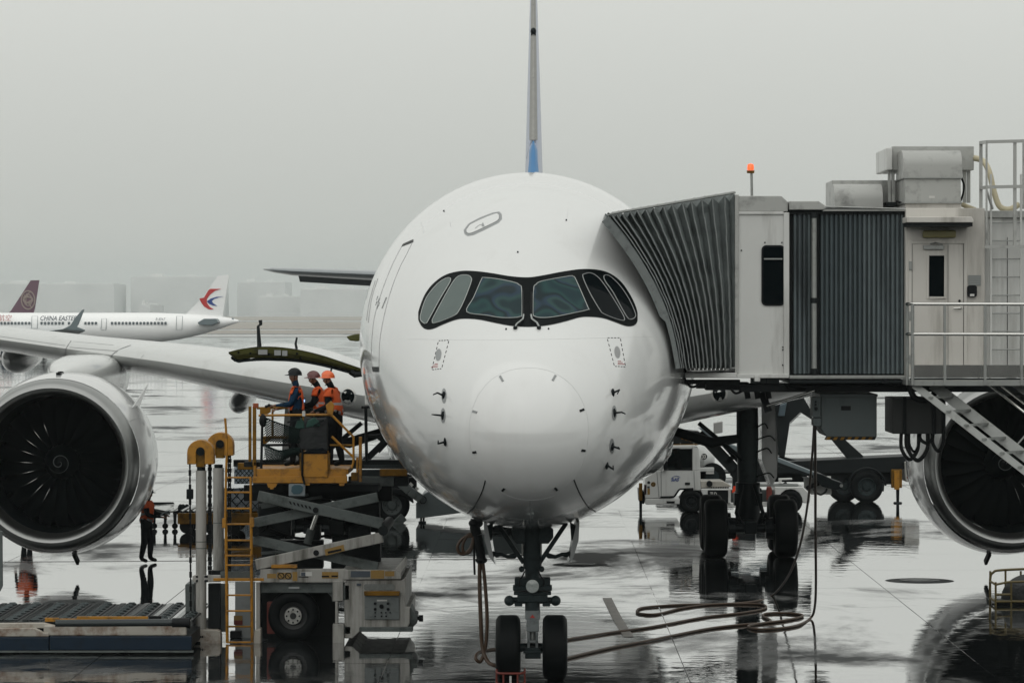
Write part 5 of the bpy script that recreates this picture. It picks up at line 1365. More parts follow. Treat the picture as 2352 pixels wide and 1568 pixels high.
# --- chassis
ch = lp('chassis_rail', [(598, 796, 1306, 1337)], YL, .14, loader_white, .012)
mb = MB(); mb.uvprism([CS(1330, 640), CS(1770, 640), CS(1810, 660), CS(1810, 715), CS(1330, 720)], YL - .02, 2.9); ob('rear_deck', mb, loader_white, ld, bevel=.012)
mb = MB(); mb.uvprism([CS(1755, 640), CS(1840, 545), CS(1850, 560), CS(1850, 610), CS(1800, 680), CS(1770, 690)], YL, .5); ob('rear_guard', mb, loader_white, ld, bevel=.01)
mb = MB(); mb.uvprism([CS(1345, 722), CS(1815, 722), CS(1850, 700), CS(1850, 940), CS(1885, 940), CS(1880, 1080), CS(1840, 1145), CS(1470, 1145), CS(1410, 1200), CS(1345, 1200)], YL + .02, 2.8); rb = ob('engine_housing', mb, loader_white, ld, bevel=.015)
lp('step_plate', [(825, 948, 1440, 1450)], YL - .12, .3, loader_grey, .01)
mb = MB(); mb.uvprism([(930, 1438), (940, 1394), (944, 1394), (952, 1410), (958, 1412), (958, 1430), (948, 1440)], YL + .1, .8); ob('rear_bumper', mb, loader_grey, ld, bevel=.012)
mb = MB(); mb.cyl(W(944, 1420, YL + .3), W(970, 1418, YL + .3), .035, .035, 10); mb.cyl(W(962, 1419, YL + .3), W(972, 1419, YL + .3), .06, .06, 12); ob('tow_hook', mb, dark_steel, ld)
mb = MB(); mb.uvprism([CS(1510, 830), CS(1795, 830), CS(1795, 1045), CS(1512, 1045)], YL - .02, .05); cp_ = ob('control_panel', mb, pm('grey control plate', (.20, .205, .20), .4, var=.1, dirt=(.09, .09, .085), dscale=6, damt=.4), ld, bevel=.008)
mb = MB(); mb.uvprism([CS(1505, 815), CS(1800, 815), CS(1795, 850), CS(1508, 850)], YL - .10, .1); ob('panel_hood', mb, yellow_dirty, ld, bevel=.008)
for (x, y, r) in ((1598, 914, 13), (1703, 914, 13), (1598, 960, 13), (1703, 960, 13), (1650, 938, 20), (1598, 988, 7), (1648, 988, 7), (1685, 988, 7), (1720, 988, 7), (1598, 1018, 7), (1650, 1018, 8), (1688, 1018, 8)):
    mb = MB(); c = W(*CS(x, y), YL - .02); rr = r * .2802 * YL / FL; mb.cyl(c + V3(0, .01, 0), c - V3(0, .025, 0), rr, rr * .9, 12); ob('dial', mb, marking_black, ld)
mb = MB(); mb.uvprism([CS(1612, 883), CS(1695, 883), CS(1695, 895), CS(1612, 895)], YL - .026, .006); ob('panel_label', mb, sticker_white, ld)
mb = MB(); mb.uvprism(rrect(*(CS(1505, 755)[0], CS(1760, 755)[0], CS(0, 755)[1], CS(0, 805)[1]), 5), YL + .012, .01); ob('worn_patch', mb, pm('scraped paint', (.22, .22, .21), .6, var=.5, vscale=14), ld)
for (x0, x1, y0, y1, m_) in ((712, 788, 670, 708, sticker), (795, 855, 660, 715, sticker), (857, 912, 660, 715, sticker), (920, 960, 655, 730, sticker), (988, 1080, 655, 690, sticker_white), (990, 1026, 658, 688, sticker_grey), (970, 1050, 692, 700, marking_black), (1162, 1295, 655, 708, sticker), (1398, 1556, 648, 698, sticker_grey), (1562, 1672, 642, 710, sticker), (1678, 1755, 650, 690, sticker), (888, 975, 778, 792, marking_grey), (1445, 1482, 750, 768, sticker_grey)):
    a, b_ = CS(x0, y0), CS(x1, y1); off = .006 + (.004 if m_ in (sticker_grey,) else 0)
    mb = MB(); mb.pbox(a[0], b_[0], a[1], b_[1], (YL if x0 < 1300 else YL - .02) - off, .004)
    if y0 > 740: mb = MB(); mb.pbox(a[0], b_[0], a[1], b_[1], YL - .004, .02)
    st = ob('sticker', mb, m_, ld)
for (x, y) in ((825, 688), (885, 688)):
    mb = MB(); c = W(*CS(x, y), YL - .012); mb.tube([c + V3(.055 * cos(a), 0, .055 * sin(a)) for a in [2 * pi * i / 16 for i in range(16)]], .008, 5, closed=True); mb.bar(c + V3(-.035, 0, .035), c + V3(.035, 0, -.035), .012, .008); ob('prohibition_sign', mb, marking_black, ld)
for (x, y, w_) in ((1190, 690, 30), (1265, 688, 26)):
    mb = MB(); a = CS(x - w_, y - 4); b_ = CS(x + w_, y + 8); mb.pbox(a[0], b_[0], a[1], b_[1], YL - .012, .003); ob('pictogram', mb, marking_black, ld)
lp('chassis_side', [(600, 800, 1338, 1360)], YL + .12, .1, loader_grey)
mb = MB(); mb.uvprism([CS(655, 745), CS(1330, 745), CS(1330, 900), CS(1245, 900), CS(1240, 860), CS(1180, 798), CS(700, 798), CS(655, 840)], YL + .16, .08); ob('wheel_arch_plate', mb, loader_grey, ld)
lp('arch_recess', [(596, 770, 1352, 1480)], YL + 1.2, .2, under_dark)
lp('arch_recess_top', [(596, 770, 1346, 1352)], YL + .3, .9, under_dark)
lp('outrigger_post', [(764, 788, 1333, 1380), (764, 790, 1432, 1481), (770, 776, 1380, 1432)], YL - .02, .2, loader_white, .012)
lp('outrigger_socket', [(788, 803, 1342, 1378)], YL + .02, .2, loader_grey, .012); lp('outrigger_socket', [(790, 806, 1437, 1456)], YL + .02, .2, loader_grey, .012)
lp('leg_column', [(588, 597, 1337, 1450)], YL + .02, .16, loader_white, .008)
for side, yy in (('near', YL + .35), ('far', YL + 2.5)):
    c = V3(WX(674.5, YL + .3), yy, .46)
    mb = MB(); mb.lathe([(-.16, .25), (-.2, .30), (-.2, .40), (-.15, .455), (0, .46), (.15, .455), (.2, .40), (.2, .30), (.16, .25)], c, 'y', 40); w = ob('wheel', mb, rubber, ld, smooth=50)
    mb = MB(); mb.lathe([(-.165, .262), (-.13, .25), (-.11, .17), (-.17, .16), (-.18, .14), (-.18, .06), (-.22, .055), (-.22, .002)], c, 'y', 28); h = ob('hub', mb, pm('tyre rim black', (.02, .021, .021), .5), w, smooth=40)
    mb = MB(); mb.lathe([(-.182, .155), (-.192, .15), (-.192, .055), (-.182, .05)], c, 'y', 24); ob('hub_plate', mb, hub_white, w, smooth=40)
    for k in range(8):
        a = 2 * pi * k / 8; p = c + V3(.115 * cos(a), -.19, .115 * sin(a)); mb = MB(); mb.cyl(p, p - V3(0, .025, 0), .018, .018, 6); ob('wheel_nut', mb, dark_steel, w)
lp('fire_extinguisher_box', [(613, 632, 1382, 1455)], YL + .3, .2, red_paint, .015)
lp('ladder_backplate', [(540, 586, 1335, 1476)], YL + .9, .05, pm('pale plate', (.34, .36, .36), .4, dirt=(.15, .14, .12), damt=.4), .0)
lp('placard', [(537, 557, 1413, 1434)], YL + .86, .01, sticker)
lp('placard', [(537, 557, 1424, 1434)], YL + .854, .004, red_paint)
lp('battery_case', [(528, 553, 1449, 1465)], YL + .7, .2, marking_black, .01)
# --- front frame
mb = MB(); mb.uvprism([CS(108, 1125), CS(300, 1133), CS(325, 1145), CS(332, 1180), CS(332, 1255), CS(595, 1255), CS(605, 1140), CS(660, 1120), CS(660, 1310), CS(108, 1318)], YL - .15, .3); fb = ob('front_frame', mb, rust_white, ld, bevel=.012)
for (x, y) in ((165, 1187), (182, 1187), (203, 1189)):
    mb = MB(); c = W(*CS(x, y), YL - .155); mb.cyl(c, c + V3(0, .02, 0), .02 if x < 200 else .007, .02 if x < 200 else .007, 10); ob('frame_hole', mb, marking_black, ld)
lp('front_frame_pin', [(444, 460, 1473, 1483)], YL - .19, .1, dark_steel)
mb = MB(); mb.uvprism([CS(100, 690), CS(115, 683), CS(330, 683), CS(330, 738), CS(115, 742), CS(100, 730)], YL - .1, .12); ob('cross_plate', mb, loader_white, ld, bevel=.008)
for (x, y) in ((142, 694), (212, 694), (142, 729), (212, 729)):
    mb = MB(); mb.uvprism([(a, b_) for (a, b_) in rrect(CS(x - 16, 0)[0], CS(x + 16, 0)[0], CS(0, y - 9)[1], CS(0, y + 9)[1], 2.4)], YL - .104, .01); ob('slot', mb, marking_black, ld)
lp('cross_plate', [(506, 584, 1312, 1334)], YL - .04, .05, loader_grey, .005)
lp('cross_rail', [(490, 606, 1327, 1333.5)], YL - .2, .04, yellow, .006)
# --- lift masts with chain sheaves
for (u, v0, v1, cu, cv0, cv1, Y, r) in ((462, 1068, 1452, 460, 1010, 1066, YL - .02, .096), (502, 1062, 1320, 505, 993, 1046, YL + 1.5, .10)):
    mb = MB(); mb.cyl(W(u, v1, Y), W(u, v0 + 12, Y), r, r, 24); mt = ob('lift_mast', mb, loader_white, ld, smooth=40)
    mb = MB(); mb.cyl(W(u, v0 + 12, Y), W(u, v0 + 4, Y), r * .8, r * .8, 16); ob('mast_collar', mb, dark_steel, ld, smooth=40)
    for vv in (1243, 1258) if u < 480 else (1200,):
        mb = MB(); mb.cyl(W(u, vv - 1, Y), W(u, vv + 1, Y), r * 1.03, r * 1.03, 24); ob('mast_band', mb, loader_grey, ld, smooth=40)
    hw = 30.5; poly = [(cu - hw, cv1), (cu - hw, cv0 + hw)] + [(cu - hw * cos(a), cv0 + hw * .95 - hw * .95 * sin(a)) for a in [pi * i / 12 for i in range(1, 12)]] + [(cu + hw, cv0 + hw), (cu + hw, cv1), (cu + 10, cv1), (cu + 10, cv0 + 28), (cu - 10, cv0 + 28), (cu - 10, cv1)]
    mb = MB(); mb.uvprism(poly, Y - .16, .32); ob('sheave_guard', mb, yellow, ld, bevel=.01)
    mb = MB(); mb.uvprism([(cu - 10, cv0 + 16), (cu + 10, cv0 + 16), (cu + 10, cv1 + 6), (cu - 10, cv1 + 6)], Y - .12, .22); ob('sheave_yoke', mb, yellow_dirty, ld, bevel=.01)
    mb = MB(); c = W(cu, cv0 + 26, Y - .17); mb.cyl(c, c + V3(0, .06, 0), .075, .075, 18); ob('sheave_axle', mb, dark_steel, ld, smooth=40)
    for du, vend in ((-24, 1495 if u < 480 else 1320), (24, 1330), (20, 1330)):
        a = W(cu + du, cv1 - 4, Y); b_ = W(cu + du + (3 if du < 0 else 0), vend, Y); mb = MB()
        nlk = 26
        for i in range(nlk):
            p = a.lerp(b_, i / nlk); q = a.lerp(b_, (i + .82) / nlk); w_ = .045 if i % 2 else .03
            mb.bar(p, q, w_, w_)
        mb.bar(a, b_, .022, .022)
        ob('lift_chain', mb, hose_black, ld)
lp('chain_anchor', [(428, 443, 1123, 1146)], YL - .06, .12, dark_steel, .01)
lp('mast_base', [(484, 520, 1310, 1330)], YL + 1.3, .3, under_dark)
mb = MB(); mb.uvprism([(425, 1344), (427, 1340), (445, 1340), (447, 1480), (427, 1480)], YL + .1, .9); ob('side_cover', mb, loader_grey, ld, bevel=.012)
lp('inner_frame', [(478, 505, 1340, 1450)], YL + .1, .2, under_dark)
lp('inner_frame', [(507, 524, 1340, 1450)], YL + .5, .1, loader_grey)
# --- ladder
Yl = YL - .28
for (u0, v0, u1, v1) in ((519, 1206, 522, 1474), (577, 1206, 579, 1474)):
    mb = MB(); mb.tube([W(u0, v0, Yl), W(u1, v1, Yl + .12)], .028, 10); ob('ladder_stile', mb, yellow, ld, smooth=50)
for pts in (((517, 1212, Yl), (518, 1150, Yl), (519.5, 1080, Yl), (521, 1030, Yl), (519, 985, Yl), (517, 960, Yl)), ((576, 1212, Yl), (576, 1150, Yl), (575.5, 1096, Yl))):
    mb = MB(); mb.tube(spline([W(*p) for p in pts], 4), .022, 10); ob('ladder_grab_rail', mb, yellow, ld, smooth=50)
for (u, v) in ((514, 1196), (578, 1194)):
    lp('ladder_joint', [(u - 4, u + 5, v - 6, v + 16)], Yl - .05, .1, yellow, .008)
for k, v in enumerate((1096, 1130, 1167, 1203, 1240, 1261, 1275, 1297, 1366, 1402, 1438, 1474)):
    hw = 0 if v > 1200 else 1
    mb = MB(); mb.bar(W(519 + (0 if v < 1200 else 1), v, Yl + .02), W(577, v, Yl + .02), .05, .03); ob('ladder_rung', mb, yellow if v not in (1261, 1438) else yellow_dirty, ld, bevel=.006)
# --- scissor arms, near and far pair
def arm(p, q, Y, mat, h=.175):
    mb = MB(); mb.bar(W(*p, Y), W(*q, Y), .12, h); o = ob('scissor_arm', mb, mat, ld, bevel=.012); return o
PIV = ((726, 1269), (725, 1171))
for Y, m1 in ((YL + .05, loader_grey), (YL + 2.3, loader_grey)):
    arm((588, 1296), (879, 1233), Y, loader_white if Y < 60 else m1, .19)
    arm((582, 1238), (868, 1302), Y + .16, m1)
    arm((593, 1138), (878, 1202), Y, m1, .19)
    arm((585, 1200), (868, 1141), Y + .16, m1)
    for (u, v) in PIV:
        mb = MB(); c = W(u, v, Y - .08); mb.cyl(c, c + V3(0, .4, 0), .052, .052, 16); ob('pivot_pin', mb, marking_black, ld)
for (u, v) in ((880, 1218), (584, 1220)):
    mb = MB(); c = W(u, v, YL - .02); mb.cyl(c, c + V3(0, 2.6, 0), .09, .09, 16); ob('scissor_cross_shaft', mb, under_dark, ld)
a, b_ = CS(1182, 470), CS(1345, 432)
mb = MB(); mb.uvprism([CS(1182, 472), CS(1338, 432), CS(1348, 482), CS(1192, 522)], YL - .02, .008); ob('arm_plate', mb, sticker, ld)
mb = MB(); mb.uvprism([CS(1208, 488), CS(1320, 464), CS(1322, 482), CS(1212, 506)], YL - .025, .006); ob('arm_plate_text', mb, marking_black, ld)
for k in range(6):
    x = 890 + k * 32; mb = MB(); mb.uvprism([CS(x, 75 + k * 8), CS(x + 16, 78 + k * 8), CS(x + 26, 104 + k * 8), CS(x + 10, 100 + k * 8)], YL - .02, .006); ob('hazard_stripe', mb, marking_black, ld)
lp('arm_stop', [(623, 682, 1296, 1304)], YL - .05, .2, yellow, .006)
mb = MB(); mb.cyl(W(706, 1248, YL + 1.0), W(715, 1215, YL + 1.0), .075, .075, 14); ob('lift_cylinder', mb, loader_grey, ld, smooth=40)
mb = MB(); mb.cyl(W(714, 1220, YL + 1.0), W(728, 1180, YL + 1.0), .04, .04, 12); ob('lift_rod', mb, metal_bright, ld, smooth=40)
for (u0, v0, u1, v1) in ((595, 1160, 708, 1135), (600, 1165, 740, 1140), (600, 1270, 690, 1262)):
    mb = MB(); mb.bar(W(u0, v0, YL + 1.3), W(u1, v1, YL + 1.3), .05, .05); ob('tie_bar', mb, loader_grey, ld)
lp('pump_unit', [(690, 700, 1180, 1195), (706, 735, 1205, 1240), (755, 790, 1195, 1230), (800, 850, 1210, 1255)], YL + 1.3, .4, under_dark, .02)
for (u0, u1, v0, v1, y) in ((592, 668, 1150, 1232, 1.75), (676, 760, 1146, 1206, 1.9), (768, 872, 1150, 1222, 1.8), (640, 742, 1240, 1306, 2.0), (760, 874, 1246, 1306, 1.9), (600, 632, 1240, 1306, 1.7)):
    lp('dark_filler_block', [(u0, u1, v0, v1)], YL + y, .3, under_dark, .03)  # dark blocks added to close bright gaps, in place of detailed machinery
for pts in (((640, 1160), (700, 1190), (760, 1178), (850, 1196)), ((620, 1215), (690, 1236), (780, 1228), (860, 1250)), ((660, 1290), (740, 1268), (820, 1286))):
    mb = MB(); mb.tube(spline([W(a, b_, YL + 1.5) for (a, b_) in pts], 6), .025, 8); ob('hydraulic_hose', mb, hose_black, ld, smooth=50)
# --- raised main deck behind
lp('deck_beam', [(536, 938, 1056, 1071)], YL + 1.9, .2, under_dark)
lp('deck_roller_bed', [(560, 935, 1072, 1076)], YL + 1.4, 2.2, deck_steel)
lp('deck_side_beam', [(872, 935, 1077, 1093)], YL + 1.2, .15, yellow_dirty, .01)
lp('deck_side_beam', [(546, 590, 1063, 1078)], YL + 1.2, .15, yellow_dirty, .01)
lp('deck_underbeam', [(800, 905, 1094, 1116)], YL + 1.3, .2, loader_grey, .01)
lp('deck_underbeam', [(906, 938, 1094, 1116)], YL + 1.35, .2, under_dark, .01)
lp('deck_crossbeam', [(560, 900, 1114, 1150)], YL + 2.4, .2, under_dark)
lp('deck_crossbeam', [(580, 870, 1112, 1128)], YL + .8, 1.2, under_dark)
mb = MB(); mb.bar(W(940, 1060, YL + 2), W(925, 1050, YL + 2), .08, .1)
r0 = None
for k in range(20):
    if r0 is None:
        mb = MB(); mb.cyl(W(820, 1070, YL + 1.45), W(820, 1070, YL + 3.4), .035, .035, 10); r0 = ob('deck_roller', mb, deck_steel, ld, smooth=50)
    else: rep(r0, (k * .05 if k < 20 else 0, 0, 0))
# --- crew platform
YW = 59.7
pf = lp('platform_floor', [(583, 800, 1077, 1089)], YW + .02, 1.7, yellow, .01)
lp('platform_apron', [(590, 796, 1076, 1094)], YW, .05, yellow, .008)
lp('platform_skirt', [(580, 797, 1093.5, 1109)], YW - .04, .12, yellow, .008)
for pl in (((612, 1108), (638, 1108), (632, 1119), (628, 1119), (628, 1123), (620, 1123), (620, 1119), (616, 1119)), ((700, 1108), (712, 1108), (711, 1114), (701, 1114)), ((778, 1108), (792, 1108), (790, 1115), (780, 1115))):
    mb = MB(); mb.uvprism(pl, YW - .03, .1); ob('platform_lug', mb, yellow, ld)
lp('console', [(694, 753, 1036, 1096)], YW - .06, .35, yellow, .012)
lp('console_post', [(688, 692, 1040, 1080), (754, 758, 1040, 1080)], YW - .05, .06, yellow_dirty)
mb = MB(); mb.uvprism([(695, 1038), (720, 1030), (740, 1028), (752, 1036), (752, 1042), (695, 1042)], YW - .08, .3); ob('console_cloth', mb, cloth_dark, ld, bevel=.02)
fl_ = lp('floodlight', [(663, 701, 1111, 1139)], YW - .05, .14, pm('lamp case', (.24, .26, .27), .4), .012)
mb = MB(); mb.uvprism([(670, 1117), (676, 1113), (690, 1113), (696, 1118), (695, 1128), (688, 1134), (674, 1134), (669, 1128)], YW - .06, .02); ob('floodlight_lens', mb, pm('flood lens', (.10, .15, .17), .15, coat=.5), ld)
for (u0, u1, v0, v1, m_) in ((570.5, 577, 933, 1060, yellow_dirty), (580, 588, 932, 1070, yellow_dirty), (582, 588, 1060, 1094, yellow)):
    lp('gate_post', [(u0, u1, v0, v1)], YW, .09, m_, .008)
lp('gate_post_cap', [(581, 593, 926, 937)], YW - .01, .12, pm('orange cap', (.32, .09, .02), .5), .01)
lp('post_base', [(560, 600, 1060, 1072)], YW + .2, .3, under_dark, .01)
for pts, r, m_ in ((((590, 937, YW + .9), (680, 936, YW + .9)), .022, yellow_dirty), (((594, 954, YW + .04), (660, 953, YW + .04), (757, 952, YW + .04), (764, 955, YW + .04), (812, 1003, YW + .04), (812, 1060, YW + .04), (808, 1075, YW + .04)), .022, yellow),
                   (((600, 1004, YW + .9), (668, 1004, YW + .9)), .025, yellow_dirty), (((626, 940, YW + .9), (626, 1004, YW + .9)), .02, yellow_dirty), (((603, 1022, YW + .06), (668, 1021, YW + .06)), .024, hose_black),
                   (((697, 955, YW + .02), (697, 1040, YW + .02)), .022, yellow_dirty), (((758, 1022, YW + .05), (812, 1022, YW + .05)), .018, yellow_dirty), (((762, 1002, YW + .05), (812, 1050, YW + .05)), .022, yellow), (((603, 950, YW + .02), (600, 1075, YW + .02)), .024, under_dark),
                   (((750, 955, YW + .03), (748, 1080, YW + .03)), .03, under_dark), (((695, 1030, YW - .09), (694, 1090, YW - .09), (700, 1112, YW - .09)), .02, hose_black)):
    mb = MB(); mb.tube([W(*p) for p in pts], r, 8); ob('platform_rail', mb, m_, ld, smooth=50)
for (u0, u1, v0, v1) in ((824, 831, 1003, 1106), (818, 823, 1050, 1100)):
    lp('platform_post', [(u0, u1, v0, v1)], YW + .2, .09, yellow, .008)
lp('platform_post', [(806, 822, 1085, 1104)], YW + .15, .2, yellow_dirty, .01)
for poly in (((597, 938), (622, 938), (622, 946), (606, 956), (597, 956)), ((600, 1006), (624, 1006), (620, 1012), (604, 1024), (600, 1024))):
    mb = MB(); mb.uvprism(poly, YW + .88, .02); ob('gusset', mb, yellow_dirty, ld)
mb = MB(); mb.tube(spline([W(830, 935, YW + 1.6), W(870, 934, YW + 1.6), W(880, 940, YW + 1.6), W(884, 975, YW + 1.6), (W(884, 990, YW + 1.6)), W(870, 999, YW + 1.6), W(840, 1000, YW + 1.6)], 5), .025, 8); ob('far_gate', mb, under_dark, ld, smooth=50)
mb = MB(); mb.tube([W(840, 934, YW + 1.6), W(842, 1060, YW + 1.6)], .03, 8); ob('far_gate_post', mb, under_dark, ld)
# folded arms right of the crew
for (a, b_, w_) in (((900, 998), (836, 1060), .12), ((885, 990), (870, 1010), .1), ((905, 1000), (870, 1038), .05)):
    mb = MB(); mb.bar(W(*a, YW + 2.3), W(*b_, YW + 2.3), .12, w_); ob('door_support_arm', mb, under_dark, ld)
# safety net: two sagging panels of knotted cord
mb = MB(); YN = YW - .02
def net(poly_top, poly_bot, u0, u1, n):
    ft = pchip([p[0] for p in poly_top], [p[1] for p in poly_top]); fb_ = pchip([p[0] for p in poly_bot], [p[1] for p in poly_bot])
    for s_ in (1, -1):
        for k in range(-n, 2 * n):
            pts = []
            for i in range(9):
                t_ = i / 8; uu = u0 + (u1 - u0) * ((k / n) + s_ * t_ * .62 + (0 if s_ > 0 else .0))
                if u0 <= uu <= u1: pts.append(W(uu, ft(uu) + (fb_(uu) - ft(uu)) * t_, YN - .05 * sin(pi * t_)))
            if len(pts) > 1: mb.tube(pts, .008, 4)
net([(605, 957), (630, 968), (660, 978), (690, 984)], [(605, 1012), (640, 1016), (690, 1018)], 605, 690, 15)
net([(605, 1020), (640, 1034), (668, 1030), (690, 1028)], [(605, 1062), (640, 1060), (670, 1048), (690, 1044)], 605, 690, 15)
mb.tube(spline([W(605, 957, YN), W(630, 968, YN - .02), W(660, 978, YN - .03), W(690, 986, YN)], 4), .014, 6)
mb.tube(spline([W(605, 1020, YN), W(640, 1035, YN - .02), W(668, 1031, YN - .03), W(690, 1028, YN)], 4), .018, 6)
ob('safety_net', mb, net_m, ld)
mb = MB(); mb.ell(W(604, 966, YW - .02), .07, .05, .12, 12, 8); ob('coiled_cord', mb, hose_black, ld, smooth=60)
mb = MB(); mb.uvprism([(668, 990), (690, 978), (700, 955), (720, 960), (752, 958), (754, 1034), (690, 1034), (676, 1010)], YW - .02, .10); ob('hanging_tarpaulin', mb, pm('black tarpaulin', (.012, .016, .017), .6, bump=.03, bscale=5), ld, bevel=.03)
mb = MB(); mb.uvprism([(676, 984), (682, 966), (692, 958), (698, 970), (700, 984)], YW - .04, .06); mb.uvprism([(702, 982), (706, 966), (722, 958), (732, 966), (736, 978)], YW - .04, .06); ob('green_bag', mb, tarp_green, ld, bevel=.02)
mb = MB(); mb.bar(W(660, 970, YW - .1), W(690, 962, YW - .1), .03, .03); ob('control_lever', mb, dark_steel, ld); mb = MB(); mb.bar(W(720, 978, YW - .1), W(745, 964, YW - .1), .03, .03); ob('control_lever', mb, dark_steel, ld)
lp('junction_box', [(694, 701, 944, 956)], YW - .02, .05, sticker_white, .006)
mb = MB(); mb.uvprism([(748, 930), (760, 920), (768, 930), (764, 952), (752, 952)], YW, .06); ob('hand_controller', mb, yellow, ld, bevel=.01)
for (u, v) in ((612, 930), (618, 927), (624, 929)):
    mb = MB(); mb.ell(W(u, v + 4, YW + .9), .035, .03, .035, 8, 6); ob('lamp_bracket', mb, under_dark, ld)

# ================================================================== PALLET TRANSPORTER in the left foreground
YT = 57.4
tr = thing('pallet_transporter', 'low roller-deck pallet transporter with blue skirt and rusty white rail at bottom left', 'transporter', (-9.5, 59.3, 0))
def tp_(name, rects, Y, dep, mat, bevel=0.0):
    mb = MB()
    for (u0, u1, v0, v1) in rects: mb.pbox(u0, u1, v0, v1, Y, dep)
    return ob(name, mb, mat, tr, bevel=bevel)
tp_('skirt', [(-160, 112, 1463, 1493), (114, 440, 1461, 1492)], YT, .12, blue_skirt, .012)
tp_('skirt_edge', [(-160, 444, 1493.5, 1498)], YT - .01, .1, loader_grey, .005)
tp_('side_rail', [(100, 428, 1436, 1459)], YT + .1, .14, rust_white, .02)
mb = MB(); mb.uvprism([(-160, 1442), (80, 1442), (100, 1452), (112, 1452), (112, 1461), (-160, 1461)], YT + .08, .14); ob('side_rail', mb, rust_white, tr, bevel=.012)
mb = MB(); mb.uvprism([(-160, 1432), (100, 1430), (125, 1436), (118, 1442), (-160, 1440)], YT + .2, .14); ob('side_rail', mb, rust_white, tr, bevel=.012)
mb = MB(); mb.cyl(W(128, 1432, YT + .16), W(396, 1430, YT + .16), .075, .075, 18); rl_ = ob('drive_roller', mb, pm('wet dark roller', (.05, .055, .055), .25, metal=.4), tr, smooth=50)
mb = MB(); mb.cyl(W(396, 1430, YT + .16), W(436, 1430, YT + .16), .09, .09, 18); ob('roller_motor', mb, marking_black, tr, smooth=50)
tp_('edge_stop', [(103, 136, 1418, 1427), (176, 340, 1415, 1423), (136, 176, 1420, 1426)], YT + .38, .05, yellow, .006)
tp_('edge_stop', [(342, 370, 1414, 1424)], YT + .38, .06, marking_black)
zt = WZ(1425, YT + .4)
mb = MB(); mb.box(-12.2, WX(365, 59), YT + .4, 61.3, .12, zt - .02); ob('roller_deck', mb, under_dark, tr)
mb = MB(); mb.box(WX(366, 59), WX(437, 59), YT + .4, 61.1, .12, zt - .015); ob('deck_plate', mb, pm('wet pale plate', (.30, .31, .31), .12, var=.15), tr)
mb = MB(); mb.box(-12.2, -6.0, YT + .3, 61.0, .08, .3); ob('underbody', mb, under_dark, tr)
r0 = None; cst = 0
for k in range(13):
    x = -11.4 + k * .44
    mb = MB(); mb.bar(V3(x - .16, YT + .5, zt - .005), V3(x - .16, 61.2, zt - .005), .09, .03); ob('deck_channel', mb, deck_steel, tr)
    for j in range(8):
        y = YT + .6 + j * .44
        if r0 is None:
            mb = MB(); mb.cyl(V3(x - .05, y, zt - .004), V3(x + .05, y + .04, zt - .004), .038, .038, 10); mb.cyl(V3(x - .08, y - .02, zt), V3(x + .08, y + .03, zt), .018, .018, 6); r0 = ob('caster_roller', mb, deck_steel, tr); p0 = V3(x, y, zt)
        else: rep(r0, V3(x, y, zt) - p0)
for k in range(26):
    x = -11.5 + k * .22
    mb = MB(); mb.bar(V3(x, YT + .55, zt - .012), V3(x, 61.2, zt - .012), .03, .02); ob('deck_rib', mb, dark_steel, tr)
tp_('back_guide', [(165, 416, 1389, 1404)], 61.3, .1, under_dark, .01)
tp_('back_guide', [(416, 446, 1392, 1396)], 61.35, .06, under_dark)
tp_('back_guide', [(-160, 5, 1391, 1398)], 61.3, .1, under_dark)
for (x, y) in ((-11.2, YT + .4), (-7.2, YT + .4), (-11.2, 60.8), (-7.2, 60.8)):
    c = V3(x, y, .2); mb = MB(); mb.cyl(c + V3(0, -.1, 0), c + V3(0, .1, 0), .2, .2, 20); ob('wheel', mb, rubber, tr, smooth=40)
mb = MB(); mb.uvprism([(-60, 1215), (5, 1219), (6, 1345), (0, 1358), (-60, 1358)], 61.6, .06); ob('end_panel', mb, loader_grey, tr, bevel=.01)
mb = MB(); mb.box(WX(-45, 61.6), WX(-30, 61.6), 61.62, 61.7, .15, WZ(1350, 61.6)); ob('end_panel_post', mb, loader_grey, tr)
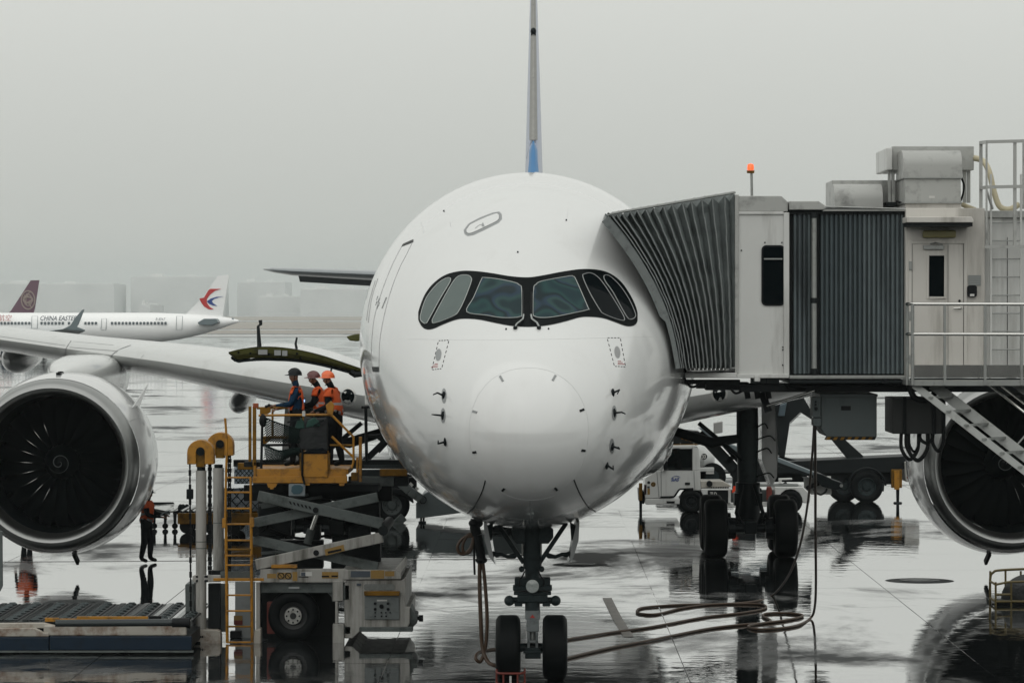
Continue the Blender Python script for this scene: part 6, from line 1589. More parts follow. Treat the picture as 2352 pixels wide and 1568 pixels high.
# ================================================================== PEOPLE
def person(label, loc, face, hgt, arms, mats, helmet, lean=0.0, seated=False, head_drop=0.0, turn=0.0, group='ground crew', vest=True, front_only=False):
    """one figure: skinned continuous body, vest, hard hat. face = heading in degrees (0 = +x, 180 = -x)"""
    k = hgt / 1.75
    fa = radians(face); fw = V3(cos(fa), sin(fa), 0); sd = V3(-sin(fa), cos(fa), 0)     # sd points to the figure's left
    loc = Vector(loc)
    def L(f, s, z):
        if z > .95 and not seated: f = f + (z - .95) * lean
        if z > .5 and seated: f = f + (z - .55) * lean
        return loc + (fw * f + sd * s) * k + V3(0, 0, z * k)
    P = []; E = []; Rr = []; Gp = []
    def vtx(p, r): P.append(p); Rr.append(r * k); return len(P) - 1
    def edge(a, b, g): E.append((a, b)); Gp.append(g)
    zo = -.42 if seated else 0
    pel = vtx(L(0, 0, .95 + zo), .165); spn = vtx(L(.01, 0, 1.12 + zo), .165); chs = vtx(L(.0, 0, 1.32 + zo), .185); nk0 = vtx(L(.0, 0, 1.45 + zo), .075)
    hd = head_drop
    nk = vtx(L(.02 + hd * .3, 0, 1.52 + zo), .066); jaw = vtx(L(.045 + hd * .8, 0, 1.575 + zo - hd * .3), .078); md = vtx(L(.035 + hd, 0, 1.645 + zo - hd * .5), .098); cr = vtx(L(.015 + hd * .9, 0, 1.705 + zo - hd * .5), .078)
    for a, b, g in ((pel, spn, 'torso'), (spn, chs, 'torso'), (chs, nk0, 'torso'), (nk0, nk, 'skin'), (nk, jaw, 'skin'), (jaw, md, 'skin'), (md, cr, 'skin')): edge(a, b, g)
    nz = vtx(L(.135 + hd * 1.05, 0, 1.625 + zo - hd * .75), .014); edge(md, nz, 'skin')
    for s in (-1, 1):
        er = vtx(L(.02 + hd, s * .095, 1.64 + zo - hd * .5), .016); edge(md, er, 'skin')
        hip = vtx(L(0, s * .095, .90 + zo), .12)
        if seated:
            kn = vtx(L(.42, s * .12, .50), .07); an = vtx(L(.40, s * .12, .09), .05); to = vtx(L(.58, s * .13, .05), .04)
        else:
            st = .05 * s
            kn = vtx(L(.03 + st, s * .105, .49), .085); an = vtx(L(-.02 + st * 1.6, s * .115, .10), .062); to = vtx(L(.15 + st * 1.6, s * .13, .045), .042)
        edge(pel, hip, 'legs'); edge(hip, kn, 'legs'); edge(kn, an, 'legs'); edge(an, to, 'boot')
        sh = vtx(L(0, s * .185, 1.415 + zo), .082); el_, wr_ = arms[0 if s > 0 else 1]
        el = vtx(L(el_[0], s * el_[1], el_[2]), .064); wr = vtx(L(wr_[0], s * wr_[1], wr_[2]), .040)
        edge(chs, sh, 'torso'); edge(sh, el, 'arm'); edge(el, wr, 'arm')
        d = (P[wr] - P[el]).normalized(); lat = d.cross(ZUP).normalized() if abs(d.z) < .95 else sd
        up = lat.cross(d).normalized()
        pm_ = P[wr] + d * .07 * k; ph = vtx(pm_, .030); edge(wr, ph, 'skin')
        for j, (o, ln) in enumerate(((-.030, .070), (-.010, .082), (.011, .078), (.031, .062))):
            a = vtx(pm_ + (d * .030 + lat * o) * k, .0095); b = vtx(pm_ + (d * (.030 + ln * .55) + lat * o * 1.1 - up * .012) * k, .0085); c = vtx(pm_ + (d * (.030 + ln * .8) + lat * o * 1.1 - up * .038) * k, .0075)
            edge(ph, a, 'skin'); edge(a, b, 'skin'); edge(b, c, 'skin')
        a = vtx(P[wr] + (d * .045 - lat * s * .035) * k, .011); b = vtx(P[wr] + (d * .085 - lat * s * .055 - up * .01) * k, .0095); edge(wr, a, 'skin'); edge(a, b, 'skin')
    me = bpy.data.meshes.new('body_cage'); me.from_pydata([tuple(p - loc) for p in P], E, []); me.update()
    to_ = bpy.data.objects.new('body_cage', me); COL.objects.link(to_)
    sm = to_.modifiers.new('skin', 'SKIN'); sm.use_smooth_shade = True; sm.branch_smoothing = .6
    sv = me.skin_vertices[0].data
    for i, r in enumerate(Rr):
        q = r * (1.0 if i not in (pel, spn, chs) else 1.0)
        sv[i].radius = (q, q); sv[i].use_root = (i == pel)
    ss_ = to_.modifiers.new('sub', 'SUBSURF'); ss_.levels = 2; ss_.render_levels = 2
    dg = bpy.context.evaluated_depsgraph_get(); bm_ = bpy.data.meshes.new_from_object(to_.evaluated_get(dg))
    bpy.data.objects.remove(to_)
    rt = thing('person', label, 'person', loc, group)
    ms = {'torso': 0, 'arm': 0, 'legs': 1, 'skin': 2, 'boot': 3}
    bm_.materials.clear()
    for m in (mats['shirt'], mats['legs'], skin_m, boot_m): bm_.materials.append(m)
    segs = [(P[a] - loc, P[b] - loc, g, max(Rr[a], Rr[b])) for (a, b), g in zip(E, Gp)]
    grp = []
    for f in bm_.polygons:
        c = f.center; best = None
        for (a, b, g, r) in segs:
            ab = b - a; t_ = max(0, min(1, (c - a).dot(ab) / max(1e-9, ab.length_squared)))
            dd = (c - a - ab * t_).length - r * .8
            if best is None or dd < best[0]: best = (dd, g)
        grp.append(best[1]); f.material_index = ms[best[1]]; f.use_smooth = True
    # broaden the trunk sideways so it is not round
    inv = Vector(sd)
    for v in bm_.vertices:
        h_ = v.co.z / k
        if .8 + zo < h_ < 1.47 + zo:
            s_ = v.co.dot(inv)
            if abs(s_) < .2 * k: v.co += inv * s_ * .22
    body = bpy.data.objects.new('body', bm_); COL.objects.link(body); body.parent = rt; ORG[body.name] = loc
    if vest:
        sel = [i for i, f in enumerate(bm_.polygons) if grp[i] == 'torso' and f.center.z / k > .86 + zo and f.center.z / k < 1.46 + zo and (not front_only or f.normal.dot(fw) > .35 or (f.normal.dot(fw) < -.75))]
        used = {}; vs_ = []; fs_ = []; mi = []
        for i in sel:
            f = bm_.polygons[i]; idx = []
            for vi in f.vertices:
                if vi not in used:
                    v = bm_.vertices[vi]; used[vi] = len(vs_); vs_.append(tuple(v.co + v.normal * .022 * k))
                idx.append(used[vi])
            fs_.append(idx); h_ = f.center.z / k - zo
            mi.append(1 if (1.0 < h_ < 1.05 or 1.14 < h_ < 1.19) else 0)
        vm = bpy.data.meshes.new('safety_vest'); vm.from_pydata(vs_, [], fs_); vm.update()
        vm.materials.append(vest_m); vm.materials.append(strip_m); vm.polygons.foreach_set('material_index', mi); vm.polygons.foreach_set('use_smooth', [True] * len(fs_))
        vo = bpy.data.objects.new('safety_vest', vm); COL.objects.link(vo); vo.parent = rt
        so = vo.modifiers.new('thick', 'SOLIDIFY'); so.thickness = .012; so.offset = 1
    if helmet:
        c = P[md] + V3(0, 0, .035 * k); fd = fw
        rows_ = []
        for i in range(8):
            a = pi / 2 * i / 7; rows_.append([c + (fw * cos(t_) * .126 + sd * sin(t_) * .104) * cos(a) * k + V3(0, 0, .108 * sin(a) * k) + fw * (-.01) for t_ in [2 * pi * j / 20 for j in range(20)]])
        mb = MB(); mb.grid(rows_, True)
        brim = [[c + (fw * cos(t_) * (.128 + q * (.040 * max(0, cos(t_)) + .012)) + sd * sin(t_) * (.108 + q * .018)) * k + V3(0, 0, (-.012 * q - dz) * k) for t_ in [2 * pi * j / 20 for j in range(20)]] for (q, dz) in ((0, 0), (1, 0), (1, .008), (0, .012))]
        mb.grid(brim, True)
        ho = ob('hard_hat', mb, helmet, rt, smooth=60)
        mb = MB(); mb.tube([c + fw * .12 * cos(a) * k + V3(0, 0, .110 * sin(a) * k) for a in [pi * (.1 + .8 * i / 8) for i in range(9)]], .012 * k, 6); ob('hat_ridge', mb, helmet, rt, smooth=60)
        for s in (-1, 1):
            mb = MB(); mb.tube([c + (sd * s * .106 + fw * .0) * k + V3(0, 0, -.02), P[jaw] + sd * s * .06 * k + V3(0, 0, -.02), P[jaw] + (fw * .05 + sd * s * .02) * k + V3(0, 0, -.06 * k)], .006, 5); ob('chin_strap', mb, marking_black, rt)
    for s in (-1, 1):
        mb = MB(); mb.ell(P[md] + (fw * .092 + sd * s * .032) * k + V3(0, 0, .004), .012, .012, .008, 8, 6); ob('eye', mb, marking_black, rt)
    mb = MB(); mb.ell(P[jaw] + (fw * .072) * k + V3(0, 0, .012), .01, .024 if abs(fw.x) > .7 else .01, .006, 8, 5); ob('mouth', mb, pm('lips', (.2, .08, .06), .6), rt)
    if not helmet:
        mb = MB(); mb.ell(P[cr] + V3(0, 0, .0) - fw * .012 * k, .098 * k, .098 * k, .085 * k, 14, 8, -.25, pi / 2); ob('hair', mb, marking_black, rt, smooth=60)
    return rt, P, L
DZ = WZ(1077, YW + .02) + .005
std = lambda: None
work = {'shirt': cloth_dark, 'legs': cloth_dark}
p1_, P1, L1 = person('crew member in blue shirt, orange vest and black hard hat, leftmost on the loader', (WX(681, 60.5), 60.5, DZ), 184, 1.76, ((((.10, .24, 1.14), (.34, .10, 1.12))), (((.06, .25, 1.12), (.30, .13, 1.06)))), {'shirt': cloth_blue, 'legs': cloth_dark}, helmet_dark, group='crew on the loader platform', front_only=True)
p2_, P2, L2 = person('crew member in maroon hard hat looking down, middle of the three on the loader', (WX(742, 60.95), 60.95, DZ), 176, 1.72, ((((.12, .23, 1.16), (.38, .08, 1.10))), (((.12, .23, 1.16), (.36, .10, 1.08)))), work, helmet_red, lean=.16, head_drop=.04, group='crew on the loader platform')
p3_, P3, L3 = person('crew member in orange hard hat and bright orange vest, rightmost on the loader', (WX(770, 60.25), 60.25, DZ), 166, 1.73, ((((.04, .25, 1.13), (.30, .18, 1.04))), (((.06, .24, 1.13), (.32, .15, 1.02)))), work, helmet_orange, lean=.12, head_drop=.03, group='crew on the loader platform')
phn = thing('phone', 'small lit phone held between the crew on the loader', 'phone', W(698, 921, 60.55))
mb = MB(); mb.pbox(694, 702, 914, 926, 60.55, .02); ob('case', mb, marking_black, phn, bevel=.004)
mb = MB(); mb.pbox(695.5, 700.5, 917, 923, 60.545, .004); ob('screen', mb, pm('lit screen', (.3, .5, .9), .3, emit=(.45, .65, 1.0), estr=1.2), phn)
gp = G(336, 1292)
p4_, P4, L4 = person('crew member in orange vest standing on the wet apron behind the left engine', (gp.x, gp.y, .0), -8, 1.74, ((((.12, .24, 1.16), (.38, .12, 1.14))), (((.10, .24, 1.14), (.38, .12, 1.10)))), work, helmet_dark, lean=.03, group='ground crew on the apron')
tb = thing('clipboard', 'grey clipboard held by the crew member behind the left engine', 'clipboard', P4[0] + V3(.42, -.05, .22))
mb = MB(); c = P4[0] + V3(.44, -.02, .24); mb.bar(c + V3(-.10, 0, -.05), c + V3(.12, 0, .06), .30, .02, V3(-.4, 0, .9)); ob('board', mb, pm('grey board', (.14, .18, .20), .4), tb, bevel=.004)
mb = MB(); mb.bar(c + V3(-.08, 0, -.028), c + V3(.10, 0, .062), .24, .004, V3(-.4, 0, .9)); ob('paper', mb, sticker_white, tb)
gp = G(62, 1236)
person('crew member in orange vest behind the left engine, seen mirrored in the wet apron', (gp.x, gp.y, .0), 255, 1.74, ((((.02, .27, 1.14), (.10, .26, .90))), (((.03, .27, 1.14), (.12, .26, .92)))), work, helmet_dark, group='ground crew on the apron')
# ================================================================== VEHICLES AND SMALL THINGS UNDER THE AIRCRAFT
def side_wheel(parent, u, v, Y, r, w=.24, dark=True, hubmat=None):
    c = V3(WX(u, Y), Y, r)
    mb = MB(); mb.lathe([(-w * .4, r * .55), (-w * .5, r * .65), (-w * .5, r * .88), (-w * .36, r), (w * .36, r), (w * .5, r * .88), (w * .5, r * .65), (w * .4, r * .55)], c, 'y', 36); o = ob('wheel', mb, rubber, parent, smooth=50)
    mb = MB(); mb.lathe([(-w * .42, r * .57), (-w * .44, r * .54), (-w * .25, r * .48), (-w * .18, r * .3), (-w * .32, r * .22), (-w * .34, .002)], c, 'y', 28); ob('rim', mb, hubmat or gear_grey, o, smooth=40)
    for k in range(8):
        a = 2 * pi * k / 8; p = c + V3(r * .38 * cos(a), -w * .2, r * .38 * sin(a)); mb = MB(); mb.cyl(p, p - V3(0, .03, 0), .018, .018, 6); ob('wheel_nut', mb, dark_steel, o)
    return o
CV = lambda x, y: (1467.6 + .2 * x, 997.2 + .2 * y)
# ------------------------------------------------------------------ belt loader
YV = 97.0
bl = thing('belt_loader', 'white belt loader truck with cab, parked behind the main landing gear', 'belt loader', (WX(1660, YV), YV + 1, 0))
def vp(name, poly, mat, dy=0.0, dep=2.0, bevel=.02, parent=None):
    mb = MB(); mb.uvprism([CV(*p) for p in poly], YV + dy, dep); return ob(name, mb, mat, parent or bl, bevel=bevel)
# cab as a shell: pillars and panels round a see-through window
cabp = vp('cab_panel', ((70, 730), (70, 505), (190, 425), (275, 412), (705, 412), (708, 640), (625, 640), (625, 632), (470, 632), (410, 722), (240, 730)), vehicle_white, 0, 1.9)
vp('cab_pillar', ((190, 422), (345, 140), (375, 150), (290, 330), (276, 410)), vehicle_white, 0, .12)
vp('cab_pillar', ((612, 150), (660, 130), (690, 160), (706, 412), (612, 412)), vehicle_white, 0, .5)
vp('cab_roof', ((340, 150), (352, 128), (640, 124), (672, 136), (690, 162), (640, 160), (360, 162)), vehicle_white, 0, 1.9)
vp('cab_rear_wall', ((300, 400), (375, 165), (610, 165), (610, 410)), under_dark, 1.5, .1, 0)
wn = vp('cab_window', ((292, 404), (294, 330), (370, 166), (606, 163), (608, 404)), cab_glass, .03, .02, 0)
vp('window_frame', ((606, 160), (614, 160), (614, 408), (606, 408)), marking_black, -.01, .06, 0)
vp('window_frame', ((285, 404), (614, 404), (614, 411), (285, 411)), marking_black, -.012, .06, 0)
vp('door_mirror', ((280, 320), (325, 300), (330, 400), (318, 415), (284, 412)), marking_black, -.15, .12)
vp('windscreen_guard', ((165, 400), (300, 180), (312, 190), (190, 415)), metal_grey, .1, 1.6)
vp('roof_lightbar', ((360, 118), (675, 114), (678, 123), (358, 126)), yellow_dirty, .3, .3)
for x in (475, 630):
    mb = MB(); mb.cyl(W(*CV(x, 118), YV + .5), W(*CV(x, 95), YV + .5), .012, .012, 6); ob('antenna', mb, metal_bright, bl)
for pts in (((255, 415), (258, 720)), ((632, 415), (640, 630)), ((206, 430), (232, 720))):
    mb = MB(); mb.tube([W(*CV(*p), YV - .003) for p in pts], .012, 5); ob('door_seam', mb, seam, bl)
for pts in (((245, 720), (405, 716), (458, 638), (470, 628), (625, 622)),):
    mb = MB()
    for a, b_ in zip(pts[:-1], pts[1:]): mb.bar(W(*CV(*a), YV - .01), W(*CV(*b_), YV - .01), .03, .05)
    ob('door_trim', mb, marking_black, bl)
vp('door_latch', ((528, 552), (586, 552), (586, 580), (528, 580)), marking_black, -.02, .03, .005)
text_mesh('S\u0131AS', .135, logo_blue, bl, W(*CV(368, 536), YV - .008), shear=.25, sx=.92, bold=.003)
mb = MB(); mb.tube([W(*CV(*p), YV - .01) for p in ((370, 505), (395, 485), (430, 476), (460, 482), (478, 500))], [.003, .006, .009, .006, .002], 6); ob('logo_arc', mb, logo_blue, bl)
for (x, y, r, m_) in ((112, 552, 17, marking_black), (165, 573, 28, sticker)):
    c = W(*CV(x, y), YV - .004); mb = MB(); mb.cyl(c, c + V3(0, .01, 0), r * .2 * YV / FL, r * .2 * YV / FL, 20); ob('round_sign', mb, m_, bl)
c = W(*CV(165, 573), YV - .008); mb = MB(); mb.tube([c + V3(.045 * cos(a), 0, .045 * sin(a)) for a in [2 * pi * i / 14 for i in range(14)]], .008, 5, closed=True); mb.bar(c + V3(-.03, 0, .03), c + V3(.03, 0, -.03), .01, .01); ob('sign_print', mb, marking_black, bl)
vp('caution_label', ((96, 620), (126, 620), (126, 690), (96, 690)), sticker, -.004, .006, 0)
vp('caution_label', ((96, 594), (124, 594), (124, 618), (96, 618)), sticker_grey, -.004, .006, 0)
vp('front_lamp', ((60, 575), (88, 575), (88, 690), (60, 690)), pm('dark red lamp', (.05, .02, .02), .3), -.02, .2)
vp('chassis_front', ((75, 735), (470, 735), (468, 800), (80, 805), (66, 780)), vehicle_white, 0, 1.9)
vp('chassis_step', ((315, 765), (412, 765), (408, 790), (320, 790)), marking_black, -.02, .05, .005)
vp('bumper', ((0, 640), (60, 660), (70, 760), (60, 800), (10, 790)), under_dark, .2, 1.6)
mb = MB(); mb.cyl(W(*CV(20, 590), YV + .2), W(*CV(20, 1000), YV + .2), .05, .04, 10); vj = ob('stabiliser', mb, dark_steel, bl)
vp('stabiliser_sleeve', ((0, 560), (40, 560), (40, 760), (0, 760)), yellow_dirty, .15, .12, .01)
vp('engine_cover', ((712, 622), (1055, 622), (1055, 790), (985, 800), (740, 790), (735, 700), (712, 650)), vehicle_white, .02, 1.8)
vp('black_side_panel', ((790, 640), (1025, 640), (1025, 790), (790, 790)), marking_black, .005, .03, .005)
text_mesh('TLD', .15, sticker_white, bl, W(*CV(817, 704), YV - .006), bold=.005, sx=.72)
vp('top_deck', ((712, 540), (960, 540), (1060, 592), (1060, 600), (712, 612)), pm('cream deck', (.46, .44, .40), .5, dirt=(.2, .18, .15), damt=.4), .2, 1.4)
mb = MB(); c = W(*CV(810, 568), YV + .15); mb.cyl(c, c + V3(0, .2, 0), .09, .09, 16); ob('round_vent', mb, marking_black, bl)
for k in range(8):
    mb = MB(); x = 830 + k * 27; mb.bar(W(*CV(x, 612), YV + .1), W(*CV(x + 10, 600), YV + .4), .02, .03); ob('vent_slat', mb, marking_black, bl)
vp('lower_rail', ((985, 790), (1490, 775), (1490, 830), (1000, 840)), vehicle_white, .1, .3)
vp('frame_mid', ((1055, 640), (1560, 640), (1560, 775), (1055, 780)), loader_grey, .9, .4)
vp('upper_rail', ((1340, 570), (1830, 568), (1830, 596), (1340, 600)), pm('mid grey', (.3, .31, .3), .4), .3, .3)
vp('rear_fender', ((1560, 603), (1880, 603), (1972, 690), (1962, 788), (1880, 788), (1872, 730), (1840, 670), (1790, 638), (1740, 628), (1680, 640), (1630, 680), (1610, 720), (1560, 720)), vehicle_white, 0, 1.9)
vp('side_plate', ((1605, 505), (1760, 500), (1762, 520), (1640, 524), (1640, 560), (1610, 560)), vehicle_white, .2, .2)
vp('side_plate', ((1870, 490), (2205, 480), (2210, 690), (1980, 690), (1895, 610), (1895, 500)), vehicle_white, 1.2, .1)
vp('fire_extinguisher', ((1472, 600), (1522, 600), (1530, 640), (1530, 760), (1465, 760), (1465, 640)), red_paint, -.05, .2, .03)
vp('orange_flag', ((1085, 595), (1150, 592), (1110, 640), (1090, 672), (1066, 668)), pm('orange rag', (.9, .10, .02), .7), -.1, .05, .01)
vp('valve_block', ((1350, 610), (1410, 620), (1408, 690), (1355, 690)), dark_steel, .1, .3)
for x, r in ((600, .335), (1745, .33)):
    side_wheel(bl, *CV(x, 760), YV + .1, r, .24, hubmat=under_dark)
    side_wheel(bl, *CV(x, 760), YV + 1.7, r, .24, hubmat=under_dark)
bm1 = vp('conveyor_boom', ((690, -70), (780, -70), (920, 68), (1165, 150), (1600, 268), (2010, 430), (2012, 500), (1560, 350), (1165, 215), (930, 130)), pm('grey boom', (.22, .25, .26), .4), .6, .9)
vp('conveyor_boom_side', ((1590, 315), (2000, 468), (2000, 500), (1560, 348)), under_dark, .58, .03, 0)
vp('conveyor_tail', ((2010, 430), (2110, 460), (2230, 520), (2345, 560), (2340, 620), (2250, 640), (2110, 600), (2010, 510)), dark_steel, .5, 1.0, .03)
mb = MB(); c = W(*CV(2325, 588), YV + .48); mb.cyl(c, c + V3(0, 1.05, 0), .05, .05, 12); ob('tail_pulley', mb, metal_grey, bl)
for a, b_, w_ in (((1920, 620), (2110, 540), .12), ((1640, 600), (1700, 560), .12), ((1170, 330), (930, 60), .16), ((1000, 330), (1160, 180), .14), ((700, -20), (1110, 420), .34), ((1080, 420), (1300, 620), .3)):
    mb = MB(); mb.bar(W(*CV(*a), YV + 1.0), W(*CV(*b_), YV + 1.0), .15, w_); ob('lift_arm', mb, under_dark, bl)
for k in range(3):
    vp('hazard_stripe', ((470 + k * 45, 20 + k * 14), (492 + k * 45, 27 + k * 14), (510 + k * 45, 60 + k * 14), (488 + k * 45, 53 + k * 14)), yellow_dirty, .48, .02, 0)
vp('hazard_beam', ((360, -60), (700, -30), (700, 120), (360, 112)), under_dark, .5, 1.0)
mb = MB(); mb.tube(spline([W(*CV(*p), YV + .4) for p in ((2010, 630), (2040, 670), (2090, 690), (2140, 660), (2160, 620))], 5), .03, 8); ob('boom_hose', mb, hose_black, bl, smooth=50)
mb = MB(); mb.tube([W(*CV(1160, 150), YV - .2), W(*CV(1170, 620), YV - .2)], .03, 6)
vp('bracket_stack', ((1080, 420), (1340, 420), (1340, 640), (1080, 640)), under_dark, 1.0, .5)
# driver
person('driver seated in the cab of the white belt loader', (WX(1560, YV + .8), YV + .85, .62), 180, 1.70, ((((.15, .24, .82), (.40, .14, .80))), (((.15, .24, .82), (.40, .14, .82)))), {'shirt': pm('dark red jacket', (.08, .02, .02), .8), 'legs': cloth_dark}, None, lean=.1, seated=True, vest=False, group='driver in the cab')

# ------------------------------------------------------------------ fuel tanker numbered 33
YK = 109.0
tk = thing('tanker_truck', 'pale tank truck with round number 33 behind the belt loader', 'tank truck', (WX(1640, YK), YK + 1, 0))
x0, x1 = WX(1580, YK), WX(1644, YK); zc = WZ(1054, YK)
mb = MB(); rows_ = []
for (x, q) in ((x0, 1), (WX(1618, YK), 1.0), (x1 - .1, .62), (x1, .4)):
    rows_.append([V3(x, YK + 1.1 + 1.1 * q * cos(a), zc + .42 * sin(a) * (q if sin(a) > 0 else 1)) for a in [2 * pi * k / 24 for k in range(24)]])
mb.grid(rows_, True); mb.add(rows_[-1], [tuple(range(24))]); mb.add(rows_[0], [tuple(range(23, -1, -1))])
ob('tank', mb, pm('pale tank paint', (.52, .53, .52), .35, coat=.3), tk, smooth=40)
mb = MB(); mb.box(x0, x1 - .05, YK + .05, YK + 2.1, WZ(1083, YK), WZ(1073, YK)); ob('side_skirt', mb, pm('pale tank paint', (.52, .53, .52), .35), tk, bevel=.03)
mb = MB(); mb.box(x0 - 1, x1 + .6, YK + .2, YK + 2.0, .55, WZ(1084, YK)); ob('chassis', mb, under_dark, tk)
mb = MB(); mb.box(WX(1622, YK), WX(1640, YK), YK + .0, YK + .2, WZ(1088, YK), WZ(1084, YK)); ob('side_lamp', mb, sticker_white, tk)
c = W(1617.5, 1048, YK - .02); mb = MB(); mb.cyl(c, c + V3(0, .02, 0), .098, .098, 24); ob('number_disc', mb, marking_black, tk)
text_mesh('33', .16, sticker_white, tk, c + V3(-.078, -.012, -.055), bold=.006, sx=.85)
for x in (x0 + .1, x1 - .1):
    c = V3(x, YK + .2, .45); mb = MB(); mb.cyl(c, c + V3(0, .3, 0), .45, .45, 28); w = ob('wheel', mb, rubber, tk, smooth=40)
    mb = MB(); mb.cyl(c - V3(0, .01, 0), c + V3(0, .02, 0), .22, .22, 20); ob('rim', mb, gear_grey, w)

# ------------------------------------------------------------------ dark high-lift truck
YH = 102.0
hl = thing('lift_truck', 'dark high-lift truck with yellow stabiliser leg behind the boarding bridge', 'truck', (WX(1950, YH), YH + 1, 0))
CW = lambda x, y: (1411 + .246 * x, 865.5 + .246 * y)
def hp(name, poly, mat, dy=0.0, dep=.3, bevel=.02, f=None):
    mb = MB(); mb.uvprism([(f or CW)(*p) for p in poly], YH + dy, dep); return ob(name, mb, mat, hl, bevel=bevel)
ident = lambda x, y: (x, y)
hp('chassis_beam', ((1760, 1062), (2110, 1046), (2110, 1058), (2060, 1085), (1760, 1088)), under_dark, .3, 1.6, .02, ident)
hp('chassis_lower', ((1880, 1085), (2060, 1085), (2060, 1112), (2028, 1112), (2020, 1090), (1945, 1090), (1935, 1112), (1880, 1112)), under_dark, .5, 1.2, .02, ident)
hp('tail_box', ((2078, 1060), (2112, 1058), (2112, 1108), (2080, 1106)), pm('pale tail box', (.42, .42, .40), .5), .1, 1.2, .02, ident)
mb = MB(); 
for k in range(5): mb.pbox(2083 + k * 4, 2085.5 + k * 4, 1094, 1098, YH + .09, .006)
ob('tail_lettering', mb, red_paint, hl)
for (u, Y) in ((1990, YH + .25), (1938, YH + .7)):
    side_wheel(hl, u, 1117, Y, .50, .3, hubmat=gear_grey)
    side_wheel(hl, u, 1117, Y + 1.3, .50, .3, hubmat=gear_grey)
mb = MB(); c = V3(WX(1990, YH + .25), YH + .1, .5); mb.tube([c + V3(.58 * cos(a), 0, .58 * sin(a)) for a in [pi * (.02 + .9 * i / 14) for i in range(15)]], .035, 6); ob('mudguard', mb, under_dark, hl)
hp('mud_flap', ((2026, 1105), (2032, 1105), (2030, 1128), (2022, 1128)), under_dark, .1, .4, 0, ident)
lg = hp('stabiliser_sleeve', ((2048, 1078), (2072, 1078), (2072, 1120), (2048, 1120)), yellow_dirty, -.1, .2, .01, ident)
hp('stabiliser_band', ((2054, 1080), (2066, 1080), (2066, 1124), (2054, 1124)), yellow, -.13, .05, .01, ident)
mb = MB(); mb.cyl(W(2062, 1120, YH), V3(WX(2062, YH), YH, .02), .055, .045, 12); mb.cyl(V3(WX(2062, YH), YH, 0), V3(WX(2062, YH), YH, .04), .14, .12, 14); c = W(2062, 1152, YH); ob('stabiliser_leg', mb, dark_steel, hl)
hp('lift_leg', ((1440, 280), (1560, 250), (1830, 120), (1850, 400), (1740, 330), (1640, 425), (1590, 760), (1505, 720), (1490, 420)), under_dark, .8, .35)
hp('lift_leg', ((2010, 560), (2130, 560), (2330, 740), (2270, 790), (2200, 790)), under_dark, .8, .3)
hp('lift_leg_edge', ((1640, 428), (1740, 334), (1744, 340), (1646, 434)), loader_grey, .78, .03, 0)
hp('lift_cylinder', ((1530, 365), (1550, 260), (1612, 240), (1590, 365)), pm('blue grey ram', (.14, .17, .19), .3, metal=.4), .6, .15)
hp('front_frame', ((1330, 760), (1560, 740), (1800, 800), (1800, 980), (1330, 980)), under_dark, 1.0, .5)
hp('grey_container', ((930, 430), (1012, 415), (1012, 520), (930, 530)), pm('slatted grey', (.36, .36, .35), .5), 2.0, .3)
mb = MB(); mb.uvprism([CW(*p) for p in ((1330, 430), (1420, 300), (1480, 700), (1490, 960), (1400, 880), (1330, 700))], YH + 1.4, .1)

# ------------------------------------------------------------------ service truck under the nose, left
YS = 92.5
CT = lambda x, y: (771.5 + .168 * x, 987.8 + .168 * y)
sv_ = thing('service_truck', 'grey service truck with big wheel, half hidden between loader and nose', 'truck', (WX(930, YS), YS + 1, 0))
def sp2(name, poly, mat, dy=0.0, dep=.3, bevel=.02):
    mb = MB(); mb.uvprism([CT(*p) for p in poly], YS + dy, dep); return ob(name, mb, mat, sv_, bevel=bevel)
side_wheel(sv_, *CT(770, 1060), YS + .2, .49, .32, hubmat=pm('dull rim', (.12, .125, .12), .5, var=.2))
side_wheel(sv_, *CT(770, 1060), YS + 1.9, .49, .32, hubmat=gear_grey)
side_wheel(sv_, *CT(2300, 1060), YS + .2, .49, .32, hubmat=gear_grey)
sp2('cab_body', ((1095, 1000), (1180, 880), (1330, 800), (2600, 800), (2600, 1080), (1700, 1130), (1240, 1190), (1095, 1205)), pm('grey truck panel', (.20, .215, .215), .4, var=.1, dirt=(.1, .1, .1), damt=.3), 0, 2.2)
sp2('wheel_cover', ((480, 980), (560, 850), (700, 800), (900, 810), (1040, 900), (1060, 1000), (1000, 960), (900, 880), (760, 860), (620, 900), (540, 1000)), under_dark, 0, .4)
sp2('frame', ((300, 700), (1100, 640), (1100, 880), (300, 900)), under_dark, .9, .5)
for a, b_, m_ in (((850, 690), (1010, 830), loader_grey), ((1010, 830), (1170, 940), loader_grey), ((770, 1330), (930, 1180), loader_grey)):
    mb = MB(); mb.bar(W(*CT(*a), YS - .2), W(*CT(*b_), YS - .2), .2, .24); ob('ram_cover', mb, m_, sv_, bevel=.02)
for (a, b_) in (((1010, 720), (1050, 760)), ((1090, 780), (1130, 810))):
    mb = MB(); mb.bar(W(*CT(*a), YS + .1), W(*CT(*b_), YS + .1), .05, .07); ob('small_lamp', mb, sticker_white, sv_)
mb = MB(); mb.tube([W(*CT(1190 + 45 * cos(a), 950 + 50 * sin(a)), YS - .1) for a in [2 * pi * i / 16 for i in range(16)]], .012, 5, closed=True); ob('cable_loop', mb, hose_black, sv_)
for x in (1165, 1200):
    mb = MB(); mb.cyl(W(*CT(x, 1190), YS + .1), V3(WX(CT(x, 0)[0], YS + .1), YS + .1, 0.0), .03, .03, 8); ob('stabiliser_leg', mb, dark_steel, sv_)
mb = MB(); mb.box(WX(CT(1130, 0)[0], YS), WX(CT(1230, 0)[0], YS), YS, YS + .3, 0, .04); ob('stabiliser_foot', mb, dark_steel, sv_)
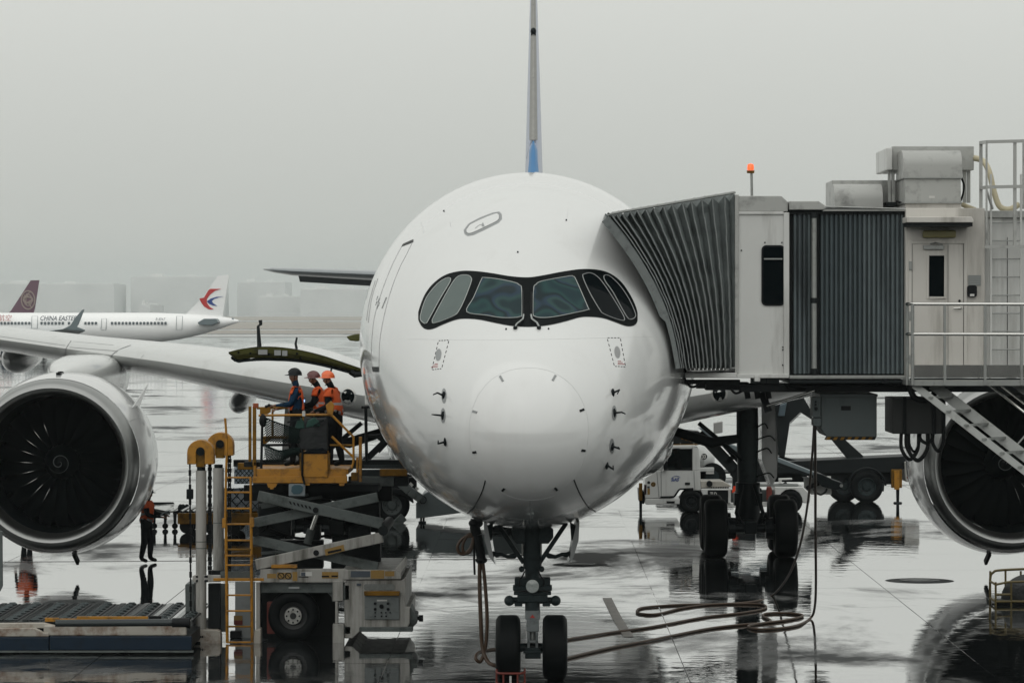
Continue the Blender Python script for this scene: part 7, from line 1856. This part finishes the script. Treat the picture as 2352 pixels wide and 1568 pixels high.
sp2('deck_rail', ((720, 390), (850, 300), (880, 330), (880, 350), (760, 398)), loader_grey, .4, .3)
sp2('deck_rail', ((300, 540), (1100, 530), (1100, 640), (300, 650)), under_dark, .6, .3)

# ------------------------------------------------------------------ pallet dollies and wrapped cargo behind the loader
C2 = lambda x, y: (x * .288, 847 + y * .288)
YD = 88.0
def dolly(u0, u1, lab, Y):
    d = thing('pallet_dolly', lab, 'dolly', (WX((u0 + u1) / 2, Y), Y + 1, 0), 'pallet dollies behind the loader')
    x0, x1 = WX(u0, Y), WX(u1, Y)
    mb = MB(); mb.box(x0, x1, Y, Y + .12, WZ(1203, Y), WZ(1178, Y)); ob('side_beam', mb, yellow_dirty, d, bevel=.015)
    mb = MB(); mb.box(x0, x1, Y + 2.2, Y + 2.32, WZ(1203, Y), WZ(1178, Y)); ob('side_beam', mb, yellow_dirty, d, bevel=.015)
    mb = MB(); mb.box(x0 + .02, x1 - .02, Y + .13, Y + 2.2, WZ(1196, Y), WZ(1186, Y)); ob('deck', mb, under_dark, d)
    for q in (.2, .8):
        for yy in (Y + .3, Y + 2.0):
            c = V3(x0 + (x1 - x0) * q, yy, .19); mb = MB(); mb.cyl(c - V3(0, .06, 0), c + V3(0, .06, 0), .19, .19, 18); ob('wheel', mb, rubber, d, smooth=40)
            mb = MB(); mb.bar(c, c + V3(0, 0, .25), .08, .08); ob('caster_fork', mb, dark_steel, d)
    n = 7
    for k in range(n):
        x = x0 + (x1 - x0) * (k + .5) / n; mb = MB(); mb.cyl(V3(x, Y + .14, WZ(1176, Y)), V3(x, Y + 2.18, WZ(1176, Y)), .04, .04, 10); ob('roller', mb, deck_steel, d, smooth=50)
    return d
dolly(408, 500, 'grimy yellow pallet dolly just left of the loader masts', YD)
dolly(506, 640, 'grimy yellow pallet dolly behind the loader ladder, carrying wrapped cargo', YD - .4)
# flatter tray dolly with tow bar, half behind the worker
td = thing('tray_dolly', 'pale wet tray dolly behind the worker by the left engine', 'dolly', (WX(385, 90), 91, 0))
def dp(name, poly, mat, dy=0.0, dep=.2, bevel=.01):
    mb = MB(); mb.uvprism([C2(*p) for p in poly], 90 + dy, dep); return ob(name, mb, mat, td, bevel=bevel)
dp('back_board', ((1200, 1062), (1380, 1062), (1392, 1078), (1200, 1085)), under_dark, 1.6, .1)
mb = MB(); a = [W(*C2(1180, 1100), 90), W(*C2(1320, 1130), 90), W(*C2(1390, 1082), 91.6), W(*C2(1200, 1082), 91.6)]
mb.add(a + [p - V3(0, 0, .05) for p in a], [(0, 1, 2, 3), (7, 6, 5, 4), (0, 4, 5, 1), (1, 5, 6, 2), (2, 6, 7, 3), (3, 7, 4, 0)]); ob('tray', mb, pm('wet pale tray', (.34, .35, .34), .15), td)
mb = MB(); a = [W(*C2(1315, 1135), 90), W(*C2(1380, 1130), 90), W(*C2(1440, 1085), 91.6), W(*C2(1395, 1082), 91.6)]
mb.add(a + [p - V3(0, 0, .05) for p in a], [(0, 1, 2, 3), (7, 6, 5, 4), (0, 4, 5, 1), (1, 5, 6, 2), (2, 6, 7, 3), (3, 7, 4, 0)]); ob('tray_end', mb, pm('wet pale tray', (.34, .35, .34), .15), td)
dp('side_beam', ((1190, 1110), (1355, 1135), (1355, 1160), (1190, 1155)), loader_grey, 0, .1)
for x in (1230, 1318, 1395):
    c = W(*C2(x, 1150), 90.1); mb = MB(); mb.cyl(c, V3(c.x, c.y, .1), .05, .035, 10); ob('leg', mb, dark_steel, td)
    mb = MB(); mb.cyl(V3(c.x, c.y - .04, .08), V3(c.x, c.y + .04, .08), .08, .08, 16); ob('wheel', mb, rubber, td, smooth=40)
for x in (1440, 1460, 1490):
    mb = MB(); mb.ell(W(*C2(x, 1110), 90.2), .08, .08, .12, 8, 6); ob('hitch_knuckle', mb, dark_steel, td, smooth=50)
mb = MB(); mb.bar(W(*C2(1380, 1150), 90.2), W(*C2(1520, 1120), 90.2), .06, .1); ob('tow_bar', mb, dark_steel, td)
wrap = pm('clear wrapped cargo', (.30, .34, .38), .25, coat=.5, var=.45, vscale=2.5, bump=.06, bscale=3)
def cargo(u0, u1, v0, v1, Y, lab):
    t = thing('wrapped_cargo_pallet', lab, 'cargo', (WX((u0 + u1) / 2, Y), Y + 1, WZ(v1, Y)), 'netted cargo pallets behind the loader')
    a, b_ = W(u0, v1, Y), W(u1, v0, Y); mb = MB()
    nx = 8; nz = 5; rows_ = []
    for i in range(nx + 1):
        rows_.append([V3(a.x + (b_.x - a.x) * i / nx, Y + random.uniform(-.06, .06), a.z + (b_.z - a.z) * j / nz * (1 + random.uniform(-.03, .03))) for j in range(nz + 1)] + [V3(a.x + (b_.x - a.x) * i / nx, Y + 2.0, b_.z), V3(a.x + (b_.x - a.x) * i / nx, Y + 2.0, a.z)])
    mb.grid(rows_, True); mb.add(rows_[0], [tuple(range(len(rows_[0])))]); mb.add(rows_[-1], [tuple(range(len(rows_[0])))]); ob('load', mb, wrap, t, smooth=60)
    mb = MB()
    for s_ in (1, -1):
        for k in range(-6, 12):
            p = V3(a.x + (b_.x - a.x) * k / 6, Y - .08, a.z); q = p + V3(s_ * (b_.z - a.z) * .9, 0, b_.z - a.z)
            pts = [p.lerp(q, j / 8) for j in range(9)]; pts = [x for x in pts if a.x <= x.x <= b_.x]
            if len(pts) > 1: mb.tube(pts, .013, 4)
    ob('cargo_net', mb, net_m, t)
    mb = MB(); mb.box(a.x - .05, b_.x + .05, Y - .1, Y + 2.1, a.z - .06, a.z - .002); ob('pallet_base', mb, yellow_dirty, t)
    return t
cargo(512, 640, 1120, 1173, YD + .1, 'shiny wrapped cargo under a net behind the loader ladder, on the dolly')
cargo(538, 596, 1064, 1118, YD + 14, 'bluish wrapped cargo pile far behind the loader deck')
d3 = dolly(530, 610, 'far pallet dolly under the bluish cargo pile', YD + 14)

# ------------------------------------------------------------------ hoses
CH = lambda x, y: (1016 + .2562 * x, 1166.6 + .2562 * y)
YG = 54.0
hb = thing('ground_power_cable', 'brown ground power cable hanging in a bundle below the nose left of the gear', 'cable', W(1100, 1200, YG))
def hh(name, pts, r, mat, Y=YG, k=6):
    mb = MB(); mb.tube(spline([W(*CH(p[0], p[1]), Y + (p[2] if len(p) > 2 else 0)) for p in pts], k), r, 8); return ob(name, mb, mat, hb, smooth=60)
hh('cable', ((335, 480), (335, 700), (345, 1000), (358, 1230), (400, 1360, -.1), (450, 1402, -.2), (505, 1412, -.2), (600, 1420, -.25)), .034, hose_m)
hh('cable', ((362, 480), (385, 700), (402, 1000), (388, 1240), (345, 1370), (300, 1345), (320, 1300, .2), (400, 1275, .4), (510, 1262, .6)), .03, hose_m)
hh('cable_loop', ((290, 250), (200, 260), (140, 330), (150, 395), (200, 408), (255, 350), (280, 260)), .026, hose_m)
hh('cable_loop', ((285, 240), (230, 240), (185, 320), (190, 390), (240, 395), (272, 330), (285, 245)), .026, hose_m)
hh('cable_tail', ((292, 270), (285, 420), (290, 595)), .018, hose_black)
hh('cable_sleeve', ((300, 105), (292, 170), (300, 240)), [.10, .09, .075] + [.07] * 10, hose_black) if False else hh('cable_sleeve', ((300, 100), (292, 170), (310, 240)), .085, hose_black)
hh('cable_sleeve', ((315, 240), (330, 330), (345, 420), (350, 490)), .075, hose_black)
mb = MB(); mb.ell(W(*CH(300, 135), YG), .12, .1, .08, 12, 8); ob('plug', mb, hose_black, hb, smooth=50)
mb = MB(); mb.ell(W(*CH(350, 465), YG), .1, .08, .06, 12, 8); ob('clamp', mb, hose_black, hb, smooth=50)
mb = MB(); mb.tube([W(*CH(318, 120), YG), W(*CH(320, 60), YG + .2)], .07, 8); ob('socket_plug', mb, dark_steel, hb, smooth=50)

def ground_hose(lab, pts, r):
    q = []
    for p in pts:
        q.append(G(p[0], p[1], r) if len(p) == 2 else W(*p))
    c = q[len(q) // 2]
    mb = MB(); mb.tube(spline(q, 8), r, 10)
    o = ob('hose', mb, hose_m, None, smooth=60, org=(c.x, c.y, 0)); return tag(o, lab, 'hose', 'brown hoses on the apron')
ground_hose('brown hose looping on the wet apron, its upper strand swinging up to the bridge cabinet',
            ((1285, 1470), (1400, 1452), (1500, 1438), (1620, 1416), (1700, 1407), (1752, 1398), (1758, 1390), (1730, 1386), (1640, 1387), (1570, 1395), (1510, 1409), (1470, 1408), (1463, 1402), (1480, 1394), (1560, 1388), (1660, 1386), (1735, 1380), (1775, 1366), (1812, 1320, 65.5), (1838, 1250, 62.5), (1856, 1150, 59), (1866, 1040, 56), (1870, 975, 54.1)), .022)
ground_hose('brown hose running straight from the nose wheels, rising vertically to the bridge cabinet',
            ((1270, 1518), (1400, 1487), (1500, 1468), (1620, 1444), (1700, 1434), (1755, 1430), (1770, 1424), (1752, 1414), (1762, 1408), (1800, 1407), (1838, 1410), (1840, 1416), (1800, 1424), (1740, 1432), (1718, 1438), (1740, 1444), (1790, 1442), (1835, 1434), (1862, 1418), (1871, 1395, 63.5), (1874, 1340, 61.5), (1873, 1200, 58.5), (1873, 1100, 56.5), (1872, 975, 54.2)), .024)

# ------------------------------------------------------------------ chock frame at the nose wheel, cage cart at right, low cone feet
rc = thing('wheel_chock_frame', 'red tubular chock frame in front of the left nose wheel', 'chock', (WX(1172, 52.6), 52.7, 0))
xa, xb = WX(1140, 52.6), WX(1205, 52.6)
for (z, nm) in ((.20, 'top_rail'), (.03, 'bottom_rail')):
    mb = MB(); mb.tube([V3(xa, 53.3, z), V3(xa, 52.75, z), V3(xa + .06, 52.62, z), V3(xb - .06, 52.62, z), V3(xb, 52.75, z), V3(xb, 53.3, z)], .018, 8); ob(nm, mb, red_paint, rc, smooth=50)
for q in (0, .25, .75, 1):
    x = xa + (xb - xa) * q; y = 52.62 if 0 < q < 1 else 52.8
    mb = MB(); mb.cyl(V3(x, y, .015), V3(x, y, .2), .014, .014, 8); ob('upright', mb, red_paint, rc)
mb = MB(); mb.cyl(V3((xa + xb) / 2, 52.61, .01), V3((xa + xb) / 2, 52.61, .16), .018, .018, 8); ob('white_post', mb, sticker_white, rc)
YE = 66.9; CR = lambda x, y: (1787.5 + .24 * x, 1204 + .24 * y)
kc = thing('caged_cart', 'low yellow tube cage with dark tarpaulin at the right edge', 'cart', (WX(2340, YE), YE + .4, 0))
xl, xr = WX(2287, YE), WX(2287, YE) + 1.25
zt_, zb_ = WZ(1336, YE), .03
ym = pm('dull ochre tube', (.17, .125, .045), .5, var=.2)
for k in range(5):
    x = xl + (xr - xl) * k / 4
    mb = MB(); mb.cyl(V3(x, YE, 0), V3(x, YE, zt_), .022, .022, 8); ob('upright', mb, ym, kc)
    mb = MB(); mb.cyl(V3(x, YE + .8, 0), V3(x, YE + .8, zt_ + .16), .022, .022, 8); ob('upright', mb, ym, kc)
for pts in (((xl, YE, zt_ - .05), (xl + .25, YE, zt_), (xr, YE, zt_ + .03)), ((xl, YE, .08), (xr, YE, .08)), ((xl, YE, .22), (xl + .3, YE, .22))):
    mb = MB(); mb.tube(pts, .024, 8); ob('rail', mb, ym, kc)
mb = MB(); mb.tube(spline([V3(xl, YE + .8, 0), V3(xl, YE + .8, zt_), V3(xl + .06, YE + .8, zt_ + .13), V3(xl + .25, YE + .8, zt_ + .18), V3(xr, YE + .8, zt_ + .22)], 5), .026, 8); ob('hoop', mb, ym, kc, smooth=50)
for z in (.08, zt_ - .05):
    mb = MB(); mb.tube([V3(xl, YE, z), V3(xl, YE + .8, z)], .024, 8); ob('rail', mb, ym, kc)
mb = MB(); mb.ell(V3((xl + xr) / 2 + .1, YE + .42, .1), .56, .32, .5, 18, 10, 0, pi / 2); ob('tarpaulin', mb, pm('dark tarp', (.014, .018, .018), .5, bump=.05, bscale=4), kc, smooth=60)
mb = MB(); mb.box(xl + .03, xr - .03, YE + .03, YE + .77, .03, .06); ob('floor_plate', mb, under_dark, kc)
# ------------------------------------------------------------------ haze: rainy air round the whole place
hz = bpy.data.materials.new('rain haze'); hz.use_nodes = True
N = hz.node_tree.nodes; N.clear()
o_ = N.new('ShaderNodeOutputMaterial'); pv = N.new('ShaderNodeVolumePrincipled')
pv.inputs['Color'].default_value = (0.86, 0.94, 0.94, 1)
pv.inputs['Density'].default_value = HAZE
pv.inputs['Anisotropy'].default_value = 0.2
hz.node_tree.links.new(pv.outputs[0], o_.inputs['Volume'])
mb = MB(); mb.box(-4000, 4000, -220, 6000, -1.5, 70)
ob('haze', mb, hz, kind='stuff')
